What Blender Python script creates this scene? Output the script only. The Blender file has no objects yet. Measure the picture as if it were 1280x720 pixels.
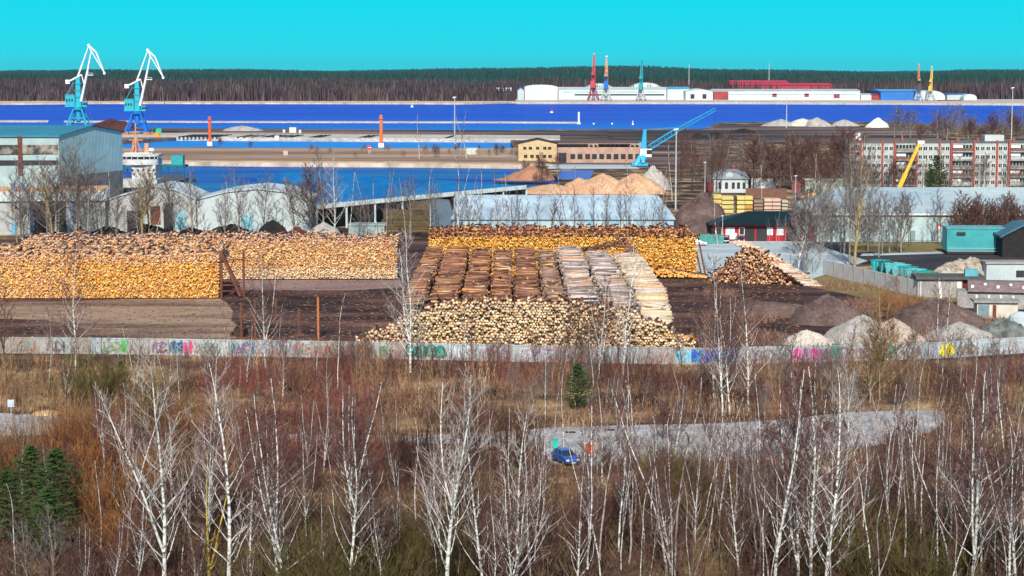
import bpy, math, random
import numpy as np
from mathutils import Vector, noise
rad = math.radians
S = bpy.context.scene
COL = S.collection

# ---------------------------------------------------------------- camera
H, F, PITCH = 42.0, 2490.0, math.atan(273.0 / 2490.0)
CP, SP = math.cos(PITCH), math.sin(PITCH)
cam_d = bpy.data.cameras.new('camera'); cam = bpy.data.objects.new('camera', cam_d); COL.objects.link(cam)
cam.location = (0, 0, H); cam.rotation_euler = (math.pi / 2 - PITCH, 0, 0)
cam_d.sensor_width = 36.0; cam_d.lens = 36.0 * F / 1280.0
cam_d.clip_start = 1.0; cam_d.clip_end = 60000.0
S.camera = cam

# ---------------------------------------------------------------- world, sun, exposure
SUN_EL, SUN_AZ = 36.0, 182.0          # azimuth clockwise from +Y (view direction): behind the camera
w = bpy.data.worlds.new('World'); S.world = w; w.use_nodes = True
nt = w.node_tree; nt.nodes.clear()
def wn(t, **k):
    n = nt.nodes.new(t)
    for a, b in k.items(): setattr(n, a, b)
    return n
sky = wn('ShaderNodeTexSky', sky_type='NISHITA', sun_disc=False, sun_elevation=rad(SUN_EL), sun_rotation=rad(SUN_AZ))
bg = wn('ShaderNodeBackground'); bg.inputs['Strength'].default_value = 0.10
out = wn('ShaderNodeOutputWorld')
geo = wn('ShaderNodeTexCoord'); sep = wn('ShaderNodeSeparateXYZ')
ramp = wn('ShaderNodeMapRange', interpolation_type='SMOOTHSTEP')
ramp.inputs['From Min'].default_value = 0.05; ramp.inputs['From Max'].default_value = 0.22
mix = wn('ShaderNodeMix', data_type='RGBA')
low = wn('ShaderNodeMapRange'); low.inputs['From Min'].default_value = 0.0; low.inputs['From Max'].default_value = 0.04
cy = wn('ShaderNodeMix', data_type='RGBA'); cy.inputs[6].default_value = (0.24, 6.5, 7.6, 1); cy.inputs[7].default_value = (0.05, 6.5, 8.0, 1)     # the vivid cyan of the low sky
nt.links.new(low.outputs[0], cy.inputs[0]); nt.links.new(cy.outputs[2], mix.inputs[6])
nt.links.new(geo.outputs['Generated'], sep.inputs[0]); nt.links.new(sep.outputs['Z'], low.inputs['Value']); nt.links.new(sep.outputs['Z'], ramp.inputs['Value'])
nt.links.new(ramp.outputs[0], mix.inputs[0]); nt.links.new(sky.outputs[0], mix.inputs[7])
nt.links.new(mix.outputs[2], bg.inputs['Color']); nt.links.new(bg.outputs[0], out.inputs[0])
sl = bpy.data.lights.new('sun', 'SUN'); sl.energy = 5.0; sl.angle = rad(0.5); sl.color = (1.0, 0.93, 0.82)
so = bpy.data.objects.new('sun', sl); COL.objects.link(so)
_d = Vector((-math.sin(rad(SUN_AZ)) * math.cos(rad(SUN_EL)), -math.cos(rad(SUN_AZ)) * math.cos(rad(SUN_EL)), -math.sin(rad(SUN_EL))))
so.rotation_euler = _d.to_track_quat('-Z', 'Y').to_euler(); so.location = (0, -50, 200)
S.view_settings.view_transform = 'Standard'; S.view_settings.look = 'None'
S.view_settings.gamma = 1.0; S.view_settings.exposure = 0.15
try: S.view_settings.use_curve_mapping = False
except Exception: pass
S.render.engine = 'CYCLES'

# ---------------------------------------------------------------- where a ray of the photograph meets the world
def _dir(px, py):
    cx, cy = (px - 640) / F, (360 - py) / F
    return cx, CP + cy * SP, -SP + cy * CP
def G(px, py, z=0.0):                 # the ground point seen at a pixel
    dx, dy, dz = _dir(px, py); t = (z - H) / dz
    return (dx * t, dy * t)
def gy(py, z=0.0): return G(640, py, z)[1]
def zy(py, Y):                        # height seen at row py at distance Y
    _, dy, dz = _dir(640, py); return H + Y * dz / dy
def wx(px, Y, z=0.0): return (px - 640) / F * (Y * CP + (H - z) * SP)
def sc(Y, z=0.0): return F / (Y * CP + (H - z) * SP)   # px per metre

# ---------------------------------------------------------------- materials
MATS = {}
def mat(name, col, rough=0.8, var=0.25, scale=1.0, metal=0.0, bump=0.0, stretch=(1, 1, 1), col2=None, spec=0.3, coord='Object'):
    if name in MATS: return MATS[name]
    m = bpy.data.materials.new(name); m.use_nodes = True; n = m.node_tree; b = n.nodes['Principled BSDF']
    b.inputs['Roughness'].default_value = rough; b.inputs['Metallic'].default_value = metal
    b.inputs['Specular IOR Level'].default_value = spec
    tc = n.nodes.new('ShaderNodeTexCoord'); mp = n.nodes.new('ShaderNodeMapping'); mp.inputs['Scale'].default_value = stretch
    n.links.new(tc.outputs[coord], mp.inputs[0])
    nz = n.nodes.new('ShaderNodeTexNoise'); nz.inputs['Scale'].default_value = scale; nz.inputs['Detail'].default_value = 7; nz.inputs['Roughness'].default_value = 0.65
    n.links.new(mp.outputs[0], nz.inputs['Vector'])
    cr = n.nodes.new('ShaderNodeValToRGB'); e = cr.color_ramp.elements
    e[0].position = 0.32; e[1].position = 0.68
    c2 = col2 or tuple(min(1, c * (1 + var)) for c in col)
    e[0].color = (*[c * (1 - var) for c in col], 1); e[1].color = (*c2, 1)
    n.links.new(nz.outputs[0], cr.inputs[0]); n.links.new(cr.outputs[0], b.inputs['Base Color'])
    if bump:
        bp = n.nodes.new('ShaderNodeBump'); bp.inputs['Strength'].default_value = bump; bp.inputs['Distance'].default_value = 0.2
        n.links.new(nz.outputs[0], bp.inputs['Height']); n.links.new(bp.outputs[0], b.inputs['Normal'])
    MATS[name] = m; return m
def tone_mat(name, rough=0.85, nscale=3.0, namp=0.35):      # colour carried by the geometry itself, one tone for each log, stem or tree
    if name in MATS: return MATS[name]
    m = bpy.data.materials.new(name); m.use_nodes = True; n = m.node_tree; b = n.nodes['Principled BSDF']
    b.inputs['Roughness'].default_value = rough; b.inputs['Specular IOR Level'].default_value = 0.2
    a = n.nodes.new('ShaderNodeAttribute'); a.attribute_name = 'tone'
    nz = n.nodes.new('ShaderNodeTexNoise'); nz.inputs['Scale'].default_value = nscale; nz.inputs['Detail'].default_value = 4
    tc = n.nodes.new('ShaderNodeTexCoord'); n.links.new(tc.outputs['Object'], nz.inputs['Vector'])
    mr = n.nodes.new('ShaderNodeMapRange'); mr.inputs['To Min'].default_value = 1 - namp; mr.inputs['To Max'].default_value = 1 + namp
    n.links.new(nz.outputs[0], mr.inputs[0])
    mx = n.nodes.new('ShaderNodeMix'); mx.data_type = 'RGBA'; mx.blend_type = 'MULTIPLY'; mx.inputs[0].default_value = 1
    n.links.new(a.outputs['Color'], mx.inputs[6]); n.links.new(mr.outputs[0], mx.inputs[7])
    n.links.new(mx.outputs[2], b.inputs['Base Color']); MATS[name] = m; return m
def two(name, c1, c2, scale, lo=0.45, hi=0.55, rough=0.9, c3=None, stretch=(1, 1, 1), bump=0.4, coord='Object'):   # patches of two or three colours
    if name in MATS: return MATS[name]
    m = bpy.data.materials.new(name); m.use_nodes = True; n = m.node_tree; b = n.nodes['Principled BSDF']
    b.inputs['Roughness'].default_value = rough; b.inputs['Specular IOR Level'].default_value = 0.2
    tc = n.nodes.new('ShaderNodeTexCoord'); mp = n.nodes.new('ShaderNodeMapping'); mp.inputs['Scale'].default_value = stretch
    n.links.new(tc.outputs[coord], mp.inputs[0])
    def N(s, d):
        q = n.nodes.new('ShaderNodeTexNoise'); q.inputs['Scale'].default_value = s; q.inputs['Detail'].default_value = d; q.inputs['Roughness'].default_value = 0.6
        n.links.new(mp.outputs[0], q.inputs['Vector']); return q
    a = N(scale, 6); f = N(scale * 14, 6)
    cr = n.nodes.new('ShaderNodeValToRGB'); e = cr.color_ramp.elements
    e[0].position = lo; e[0].color = (*c1, 1); e[1].position = hi; e[1].color = (*c2, 1)
    if c3: q = e.new(min(0.98, hi + 0.1)); q.color = (*c3, 1)
    n.links.new(a.outputs[0], cr.inputs[0])
    mr = n.nodes.new('ShaderNodeMapRange'); mr.inputs['From Min'].default_value = 0.3; mr.inputs['From Max'].default_value = 0.7
    k_ = 0.4 if bump > 0.1 else 0.13
    mr.inputs['To Min'].default_value = 1 - k_; mr.inputs['To Max'].default_value = 1 + k_
    n.links.new(f.outputs[0], mr.inputs[0])
    mx = n.nodes.new('ShaderNodeMix'); mx.data_type = 'RGBA'; mx.blend_type = 'MULTIPLY'; mx.inputs[0].default_value = 1
    n.links.new(cr.outputs[0], mx.inputs[6]); n.links.new(mr.outputs[0], mx.inputs[7]); n.links.new(mx.outputs[2], b.inputs['Base Color'])
    if bump:
        bp = n.nodes.new('ShaderNodeBump'); bp.inputs['Strength'].default_value = bump; bp.inputs['Distance'].default_value = 0.3
        n.links.new(f.outputs[0], bp.inputs['Height']); n.links.new(bp.outputs[0], b.inputs['Normal'])
    MATS[name] = m; return m
def ribbed(name, col, period, axis='X', rough=0.5, depth=0.25, var=0.12):   # profiled sheet metal: ribs, with dirt
    if name in MATS: return MATS[name]
    m = mat(name, col, rough, var, 0.15, 0.0); n = m.node_tree; b = n.nodes['Principled BSDF']
    tc = [q for q in n.nodes if q.type == 'TEX_COORD'][0]
    wv = n.nodes.new('ShaderNodeTexWave'); wv.bands_direction = axis; wv.inputs['Scale'].default_value = 0.314 / period
    n.links.new(tc.outputs['Object'], wv.inputs['Vector'])
    bp = n.nodes.new('ShaderNodeBump'); bp.inputs['Strength'].default_value = 1; bp.inputs['Distance'].default_value = depth * 0.2
    n.links.new(wv.outputs[1], bp.inputs['Height']); n.links.new(bp.outputs[0], b.inputs['Normal'])
    return m

# ---------------------------------------------------------------- mesh building
class MB:
    def __init__(s): s.v = []; s.f = []; s.m = []
    def add(s, vs, fs, mi=0):
        o = len(s.v); s.v += [tuple(p) for p in vs]; s.f += [tuple(i + o for i in f) for f in fs]; s.m += [mi] * len(fs); return s
    def box(s, x0, x1, y0, y1, z0, z1, mi=0):
        return s.add([(x0,y0,z0),(x1,y0,z0),(x1,y1,z0),(x0,y1,z0),(x0,y0,z1),(x1,y0,z1),(x1,y1,z1),(x0,y1,z1)],
                     [(0,3,2,1),(4,5,6,7),(0,1,5,4),(1,2,6,5),(2,3,7,6),(3,0,4,7)], mi)
    def tube(s, a, b, r0, r1=None, n=8, caps=True, mi=0):
        r1 = r0 if r1 is None else r1
        a, b = Vector(a), Vector(b); d = (b - a)
        if d.length < 1e-6: return s
        d.normalize(); u = d.orthogonal().normalized(); w_ = d.cross(u)
        vs = [a + (u * math.cos(t) + w_ * math.sin(t)) * r0 for t in [6.28318 * i / n for i in range(n)]]
        vs += [b + (u * math.cos(t) + w_ * math.sin(t)) * r1 for t in [6.28318 * i / n for i in range(n)]]
        fs = [(i, (i + 1) % n, n + (i + 1) % n, n + i) for i in range(n)]
        if caps: fs += [tuple(range(n - 1, -1, -1)), tuple(range(n, 2 * n))]
        return s.add(vs, fs, mi)
    def beam(s, a, b, w_, h=None, mi=0): return s.tube(a, b, w_ * 0.7, None, 4, True, mi)
    def prism(s, poly, z0, z1, mi=0):            # polygon in x,y swept in z
        n = len(poly)
        if sum(poly[i][0]*poly[(i+1)%n][1]-poly[(i+1)%n][0]*poly[i][1] for i in range(n)) < 0: poly = poly[::-1]
        return s.add([(x,y,z0) for x,y in poly] + [(x,y,z1) for x,y in poly],
            [tuple(range(n-1,-1,-1)), tuple(range(n,2*n))] + [(i,(i+1)%n,n+(i+1)%n,n+i) for i in range(n)], mi)
    def profile(s, poly, y0, y1, mi=0):          # polygon in x,z swept in y
        n = len(poly)
        if sum(poly[i][0]*poly[(i+1)%n][1]-poly[(i+1)%n][0]*poly[i][1] for i in range(n)) < 0: poly = poly[::-1]
        return s.add([(x,y0,z) for x,z in poly] + [(x,y1,z) for x,z in poly],
            [tuple(range(n)), tuple(range(2*n-1,n-1,-1))] + [(n+i,n+(i+1)%n,(i+1)%n,i) for i in range(n)], mi)
    def profx(s, poly, x0, x1, mi=0):            # polygon in y,z swept in x
        n = len(poly)
        if sum(poly[i][0]*poly[(i+1)%n][1]-poly[(i+1)%n][0]*poly[i][1] for i in range(n)) < 0: poly = poly[::-1]
        return s.add([(x0,y,z) for y,z in poly] + [(x1,y,z) for y,z in poly],
            [tuple(range(n-1,-1,-1)), tuple(range(n,2*n))] + [(i,(i+1)%n,n+(i+1)%n,n+i) for i in range(n)], mi)
    def lattice(s, a, b, w_, h, n, r=0.12, mi=0):   # square lattice boom from a to b
        a, b = Vector(a), Vector(b); d = (b - a); L = d.length; d.normalize()
        u = d.cross(Vector((0, 1, 0)));
        if u.length < 0.1: u = d.cross(Vector((1, 0, 0)))
        u.normalize(); v = d.cross(u)
        c = [(1, 1), (1, -1), (-1, -1), (-1, 1)]
        def pt(t, k): return a + d * (L * t) + u * (h / 2 * c[k][0]) + v * (w_ / 2 * c[k][1])
        for k in range(4):
            s.tube(pt(0, k), pt(1, k), r, None, 4, True, mi)
            for i in range(n):
                s.tube(pt(i / n, k), pt((i + 1) / n, (k + 1) % 4), r * 0.6, None, 3, False, mi)
        return s
    def mesh(s, name, mats):
        me = bpy.data.meshes.new(name); me.from_pydata(s.v, [], s.f)
        for m in (mats if isinstance(mats, (list, tuple)) else [mats]): me.materials.append(m)
        me.polygons.foreach_set('material_index', s.m); me.update(); return me

def bevel(o, w_=0.05, seg=2):
    md = o.modifiers.new('bevel', 'BEVEL'); md.width = w_; md.segments = seg; md.limit_method = 'ANGLE'; md.angle_limit = rad(40); return o
def smooth(me):
    me.polygons.foreach_set('use_smooth', [True] * len(me.polygons)); return me
def link(name, data, parent=None, loc=(0, 0, 0), rz=0.0):
    o = bpy.data.objects.new(name, data); COL.objects.link(o); o.location = loc; o.rotation_euler = (0, 0, rz)
    if parent: o.parent = parent
    return o
def tag(o, label=None, cat=None, group=None, kind=None):
    if label: o['label'] = label
    if cat: o['category'] = cat
    if group: o['group'] = group
    if kind: o['kind'] = kind
    return o
def thing(name, label, cat, loc=(0, 0, 0), rz=0.0, group=None):
    if len(loc) == 2: loc = (*loc, 0.0)
    return tag(link(name, None, None, loc, rz), label, cat, group)
def part(name, mb, mats, parent, loc=(0, 0, 0), rz=0.0): return link(name, mb.mesh(name, mats), parent, loc, rz)
def solo(name, mb, mats, label, cat, loc=(0, 0, 0), rz=0.0, group=None, kind=None):
    if len(loc) == 2: loc = (*loc, 0.0)
    return tag(link(name, mb.mesh(name, mats), None, loc, rz), label, cat, group, kind)
def struct(name, mb, mats): return tag(link(name, mb.mesh(name, mats)), kind='structure')
def copy_tree(o, parent=None):
    c = o.copy(); COL.objects.link(c)
    if parent: c.parent = parent
    for ch in list(o.children): copy_tree(ch, c)
    return c

def tubes(name, P0, P1, R0, R1, n, mats, tone=None, tone2=None, caps=True, phase=None):
    """many tapered tubes in one mesh, numpy; caps take material slot 1"""
    P0 = np.asarray(P0, float); P1 = np.asarray(P1, float); N = len(P0)
    R0 = np.broadcast_to(np.asarray(R0, float), (N,)); R1 = np.broadcast_to(np.asarray(R1, float), (N,))
    d = P1 - P0; d /= np.maximum(np.linalg.norm(d, axis=1, keepdims=True), 1e-9)
    ref = np.where(np.abs(d[:, 2:3]) > 0.9, np.array([[1., 0, 0]]), np.array([[0, 0, 1.]]))
    u = np.cross(d, ref); u /= np.linalg.norm(u, axis=1, keepdims=True); w_ = np.cross(d, u)
    t = np.arange(n) * 2 * np.pi / n; t = t[None, :] + (phase[:, None] if phase is not None else 0)
    ring = u[:, None, :] * np.cos(t)[..., None] + w_[:, None, :] * np.sin(t)[..., None]
    V = np.concatenate([P0[:, None] + ring * R0[:, None, None], P1[:, None] + ring * R1[:, None, None]], 1)
    i = np.arange(n); j = (i + 1) % n
    quad = np.stack([i, i + n, j + n, j], 1)
    base = (np.arange(N) * 2 * n)[:, None, None]
    side = (base + quad[None]).reshape(-1, 4)
    ns = len(side)
    loops = side.ravel(); starts = np.arange(ns) * 4; totals = np.full(ns, 4); mi = np.zeros(ns, int)
    if caps:
        cap = np.stack([i, i[::-1] + n], 0)
        cp = (base + cap[None]).reshape(-1, n)
        starts = np.concatenate([starts, ns * 4 + np.arange(len(cp)) * n]); totals = np.concatenate([totals, np.full(len(cp), n)])
        loops = np.concatenate([loops, cp.ravel()]); mi = np.concatenate([mi, np.ones(len(cp), int)])
    me = bpy.data.meshes.new(name)
    me.vertices.add(N * 2 * n); me.vertices.foreach_set('co', V.ravel())
    me.loops.add(len(loops)); me.loops.foreach_set('vertex_index', loops.astype(np.int32))
    me.polygons.add(len(starts)); me.polygons.foreach_set('loop_start', starts.astype(np.int32)); me.polygons.foreach_set('loop_total', totals.astype(np.int32))
    for m in (mats if isinstance(mats, (list, tuple)) else [mats]): me.materials.append(m)
    me.polygons.foreach_set('material_index', np.minimum(mi, len(me.materials) - 1).astype(np.int32))
    me.update(calc_edges=True); me.validate()
    if tone is not None:
        T = np.concatenate([np.asarray(tone, float), np.ones((N, 1))], 1)
        a = me.attributes.new('tone', 'FLOAT_COLOR', 'POINT'); a.data.foreach_set('color', np.repeat(T, 2 * n, axis=0).ravel())
    if tone2 is not None:
        T = np.concatenate([np.asarray(tone2, float), np.ones((N, 1))], 1)
        a = me.attributes.new('endtone', 'FLOAT_COLOR', 'POINT'); a.data.foreach_set('color', np.repeat(T, 2 * n, axis=0).ravel())
    return me
R = random.Random(7); NR = np.random.default_rng(11)
WATER = -1.5
# ================================================================ THE SETTING
def sheet(name, pix, m, z, top=None, jag=0.0, step=6):
    """flat patch of ground whose outline is given where it was seen; edges roughened"""
    pts = []
    n = len(pix)
    for i in range(n):
        (x0, y0), (x1, y1) = pix[i], pix[(i + 1) % n]
        a, b = G(x0, y0, z), G(x1, y1, z); L = math.hypot(a[0] - b[0], a[1] - b[1]); k = max(1, int(L / step)) if jag else 1
        for q in range(min(k, 60)):
            t = q / min(k, 60); x = a[0] + (b[0] - a[0]) * t; y = a[1] + (b[1] - a[1]) * t
            j = jag if q else 0
            pts.append((x + R.uniform(-j, j), y + R.uniform(-j, j)))
    if sum(pts[i][0]*pts[(i+1)%len(pts)][1]-pts[(i+1)%len(pts)][0]*pts[i][1] for i in range(len(pts))) < 0: pts.reverse()
    mb = MB(); mb.add([(x, y, z) for x, y in pts], [tuple(range(len(pts)))]); return struct(name, mb, m)
def plate(name, pix, m, z=0.0, bot=-4.0, jag=0.0, step=12, worldpts=None):
    pts = []
    src = worldpts or [G(x, y, z) for x, y in pix]; n = len(src)
    for i in range(n):
        a, b = src[i], src[(i + 1) % n]; L = math.hypot(a[0] - b[0], a[1] - b[1]); k = min(60, max(1, int(L / step))) if jag else 1
        for q in range(k):
            t = q / k; j = jag if q else 0
            pts.append((a[0] + (b[0] - a[0]) * t + R.uniform(-j, j), a[1] + (b[1] - a[1]) * t + R.uniform(-j, j)))
    mb = MB(); mb.prism(pts, bot, z); return struct(name, mb, m)

# water: one sheet of river with small wind waves
def water_mat():
    m = bpy.data.materials.new('river_water'); m.use_nodes = True; n = m.node_tree; b = n.nodes['Principled BSDF']
    b.inputs['Roughness'].default_value = 0.35; b.inputs['Specular IOR Level'].default_value = 0.05; b.inputs['IOR'].default_value = 1.33
    tc = n.nodes.new('ShaderNodeTexCoord'); mp = n.nodes.new('ShaderNodeMapping'); mp.inputs['Scale'].default_value = (0.25, 1, 1)
    n.links.new(tc.outputs['Object'], mp.inputs[0])
    a = n.nodes.new('ShaderNodeTexNoise'); a.inputs['Scale'].default_value = 0.012; a.inputs['Detail'].default_value = 8; n.links.new(mp.outputs[0], a.inputs['Vector'])
    cr = n.nodes.new('ShaderNodeValToRGB'); e = cr.color_ramp.elements
    e[0].position = 0.38; e[0].color = (0.0, 0.026, 0.48, 1); e[1].position = 0.64; e[1].color = (0.0, 0.065, 0.55, 1)
    n.links.new(a.outputs[0], cr.inputs[0])
    # shallow harbour basin, nearer the land, is greener than the open river
    sp = n.nodes.new('ShaderNodeSeparateXYZ'); n.links.new(tc.outputs['Object'], sp.inputs[0])
    mr = n.nodes.new('ShaderNodeMapRange'); mr.inputs['From Min'].default_value = 1750; mr.inputs['From Max'].default_value = 1250; n.links.new(sp.outputs['Y'], mr.inputs['Value'])
    mr2 = n.nodes.new('ShaderNodeMapRange'); mr2.inputs['From Min'].default_value = 980; mr2.inputs['From Max'].default_value = 880; n.links.new(sp.outputs['Y'], mr2.inputs['Value'])
    m1 = n.nodes.new('ShaderNodeMix'); m1.data_type = 'RGBA'; m1.inputs[7].default_value = (0.0, 0.20, 0.66, 1); n.links.new(mr.outputs[0], m1.inputs[0]); n.links.new(cr.outputs[0], m1.inputs[6])
    m2 = n.nodes.new('ShaderNodeMix'); m2.data_type = 'RGBA'; m2.inputs[7].default_value = (0.0, 0.13, 0.42, 1); n.links.new(mr2.outputs[0], m2.inputs[0]); n.links.new(m1.outputs[2], m2.inputs[6])
    pn = n.nodes.new('ShaderNodeTexNoise'); pn.inputs['Scale'].default_value = 0.03; pn.inputs['Detail'].default_value = 3; n.links.new(mp.outputs[0], pn.inputs['Vector'])
    pr = n.nodes.new('ShaderNodeValToRGB'); pe = pr.color_ramp.elements; pe[0].position = .36; pe[0].color = (0.0, 0.008, 0.36, 1); pe[1].position = .48; pe[1].color = (0.0, 0.085, 0.36, 1); pq = pe.new(.66); pq.color = (0.0, 0.14, 0.34, 1)
    n.links.new(pn.outputs[0], pr.inputs[0]); n.links.new(pr.outputs[0], m2.inputs[7])
    n.links.new(m2.outputs[2], b.inputs['Base Color'])
    wv = n.nodes.new('ShaderNodeTexNoise'); wv.inputs['Scale'].default_value = 0.35; wv.inputs['Detail'].default_value = 6; n.links.new(mp.outputs[0], wv.inputs['Vector'])
    bp = n.nodes.new('ShaderNodeBump'); bp.inputs['Strength'].default_value = 1; bp.inputs['Distance'].default_value = 1.2
    n.links.new(wv.outputs[0], bp.inputs['Height']); n.links.new(bp.outputs[0], b.inputs['Normal']); return m
mb = MB(); mb.add([(-9000, 500, WATER), (9000, 500, WATER), (9000, 9000, WATER), (-9000, 9000, WATER)], [(0, 1, 2, 3)])
struct('river_water', mb, water_mat())

m_brush_ground = two('brush_ground', (0.024, 0.015, 0.013), (0.15, 0.095, 0.06), 0.07, 0.42, 0.53, c3=(0.44, 0.31, 0.17), bump=0.6)
m_yard = two('yard_soil', (0.022, 0.013, 0.015), (0.10, 0.050, 0.044), 0.06, 0.40, 0.58, c3=(0.19, 0.11, 0.09), stretch=(0.6, 1.6, 1))
m_dust = two('dusty_track', (0.18, 0.12, 0.12), (0.32, 0.23, 0.22), 0.10, 0.3, 0.7, stretch=(0.5, 2, 1))
m_sandgrass = two('dry_earth', (0.14, 0.09, 0.075), (0.34, 0.24, 0.17), 0.09, 0.38, 0.56, c3=(0.24, 0.15, 0.11), stretch=(0.25, 1.2, 1))
m_field = two('field_grass', (0.13, 0.12, 0.035), (0.24, 0.17, 0.08), 0.06, 0.35, 0.65, c3=(0.10, 0.13, 0.03), stretch=(0.5, 1.4, 1))
m_pave = two('pale_concrete', (0.30, 0.36, 0.40), (0.50, 0.60, 0.64), 0.05, 0.3, 0.7, stretch=(0.3, 2.5, 1), bump=0.1)
m_asph = two('road_asphalt', (0.20, 0.20, 0.21), (0.50, 0.51, 0.53), 0.10, 0.3, 0.7, bump=0.15)
m_darkgnd = two('shaded_ground', (0.022, 0.022, 0.03), (0.06, 0.055, 0.065), 0.06, 0.3, 0.7)  # ground tone darkened to stand for the shade lying there
m_quay = two('quay_concrete', (0.34, 0.33, 0.30), (0.55, 0.50, 0.45), 0.03, 0.3, 0.7, stretch=(1, 1, 3))
m_sand = two('shore_sand', (0.42, 0.34, 0.26), (0.62, 0.52, 0.40), 0.01, 0.3, 0.7)
m_spit = two('spit_earth', (0.20, 0.12, 0.08), (0.42, 0.31, 0.24), 0.012, 0.35, 0.6, c3=(0.14, 0.10, 0.05), stretch=(0.25, 1.5, 1))
m_quaytop = two('quay_yard', (0.035, 0.026, 0.03), (0.20, 0.13, 0.115), 0.012, 0.44, 0.6, c3=(0.38, 0.30, 0.26), stretch=(0.25, 2.0, 1))

# mainland: left bank strip, then right side reaching farther out into the river
main = [(-400, 60), (400, 60)]
land_px = [(1500, 700), (2400, 240), (1700, 158), (1195, 157), (1120, 153), (1040, 152), (900, 153), (880, 161), (640, 162), (638, 178), (650, 200), (705, 226), (655, 240), (420, 262), (330, 262), (190, 252), (180, 232), (150, 232), (150, 176), (-60, 158), (-600, 158), (-900, 260), (-500, 700)]
pts = [G(x, y) for x, y in land_px] + [(-260, 20), (260, 20)]
pts = pts[:-2]; pts += [(-300, -60), (300, -60)]
plate('ground', None, m_brush_ground, 0.0, worldpts=pts)
# breakwater, quay pier and the two spits
plate('breakwater', [(-200, 151.2), (60, 151.4), (62, 150.2), (-200, 150.0)], m_quay, -0.5)
plate('breakwater', [(80, 151.6), (330, 152.2), (620, 152.6), (722, 153.0), (722, 152.0), (620, 151.6), (330, 151.2), (80, 150.6)], m_quay, -0.5, jag=1.5, step=20)
plate('pier', [(148, 176), (146, 161), (190, 160), (420, 161.5), (640, 163), (760, 163), (760, 173.5), (700, 173.5), (500, 172.5), (230, 171)], m_quaytop, .6)
mbq = MB()
a, b = G(228, 176.2, 0), G(700, 179.2, 0)
plate('quay_edge', None, m_quay, .75, worldpts=[G(150, 172.8), G(230, 172.8), G(500, 174.4), G(700, 175.4), G(700, 170.6), G(500, 169.2), G(230, 168), G(150, 168)])
plate('spit', [(140, 204), (150, 185), (230, 184), (400, 185), (520, 185), (660, 185), (690, 205), (520, 202), (330, 201), (200, 199)], m_spit, 0.6, jag=2.5)
plate('spit_beach', [(190, 201.6), (200, 196.5), (330, 197.4), (520, 198), (665, 198.5), (690, 206.5), (520, 204.5), (330, 203.4)], m_sand, 0.3, jag=1.0)
# far shore
plate('far_shore', None, mat('forest_floor', (0.06, 0.04, 0.035), var=0.3, scale=0.02), 0.4, worldpts=[(-14000, gy(126.2)), (-900, gy(126.2)), (-250, gy(126.4)), (0, gy(126.6)), (300, gy(127.6)), (620, gy(129.5)), (14000, gy(131)), (30000, 26000), (-30000, 26000)])
plate('far_beach', None, m_sand, 0.35, worldpts=[(-3000, gy(130.3)), (-700, gy(130.2)), (-520, gy(128.6)), (-250, gy(128.8)), (-60, gy(129.2)), (0, gy(127.9)), (80, gy(127.6)), (80, gy(125.2)), (-200, gy(124.2)), (-3000, gy(124.4))], jag=6, step=40)
plate('far_quay', None, m_quay, 1.2, worldpts=[(5, gy(128.6)), (300, gy(128.8)), (480, gy(129.6)), (640, gy(130.6)), (900, gy(131)), (900, gy(122)), (5, gy(122))], bot=-4)

# yard sheets
sheet('yard_ground', [(-500, 448), (-400, 305), (40, 300), (500, 300), (860, 300), (1010, 330), (1160, 362), (1290, 405), (1500, 440), (1180, 450), (880, 455), (640, 452), (440, 447), (160, 443)], m_yard, 0.010)
sheet('dust_track', [(290, 350), (500, 350), (505, 359), (440, 363), (300, 362)], m_dust, 0.016, jag=0.4, step=5)
sheet('dry_ground', [(-60, 380), (120, 375), (275, 373), (290, 395), (300, 424), (200, 424), (120, 415), (60, 400), (-60, 398)], m_sandgrass, 0.018, jag=1.0, step=6)
sheet('paved_yard', [(868, 346), (862, 300), (900, 296), (1020, 304), (1040, 312), (1085, 326), (1010, 350), (935, 346)], m_pave, 0.022)
sheet('shaded_yard', [(1020, 300), (1300, 300), (1300, 340), (1175, 347), (1080, 324), (1040, 312)], m_darkgnd, 0.024)
sheet('grass_field', [(1015, 342), (1060, 344), (1195, 372), (1200, 382), (1120, 378), (1060, 368), (1000, 355)], m_field, 0.020, jag=0.8, step=6)
sheet('verge_grass', [(1062, 303), (1190, 303), (1190, 316), (1062, 315)], m_field, 0.028, jag=0.4, step=8)
sheet('lane', [(1078, 317), (1190, 314), (1190, 316.5), (1075, 320)], m_pave, 0.030)
sheet('river_bank', [(640, 163.5), (880, 162), (900, 155), (1180, 159), (1180, 178), (870, 178), (860, 208), (700, 208), (650, 200), (646, 180)], m_quaytop, 0.012, jag=3, step=30)
sheet('lumber_yard', [(860, 262), (1010, 250), (1060, 300), (1000, 306), (860, 300)], m_sandgrass, 0.014, jag=1, step=10)
ROADPX = [(-100, 512), (0, 516), (78, 520), (150, 534), (300, 542), (530, 545), (672, 536), (690, 534), (900, 529), (985, 524), (1050, 516), (1140, 512), (1178, 514), (1184, 524), (1165, 540), (1110, 554), (1000, 574), (930, 576), (800, 578), (730, 584), (690, 580), (672, 558), (530, 554), (300, 551), (150, 545), (75, 544), (-100, 546)]
sheet('road', ROADPX, m_asph, 0.010, jag=0.25, step=8)

sheet('shaded_floor', [(-200, 600), (300, 592), (640, 604), (760, 612), (900, 598), (1100, 590), (1500, 580), (1900, 1000), (-600, 1000)], two('shaded_floor', (0.018, 0.010, 0.010), (0.085, 0.046, 0.032), 0.07, 0.45, 0.56, c3=(0.30, 0.20, 0.11), bump=0.6), 0.006, jag=2.0, step=5)  # darker ground sheet, shade under the near trees put into its colour
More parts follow.
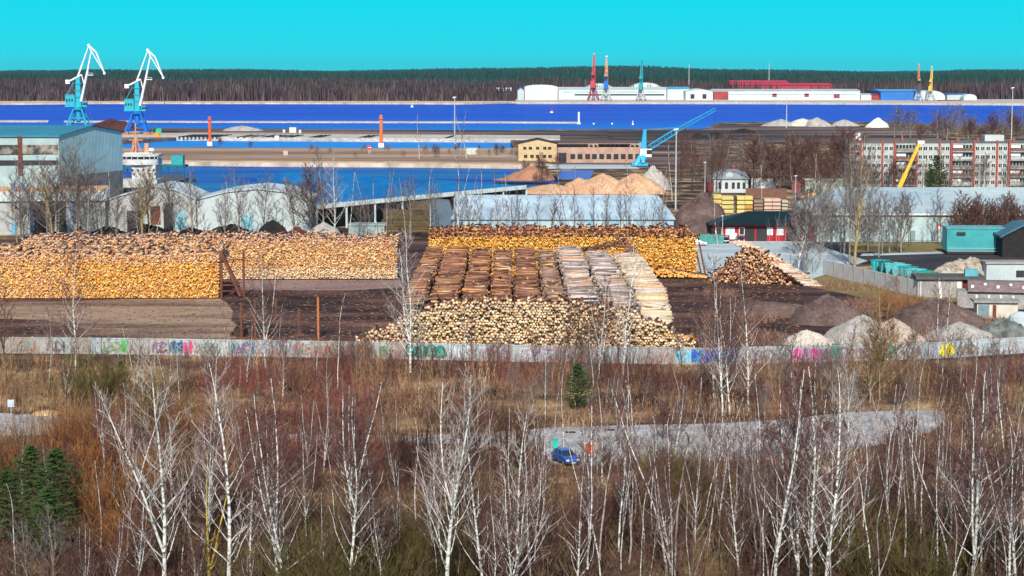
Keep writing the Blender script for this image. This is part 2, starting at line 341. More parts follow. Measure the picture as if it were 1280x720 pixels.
# a pond with a blue sheen beside the sand heaps
sheet('pond_water', [(697, 224), (700, 213), (742, 213), (738, 224)], mat('pond', (0.0, 0.05, 0.5), 0.3, 0.2, 0.3), 0.016)
sheet('concrete_apron', [(682, 211), (690, 205.5), (790, 206), (800, 211)], m_pave, 0.020)

# ================================================================ FAR WOODS (nobody could count these trees)
def spikes(name, xs, ys, zs, hs, rs, tones, sides=4, m=None, base=0.0):
    P0 = np.stack([xs, ys, zs + base], 1); P1 = P0 + np.stack([NR.normal(0, 0.4, len(xs)), NR.normal(0, 0.4, len(xs)), hs], 1)
    return tubes(name, P0, P1, rs, rs * 0.15, sides, m, tone=tones, caps=False, phase=NR.uniform(0, 6, len(xs)))
def hill(x, y):                      # the land rises a little behind the middle of the far shore
    p = x / y * 2490
    return (20 * np.exp(-((p - 60) / 230.0) ** 2) + 10 + 7 * np.sin(p / 90.0) + 5 * np.sin(p / 37.0 + y / 3000)) * np.clip((y - 5000) / 6000, 0, 1)
m_wood = tone_mat('wood_tone', nscale=0.05, namp=0.5)
N = 60000
ys = 2640 + 2300 * NR.random(N) ** 1.3; ps = NR.uniform(-700, 700, N)
edge = np.where(ps > 0, 2770, 2650); ys = np.maximum(ys, edge + NR.uniform(0, 60, N)); xs = ps / 2490 * ys * 1.02
pal = np.array([[0.085, 0.048, 0.060], [0.065, 0.045, 0.052], [0.12, 0.070, 0.070], [0.075, 0.068, 0.055], [0.17, 0.135, 0.14], [0.10, 0.055, 0.09]])
tn = pal[NR.choice(6, N, p=[.27, .25, .2, .16, .05, .07])] * NR.uniform(0.6, 1.4, (N, 1)) * (.95 + .55 * np.sin(xs / 61 + 2 * np.sin(xs / 23)) * np.sin(ys / 47))[:, None] * .85
hs = NR.uniform(11, 21, N) * np.where(ys < 2760, 0.8, 1) * NR.choice([0.6, 0.85, 1, 1.25], N) * (1 + .12 * np.sin(xs / 37) + .1 * np.sin(xs / 83)); rs = np.where(tn.sum(1) > .38, .8, NR.uniform(0.4, 2.6, N))
tag(link('bare_wood', spikes('bare_wood', xs, ys, np.zeros(N), hs, rs, tn, 4, m_wood)), 'long band of bare purple-brown woodland along the far bank of the river', 'woodland', kind='stuff')
N = 46000
u = NR.random(N); ys = 3300 * (18000 / 3300) ** (u ** 0.9); ps = NR.uniform(-720, 720, N); xs = ps / 2490 * ys * 1.02
gd = np.clip((ys - 4200) / 1500, 0, 1)
keep = NR.random(N) < np.where(ps > 0, 1, 0.02 + 0.98 * gd); ys, ps, xs = ys[keep], ps[keep], xs[keep]; N = len(ys)
tn = np.array([[0.008, 0.036, 0.028]]) * NR.uniform(0.5, 1.6, (N, 1)) + NR.uniform(0, 0.012, (N, 3))
hs = NR.uniform(14, 29, N) * (1 + .15 * np.sin(xs / 91) * np.sin(ys / 400)); rs = NR.uniform(2.0, 3.6, N) * (ys / 3500) ** 0.8
hl = hill(xs, ys)
tag(link('pine_forest', spikes('pine_forest', xs, ys, hl, hs, rs, tn, 5, m_wood)), 'dark green pine forest running to the horizon behind the bare woods', 'forest', kind='stuff')
# the closed canopy between the trees
mb = MB(); nx, ny = 60, 40
for j in range(ny + 1):
    y = 3500 * (22000 / 3500) ** (j / ny)
    for i in range(nx + 1):
        x = (-900 + 1800 * i / nx) / 2490 * y
        mb.v.append((x, y, float(hill(np.array(x), np.array(y))) + (15 if j else 0) + 3 * noise.noise(Vector((x / 200, y / 400, 0)))))
for j in range(ny):
    for i in range(nx):
        k = j * (nx + 1) + i; mb.f.append((k, k + 1, k + nx + 2, k + nx + 1)); mb.m.append(0)
struct('far_hills', mb, mat('canopy', (0.007, 0.030, 0.026), var=0.4, scale=0.004))

# ================================================================ FAR HARBOUR
YF = 2700.0
white = mat('white_sheet', (0.52, 0.60, 0.62), 0.6, 0.08, 0.05); greysh = mat('grey_sheet', (0.42, 0.50, 0.54), 0.6, 0.15, 0.05)
darkm = mat('dark_opening', (0.03, 0.03, 0.035), 0.8, 0.2, 0.3); redroof = mat('red_roof', (0.42, 0.035, 0.07), 0.7, 0.15, 0.05)
bluesh = mat('blue_sheet', (0.03, 0.15, 0.50), 0.6, 0.15, 0.05); cyansh = mat('cyan_sheet', (0.06, 0.38, 0.62), 0.6, 0.12, 0.05); brickred = mat('dark_red_wall', (0.30, 0.05, 0.05), 0.8, 0.2, 0.1)
def far_hall(name, label, cat, px0, px1, ytop, ybot, Y, wallm, roofm, kind='flat', depth=60, ew=None, extras=()):
    z0 = 1.2; x0, x1 = wx(px0, Y), wx(px1, Y); zt = zy(ytop, Y); cx = (x0 + x1) / 2; hw = (x1 - x0) / 2
    t = thing(name, label, cat, (cx, Y, z0))
    ht = zt - z0; we = ht * (ew if ew else 0.78)
    if kind == 'flat':
        part('wall', MB().box(-hw, hw, 0, depth, 0, ht * 0.86), wallm, t); part('roof', MB().profx([(-1, ht * .86), (depth + 1, ht * .86), (depth / 2, ht)], -hw - 1, hw + 1), roofm, t)
    elif kind == 'arch':
        pl = [(-hw, 0), (hw, 0)] + [(hw * math.cos(a), we + (ht - we) * math.sin(a)) for a in np.linspace(0, math.pi, 13)]
        part('wall', MB().profile(pl, 0.0, 0.8), wallm, t)
        pl2 = [(-hw - .4, 0), (-hw + .2, 0)] + [((hw - .3) * -math.cos(a), (we + (ht - we) * math.sin(a)) - .1) for a in np.linspace(0, math.pi, 13)] + [(hw + .4, 0)] + [((hw + .4) * math.cos(a), we + (ht - we + .4) * math.sin(a)) for a in np.linspace(0, math.pi, 13)]
        part('roof', MB().profile([(-hw, 0), (hw, 0)] + [((hw + .3) * math.cos(a), we + (ht - we + .3) * math.sin(a)) for a in np.linspace(0, math.pi, 13)], 0.9, depth), roofm, t)
    elif kind == 'gable':
        part('wall', MB().profile([(-hw, 0), (hw, 0), (hw, we), (0, ht), (-hw, we)], 0, depth), wallm, t)
        for s in (-1, 1): part('roof', MB().profile([(s * (hw + .6), we), (0, ht + .1), (0, ht + .7), (s * (hw + .6), we + .6)], -.5, depth + .5), roofm, t)
    for (nm, a, b, c, d, mm) in extras:        # fractions of width and height on the front
        part(nm, MB().box(-hw + 2 * hw * a, -hw + 2 * hw * b, -0.6, -0.05 if kind != 'flat' else 0.3, ht * c, ht * d), mm, t)
    return t
far_hall('port_shed', 'low white domed fabric dome left of the far red crane', 'warehouse', 726, 772, 104.5, 118, YF + 90, white, cyansh, 'arch', 50, 0.3)
far_hall('port_shed', 'wide grey dome behind the far blue-green crane', 'warehouse', 784, 832, 103.6, 118, YF + 95, white, greysh, 'arch', 50, 0.3)
far_hall('port_warehouse', 'tall plain white warehouse at the left end of the far quay', 'warehouse', 656, 697, 106.5, 125, YF - 5, white, white, 'arch', 70, 0.85)
far_hall('port_warehouse', 'grey-blue small hall with dark door beside the tall plain white warehouse', 'warehouse', 647, 655, 110, 125, YF, greysh, bluesh, 'gable', 50)
far_hall('port_warehouse', 'long white quay warehouse with dark strip windows behind the far cranes', 'warehouse', 698, 833, 109, 124, YF + 10, white, white, 'flat', 60, extras=(('strip_window', .05, .98, .62, .72, greysh), ('strip_window', .15, .98, .36, .46, darkm), ('loading_ramp', 0, 1, 0, .1, greysh)))
far_hall('port_warehouse', 'light blue-roofed white hall between the striped warehouse and the two-door hall', 'warehouse', 834, 862, 108.8, 125, YF + 20, white, cyansh, 'flat', 60)
far_hall('port_warehouse', 'white gabled hall with two square dark doors at the far quay', 'warehouse', 857, 891, 111.5, 126.4, YF - 12, white, greysh, 'gable', 60, 0.8, extras=(('door', .18, .32, .15, .55, darkm), ('door', .62, .76, .15, .55, darkm)))
far_hall('port_warehouse', 'big hall with dark red roof and step behind the long white terminal', 'warehouse', 915, 1040, 104, 125, YF + 130, redroof, redroof, 'flat', 80)
far_hall('port_warehouse', 'taller dark red roof block rising from the red-roofed hall', 'warehouse', 914, 985, 100.5, 125, YF + 215, redroof, redroof, 'flat', 60)
far_hall('port_warehouse', 'very long white terminal with grey roof and red bays on the far quay', 'warehouse', 892, 1075, 111.5, 126.6, YF - 10, white, greysh, 'flat', 70, extras=(('annex', .0, .10, .05, .78, brickred), ('strip_window', .1, .97, .5, .58, greysh), ('bay', .40, .43, .3, .6, brickred), ('bay', .62, .65, .3, .6, brickred), ('bay', .82, .86, .2, .55, brickred)))
far_hall('port_warehouse', 'low white annex at the right end of the long terminal', 'warehouse', 1076, 1089, 117, 127, YF - 5, white, white, 'flat', 40)
far_hall('port_office', 'small dark red building between the long terminal and the blue hall', 'building', 1089, 1101, 117.5, 127, YF - 5, brickred, redroof, 'flat', 30)
far_hall('port_warehouse', 'blue hall with paler blue roof beside the far yellow cranes', 'warehouse', 1101, 1150, 112, 127.6, YF - 15, bluesh, cyansh, 'flat', 90)
far_hall('port_shed', 'white arched hall right of the far yellow cranes', 'warehouse', 1146, 1181, 113.5, 128.4, YF - 10, white, white, 'arch', 50, 0.35)
far_hall('port_warehouse', 'small blue-grey flat hall right of the white arched hall', 'warehouse', 1184, 1208, 117, 128, YF + 20, greysh, bluesh, 'flat', 50)
far_hall('port_shed', 'small pale dome hut at the right end of the far quay', 'warehouse', 1205, 1221, 118, 129, YF - 5, white, white, 'arch', 30, 0.3)
for i, (a, b, lb) in enumerate([(1175, 1187, 'dark red freight shed left of its lighter twin'), (1189, 1202, 'lighter red freight shed right of its darker twin')]):
    far_hall('freight_shed', lb + ' under the white arched hall', 'shed', a, b, 125, 130.4, YF - 70, brickred if i == 0 else mat('rusty_red', (0.45, 0.12, 0.08)), redroof, 'flat', 20)
far_hall('port_shed', 'pale hut among the woods left of the far warehouses', 'shed', 620, 640, 109.5, 113, YF + 160, white, white, 'flat', 20)

# ---------------------------------------------------------------- portal cranes
def portal_crane(label, loc, rz, scl, c_leg, c_tower, c_jib, group, c_fly=None, det=True):
    t = thing('portal_crane', label, 'crane', (*loc,), rz, group); t.scale = (scl,) * 3
    mleg = mat('paint_' + c_leg[0], c_leg[1], 0.5, 0.15, 0.4); mt = mat('paint_' + c_tower[0], c_tower[1], 0.5, 0.15, 0.4); mj = mat('paint_' + c_jib[0], c_jib[1], 0.5, 0.1, 0.4)
    mf = mat('paint_' + c_fly[0], c_fly[1], 0.5, 0.1, 0.4) if c_fly else mj
    for sx in (-1, 1):
        for sy in (-1, 1):
            p = MB(); p.tube((sx * 7, sy * 6, 1.6), (sx * 2.6, sy * 2.4, 15.5), .75, .55, 6); p.tube((sx * 7, sy * 6, 1.6), (sx * .8, sy * .8, 10.5), .4, .35, 6)
            leg = part('leg', p, mleg, t)
            q = MB(); q.box(sx * 7 - 2.2, sx * 7 + 2.2, sy * 6 - .5, sy * 6 + .5, .7, 1.7)
            for k in (-1.5, -.5, .5, 1.5): q.tube((sx * 7 + k, sy * 6 - .3, .5), (sx * 7 + k, sy * 6 + .3, .5), .45, None, 10)
            part('bogie', q, mat('bogie_orange', (0.5, 0.16, 0.05), 0.6), leg)
    p = MB()
    for s in (-1, 1):
        p.beam((-7, s * 6, 2.4), (7, s * 6, 2.4), .8); p.beam((s * 7, -6, 3.0), (s * 7, 6, 3.0), .8)
        p.beam((-4.7, s * 4.2, 9), (4.7, s * 4.2, 9), .5); p.beam((s * 4.7, -4.2, 9), (s * 4.7, 4.2, 9), .5)
    p.tube((0, 0, 6), (0, 0, 15), 1.5, 1.5, 10); p.tube((0, 0, 15), (0, 0, 17.2), 3.2, 3.4, 14)
    part('portal_frame', p, mleg, t)
    p = MB(); p.box(-7.6, -1.6, -2.6, 2.6, 17.6, 24.2); p.box(-8.2, 3, -2.8, 2.8, 17.2, 17.7); p.box(-7.6, -1.6, -2.8, 2.8, 24.2, 24.6)
    mh = part('machine_house', p, mt, t)
    q = MB()
    for k in (-6.6, -4.9, -3.2): q.box(k - .5, k + .5, -2.68, -2.58, 20.5, 22)
    part('window', q, darkm, mh)
    p = MB(); p.profile([(-1.4, 17.7), (2.2, 17.7), (1.6, 35.2), (-0.9, 35.2)], -1.6, 1.6)
    for z in (23, 27, 31): p.box(-2.0, 2.7, -2.1, 2.1, z, z + .35)
    tw = part('tower', p, mt, t)
    q = MB(); q.tube((-7, 0, 24.5), (-1.5, 0, 34), .12); q.tube((-7, 1.2, 24.5), (-1.5, 1.2, 34), .12); part('stay', q, mt, tw)
    p = MB(); p.box(3.0, 6.0, -2.6, -.3, 17.2, 20.2); p.box(2.8, 6.3, -2.8, -.1, 20.2, 20.5); cb = part('operator_cab', p, mt, t)
    part('window', MB().box(3.4, 6.06, -2.66, -.2, 18.4, 19.6), darkm, cb)
    p = MB()
    for s in (-1, 1): p.beam((-6.2, s * 1.3, 32.2), (2.6, s * 1.3, 36.4), .7)
    p.box(-7.4, -4.8, -1.8, 1.8, 31.0, 33.4); part('counterweight_arm', p, mj, t)
    p = MB()
    for s in (-1, 1): p.tube((2.2, s * 1.9, 20.5), (9.3, s * .8, 50), .75, .42, 5)
    for k in range(9):
        f = k / 9; g = (k + 1) / 9; s = 1 if k % 2 else -1
        p.tube((2.2 + 7.1 * f, s * (1.9 - 1.1 * f), 20.5 + 29.5 * f), (2.2 + 7.1 * g, -s * (1.9 - 1.1 * g), 20.5 + 29.5 * g), .22, None, 4)
    jb = part('jib', p, mj, t)
    part('platform', MB().box(6.4, 10.2, -2, 2, 36.0, 36.4).beam((7, -1.9, 37.4), (10.2, -1.9, 37.4), .15).beam((10.2, -1.9, 36.3), (10.2, -1.9, 37.4), .15), mj, jb)
    p = MB()
    for s in (-1, 1):
        p.beam((7.6, s * .7, 53.9), (12.2, s * .7, 49.8), .75); p.beam((12.2, s * .7, 49.8), (17.2, s * .4, 37.5), .6); p.beam((7.6, s * .7, 53.9), (9.4, s * .7, 50), .5); p.beam((9.4, s * .7, 50), (16.8, s * .4, 38), .35)
    p.tube((7.6, -1, 53.9), (7.6, 1, 53.9), .8, None, 8); p.tube((17.2, -.8, 37.3), (17.2, .8, 37.3), .8, None, 8)
    fj = part('fly_jib', p, mf, t)
    part('hoist_rope', MB().tube((17.6, 0, 37.3), (17.6, 0, 22), .06, None, 4).box(17.2, 18, -.4, .4, 20.6, 22), mat('rope', (.08, .08, .08)), fj)
    p = MB()
    for s in (-1, 1): p.beam((0, s * 1.2, 35), (7.8, s * .7, 53.6), .5)
    part('tie_bar', p, mj, t)
    part('luffing_rod', MB().beam((2.6, 0, 36.4), (4.8, 0, 28), .5), mj, t)
    for me in {c.data for c in t.children_recursive if c.data}:      # a low portal under a tall upper works
        n_ = len(me.vertices); co = np.empty(n_ * 3); me.vertices.foreach_get('co', co); z = co[2::3]
        co[2::3] = np.where(z < 17.5, z * .87, 15.2 + (z - 17.5) * 1.064); me.vertices.foreach_set('co', co); me.update()
    return t
TEAL = ('teal', (0.02, 0.36, 0.46)); BLUE = ('strong_blue', (0.01, 0.14, 0.52)); WH = ('white', (0.78, 0.76, 0.78)); RED = ('red', (0.45, 0.05, 0.07)); ORG = ('orange', (0.62, 0.22, 0.06)); GR = ('grey', (0.40, 0.42, 0.45)); GN = ('seagreen', (0.02, 0.30, 0.34)); YL = ('ochre', (0.62, 0.42, 0.10)); DK = ('dark', (0.05, 0.06, 0.10)); PINK = ('maroon', (0.32, 0.08, 0.14))
Y2 = gy(168, .6)
portal_crane('white and teal portal crane on bright blue legs beside the pier, nearer the orange column', (wx(172, Y2), Y2, .6), 0, 1.0, BLUE, TEAL, WH, 'portal cranes of the near quay')
Y1 = gy(163, .0)
portal_crane('white and teal portal crane rising behind the blue-roofed hall, left of its twin', (wx(98.5, Y1), Y1, 0.0), 0, 1.09, ('legs_teal', (0.02, 0.30, 0.44)), TEAL, WH, 'portal cranes of the near quay')
YC = YF - 45
for px, top, lab, cl, ct, cj, cf, s, rz in [
    (741.5, 67, 'far crane with dark red legs and pale red boom, leftmost of the tall three', PINK, RED, RED, ('pale_red', (.6, .3, .32)), 1.12, 82),
    (757.5, 70, 'far crane with orange mast, white tip and blue machine house', GR, BLUE, ORG, WH, 1.09, 84),
    (801.0, 76, 'far crane painted blue and sea green in front of the wide grey dome', GR, GN, GN, BLUE, 1.0, 80),
    (1148.0, 80, 'far crane with orange jib and dark blue tower before the blue hall', GR, DK, ORG, ORG, 0.97, 84),
    (1163.0, 83, 'far crane with pale yellow lattice jib right of the orange one', GR, YL, YL, ('cream', (.7, .6, .35)), 0.94, 70)]:
    zt = zy(top, YC); portal_crane(lab, (wx(px, YC), YC, 1.2), rad(rz), (zt - 1.2) / 54.4, cl, ct, cj, 'cranes along the far quay', cf)

# ---------------------------------------------------------------- buoys, columns, masts
def column(name, label, cat, px, pb, pt, rpx, colr, z0=0.0, group=None, cap=True):
    Y = gy(pb, z0); x = wx(px, Y); h = zy(pt, Y) - z0; r = rpx / sc(Y) / 2 * .85; t = thing(name, label, cat, (x, Y, z0), 0, group)
    m = mat('col_' + name + str(px), colr, 0.6, 0.12, 0.3)
    part('shaft', MB().tube((0, 0, 1.2), (0, 0, h), r, r * .92, 14), m, t)
    part('foundation', MB().box(-r * 1.6, r * 1.6, -r * 1.6, r * 1.6, -1, 1.3), mat('foundation_white', (.7, .7, .7)), t)
    part('gallery', MB().tube((0, 0, h * .9), (0, 0, h * .92), r * 1.5, None, 12).tube((0, 0, h), (0, 0, h + r), r * .9, .1, 10), m, t)
    return t
column('leading_mark', 'bright orange round leading mark on the spit, near the portal cranes', 'beacon', 262.5, 180, 147, 4.6, (0.75, 0.10, 0.02), 0.6, 'orange leading marks on the spit')
column('leading_mark', 'bright orange round leading mark in the middle of the spit', 'beacon', 476.5, 182, 145, 5.0, (0.78, 0.16, 0.04), 0.6, 'orange leading marks on the spit')
column('channel_beacon', 'slim white round beacon at the right end of the breakwater', 'beacon', 723.5, 155, 141, 3.2, (0.75, 0.78, 0.78), WATER)
column('channel_buoy', 'small pale green buoy floating left of the breakwater beacon', 'buoy', 515, 134, 130, 2.4, (0.5, 0.7, 0.55), WATER)
column('channel_buoy', 'small magenta buoy floating above the breakwater', 'buoy', 689.5, 141, 137, 2.6, (0.5, 0.03, 0.35), WATER)
column('channel_buoy', 'white tipped spar buoy below the far grey hall', 'buoy', 791, 156, 151.5, 1.6, (0.7, 0.75, 0.75), WATER)
for px, lb in ((742, 'dark spar buoy just right of the white beacon'), (765, 'dark spar buoy between the white beacon and the white tipped spar')):
    column('spar_buoy', lb, 'buoy', px, 155.5, 152.6, 1.3, (0.05, 0.05, 0.10), WATER, 'dark spar buoys')
def mast(name, label, px, pb, pt, wpx=1.2, col=(0.45, 0.47, 0.5), z0=0.0, lamp=True, cat='lamp post', group=None):
    Y = gy(pb, z0); h = zy(pt, Y) - z0; r = wpx / sc(Y) / 2; t = thing(name, label, cat, (wx(px, Y), Y, z0), 0, group)
    part('pole', MB().tube((0, 0, 0), (0, 0, h), r * 1.2, r * .7, 8), mat('pole_metal', col, 0.5), t)
    if lamp:
        part('lamp_head', MB().box(-r * 3, r * 3, -r * 2, r * 2, h, h + r * 1.5).box(-r * 4, -r, -r * 1.5, r * 1.5, h - r, h), mat('lamp_white', (.8, .8, .8), 0.4), t)
    return t
mast('light_mast', 'very tall grey light mast right of the blue harbour crane', 844.5, 262, 162, 1.8, group='tall masts')
mast('light_mast', 'thin grey mast standing on the spit right of the orange columns', 568.5, 184, 122, 1.3, col=(.25, .35, .4), group='tall masts')
mast('radio_mast', 'thin white lattice mast rising over the far forest', 861, 121, 80, 1.0, col=(.65, .7, .72), lamp=False, cat='mast')
mast('radio_mast', 'pale mast above the red-roofed far hall', 961, 121, 79, 1.0, col=(.6, .7, .72), lamp=False, cat='mast')
mast('light_mast', 'slim pale mast among bare trees near the upper right edge', 1264, 182, 110, 1.2, group='tall masts')
mast('light_mast', 'thin mast right of the white aggregate heap on the bank', 983, 160, 121, 1.2, col=(.3, .35, .4), group='tall masts')
# ================================================================ NEAR AND MIDDLE BUILDINGS
palew = mat('pale_sheet', (0.40, 0.62, 0.66), 0.5, 0.10, 0.08); gableteal = mat('teal_cladding', (0.22, 0.50, 0.56), 0.5, 0.08, 0.05)
rooftl = mat('teal_roof', (0.03, 0.20, 0.30), 0.6, 0.15, 0.05); rust = mat('rusty_steel', (0.13, 0.045, 0.03), 0.8, 0.4, 1.0); glass = mat('window_glass', (0.02, 0.03, 0.045), 0.15, 0.2, 0.5, spec=0.6)
greyw = two('grey_wall', (0.30, 0.33, 0.34), (0.46, 0.50, 0.50), 0.10, 0.3, 0.7, bump=0.1); dirtyw = two('dirty_white', (0.38, 0.42, 0.44), (0.56, 0.59, 0.60), 0.12, 0.3, 0.7, bump=0.1)
conc = two('weathered_concrete', (0.20, 0.19, 0.19), (0.40, 0.39, 0.38), 0.25, 0.3, 0.7, bump=0.2); framew = mat('white_trim', (0.72, 0.72, 0.70), 0.6)
def local(t, pts): return pts

# ---- great hall at the left
Ya = 618.0; xa = wx(73, Ya, 21.8); hz = 21.8; ang = math.atan2(40, 12)
t = thing('industrial_hall', 'huge pale blue-green hall with dark band windows at the left edge', 'hall', (xa, Ya, 0))
ux, uy = math.cos(ang), math.sin(ang)          # along the gable
W_ = 41.5; LL = 70; rx, ry = -math.sin(ang), math.cos(ang)   # along the long wall, running left
rx, ry = -1.0, 0.02
def hp(u, l, z): return (u * ux + l * rx, u * uy + l * ry, z)
for u_ in (0, W_):
    mb = MB(); mb.add([hp(u_, 0, 0), hp(u_, LL, 0), hp(u_, LL, hz), hp(u_, 0, hz)], [(0, 1, 2, 3)]); part('long_wall', mb, ribbed('pale_ribs', (0.34, 0.44, 0.46), 0.9, 'X', .5, .25, .22), t)
mb = MB(); mb.add([hp(0, -.02, 0), hp(W_, -.02, 0), hp(W_, -.02, hz), hp(W_ / 2, -.02, hz + 2.4), hp(0, -.02, hz)], [(0, 1, 2, 3, 4)]); part('gable_wall', mb, ribbed('teal_ribs_lit', (0.36, 0.56, 0.60), 0.9, 'Y'), t)  # teal gable, its tone raised so that it reads as sunlit
mb = MB()
for s in (0, 1):
    e = -0.6 if s == 0 else W_ + .6
    mb.add([hp(e, -.6, hz - .05), hp(W_ / 2, -.6, hz + 2.5), hp(W_ / 2, LL, hz + 2.5), hp(e, LL, hz - .05)], [(0, 1, 2, 3)])
    mb.add([hp(e, -.6, hz - .55), hp(e, LL, hz - .55), hp(e, LL, hz - .05), hp(e, -.6, hz - .05)], [(0, 1, 2, 3)])
part('roof', mb, rooftl, t)
def wallbox(u0, l0, l1, z0, z1, d, nm, m, par=None):      # slab on the long wall
    mb = MB(); mb.box(-l1, -l0, -d, -0.05, z0, z1); return part(nm, mb, m, par or t)
zb = zy(186, Ya); wallbox(0, .2, LL, zb - 1.6, zb + 1.2, .25, 'window_band', two('band_dirty', (0.05, 0.05, 0.05), (0.35, 0.30, 0.26), 0.35, 0.42, 0.6))
zb2 = zy(202, Ya); wallbox(0, .2, LL, zb2 - .9, zb2 + .4, .3, 'window_band', darkm)
for l in (6, 45 - 0): pass
wallbox(0, 44.6 - 0.2, 46.4, 6, hz - .3, .6, 'drain_pipe', rust)
wallbox(0, 11.3, 12.6, zb2 - 4, hz - .3, .5, 'corner_pipe', rust)
wallbox(0, 24, 25.4, zb - .8, zb + .9, .5, 'vent', darkm)
mb = MB(); mb.add([hp(0.4, -.10, 0.1), hp(W_ - .4, -.10, 0.1), hp(W_ - .4, -.10, 9.0), hp(.4, -.10, 9.0)], [(0, 1, 2, 3)]); part('plinth_cladding', mb, mat('plinth', (0.16, 0.17, 0.18), 0.8, 0.3, 0.3), t)
# ---- low works building in front, with a sloping fascia, peach coloured roof
Yb = 508.0
t = thing('works_building', 'low grey works building with white fascia and peach roof at the left edge', 'building', (wx(0, Yb), Yb, 0), rad(9))
zt = zy(243, Yb); L0, L1 = -20, 26.5
part('wall', MB().box(L0, L1, 0.3, 22, 0, zt - 1.8), greyw, t)
part('fascia', MB().box(L0 - .4, L1 + .4, -.4, 22.4, zt - 1.8, zt + .5), mat('fascia_white', (0.50, 0.58, 0.60), 0.6, .2, .5), t)
part('roof', MB().box(L0, L1, 0, 22, zt + .5, zt + .8), mat('peach_roof', (0.62, 0.40, 0.24), 0.9, 0.12, 0.15), t)
part('doorway', MB().box(8.6, 13.6, -.05, .29, 0, zt - 2.2), darkm, t); part('doorway', MB().box(14.2, 16.6, -.06, .28, 0, zt - 2), darkm, t)
part('wall_panel', MB().box(17.0, 17.8, -.15, .29, 1, zt - 2), mat('panel_blue', (0.30, 0.5, 0.7)), t); part('wall_panel', MB().box(18.2, 19.6, -.15, .29, 1, zt - 2), mat('panel_navy', (0.05, 0.10, 0.20)), t)
part('wall_panel', MB().box(7.6, 8.4, -.12, .29, 0, zt - 2), mat('panel_navy', (0.05, 0.10, 0.20)), t)
for x in (4.2,): part('window', MB().box(x - .3, x + .3, -.02, .28, 6.6, 7.2), glass, t); part('window', MB().box(x - .25, x + .25, -.02, .28, 2.6, 3.1), glass, t)
f = part('door', MB().box(2.9, 3.8, -.02, .28, 0, 3), mat('door_blue', (.10, .35, .6)), t)
for x in (3.0, 5.4): solo('roof_vent', MB().box(-.35, .35, -.35, .35, 0, 1.6).box(-.5, .5, -.5, .5, 1.6, 1.9), mat('vent_blue', (.05, .2, .45)), ('left' if x == 3 else 'right') + ' small blue roof vent of the pair above the white fascia', 'vent', (wx(0, Yb) + x, Yb + 3.0, zt + .8))

# ---- two pale gabled sheds behind the orange logs
def gshed(name, label, px0, px1, pxp, yl, yr, yp, Y, rz, depth, m, roofm):
    x0, x1, xp = wx(px0, Y), wx(px1, Y), wx(pxp, Y); zl, zr, zp = zy(yl, Y), zy(yr, Y), zy(yp, Y)
    t = thing(name, label, 'shed', ((x0 + x1) / 2, Y, 0), rz); c = (x0 + x1) / 2
    pl = [(x0 - c, 0), (x1 - c, 0), (x1 - c, zr), ((x1 + xp) / 2 - c, (zr + zp) / 2 + .8), (xp - c, zp), ((x0 + xp) / 2 - c, (zl + zp) / 2 + .6), (x0 - c, zl)]
    part('gable_wall', MB().profile(pl, 0, depth), m, t)
    for k in range(2, 6):
        a, b = pl[k], pl[(k + 1) % 7]; part('roof', MB().profile([a, b, (b[0], b[1] + .35), (a[0], a[1] + .35)], -.4, depth + .3), roofm, t)
    return t
m_g1 = two('shed_white', (0.36, 0.43, 0.46), (0.50, 0.58, 0.60), 0.15, 0.3, 0.7, bump=0.05)
t = gshed('gabled_shed', 'pale arched shed behind the bare trees left of its brighter twin', 106, 246, 196, 262, 250, 234, 516, 0, 24, mat('shed_grey', (0.40, 0.42, 0.42), .8, .25, .2), greysh)
part('doorway', MB().box(-3.5, 0.3, -.1, 0, 0, 5.6), darkm, t); part('doorway', MB().box(6.0, 8.6, -.1, 0, 0, 7.6), darkm, t); part('wall_panel', MB().box(2.6, 5.2, -.1, 0, 2, 6.8), rust, t); part('doorway', MB().box(9, 11.8, -.1, 0, 1, 5.4), mat('panel_cyan', (.2, .45, .55)), t)
t = gshed('gabled_shed', 'bright white arched shed in front of the blue harbour basin', 247, 389, 322, 250, 252, 236.5, 513, 0, 24, m_g1, greysh)
part('doorway', MB().box(-3.4, -.4, -.1, 0, 0, 4.6), mat('panel_cyan', (.2, .45, .55)), t)
part('wall_stain', MB().box(9, 9.5, -.06, 0, 0, 7), greysh, t)

# ---- dock shed with a long blue roof, receding to the right
def quadsolid(mb, P, th=0.4, mi=0):
    mb.add([*P, *[(x, y, z - th) for x, y, z in P]], [(0, 1, 2, 3), (7, 6, 5, 4), (0, 4, 5, 1), (1, 5, 6, 2), (2, 6, 7, 3), (3, 7, 4, 0)], mi)
def at(px, py, Y): return (wx(px, Y, zy(py, Y)), Y, zy(py, Y))
t = thing('dock_shed', 'long dark open shed under a bright blue sheet roof with pale eave', 'shed', (0, 0, 0))
e0, e1 = at(396, 257, 520), at(658, 232.5, 600); r0, r1 = at(320, 219, 560), at(652, 231, 690)
rg = at(378, 214, 585)
b0 = at(318, 252, 505)
mb = MB(); quadsolid(mb, [e0, e1, at(640, 231.0, 640), at(379, 214, 600)], .35); quadsolid(mb, [at(316, 256, 548), at(392.5, 257, 548), at(378.7, 214, 600), at(322, 219, 600)], .35)
part('roof', mb, two('blue_roof', (0.0, 0.10, 0.34), (0.0, 0.20, 0.48), 0.06, 0.35, 0.65, c3=(0.02, 0.12, 0.60), stretch=(1, .3, 1), bump=0.1), t)
mb = MB(); quadsolid(mb, [(e0[0], e0[1] - .5, e0[2] + .3), (e1[0], e1[1] - .5, e1[2] + .3), (e1[0], e1[1] - .1, e1[2] + .3), (e0[0], e0[1] - .1, e0[2] + .3)], 1.2); part('eave', mb, mat('eave_white', (.62, .72, .74)), t)
mb = MB()
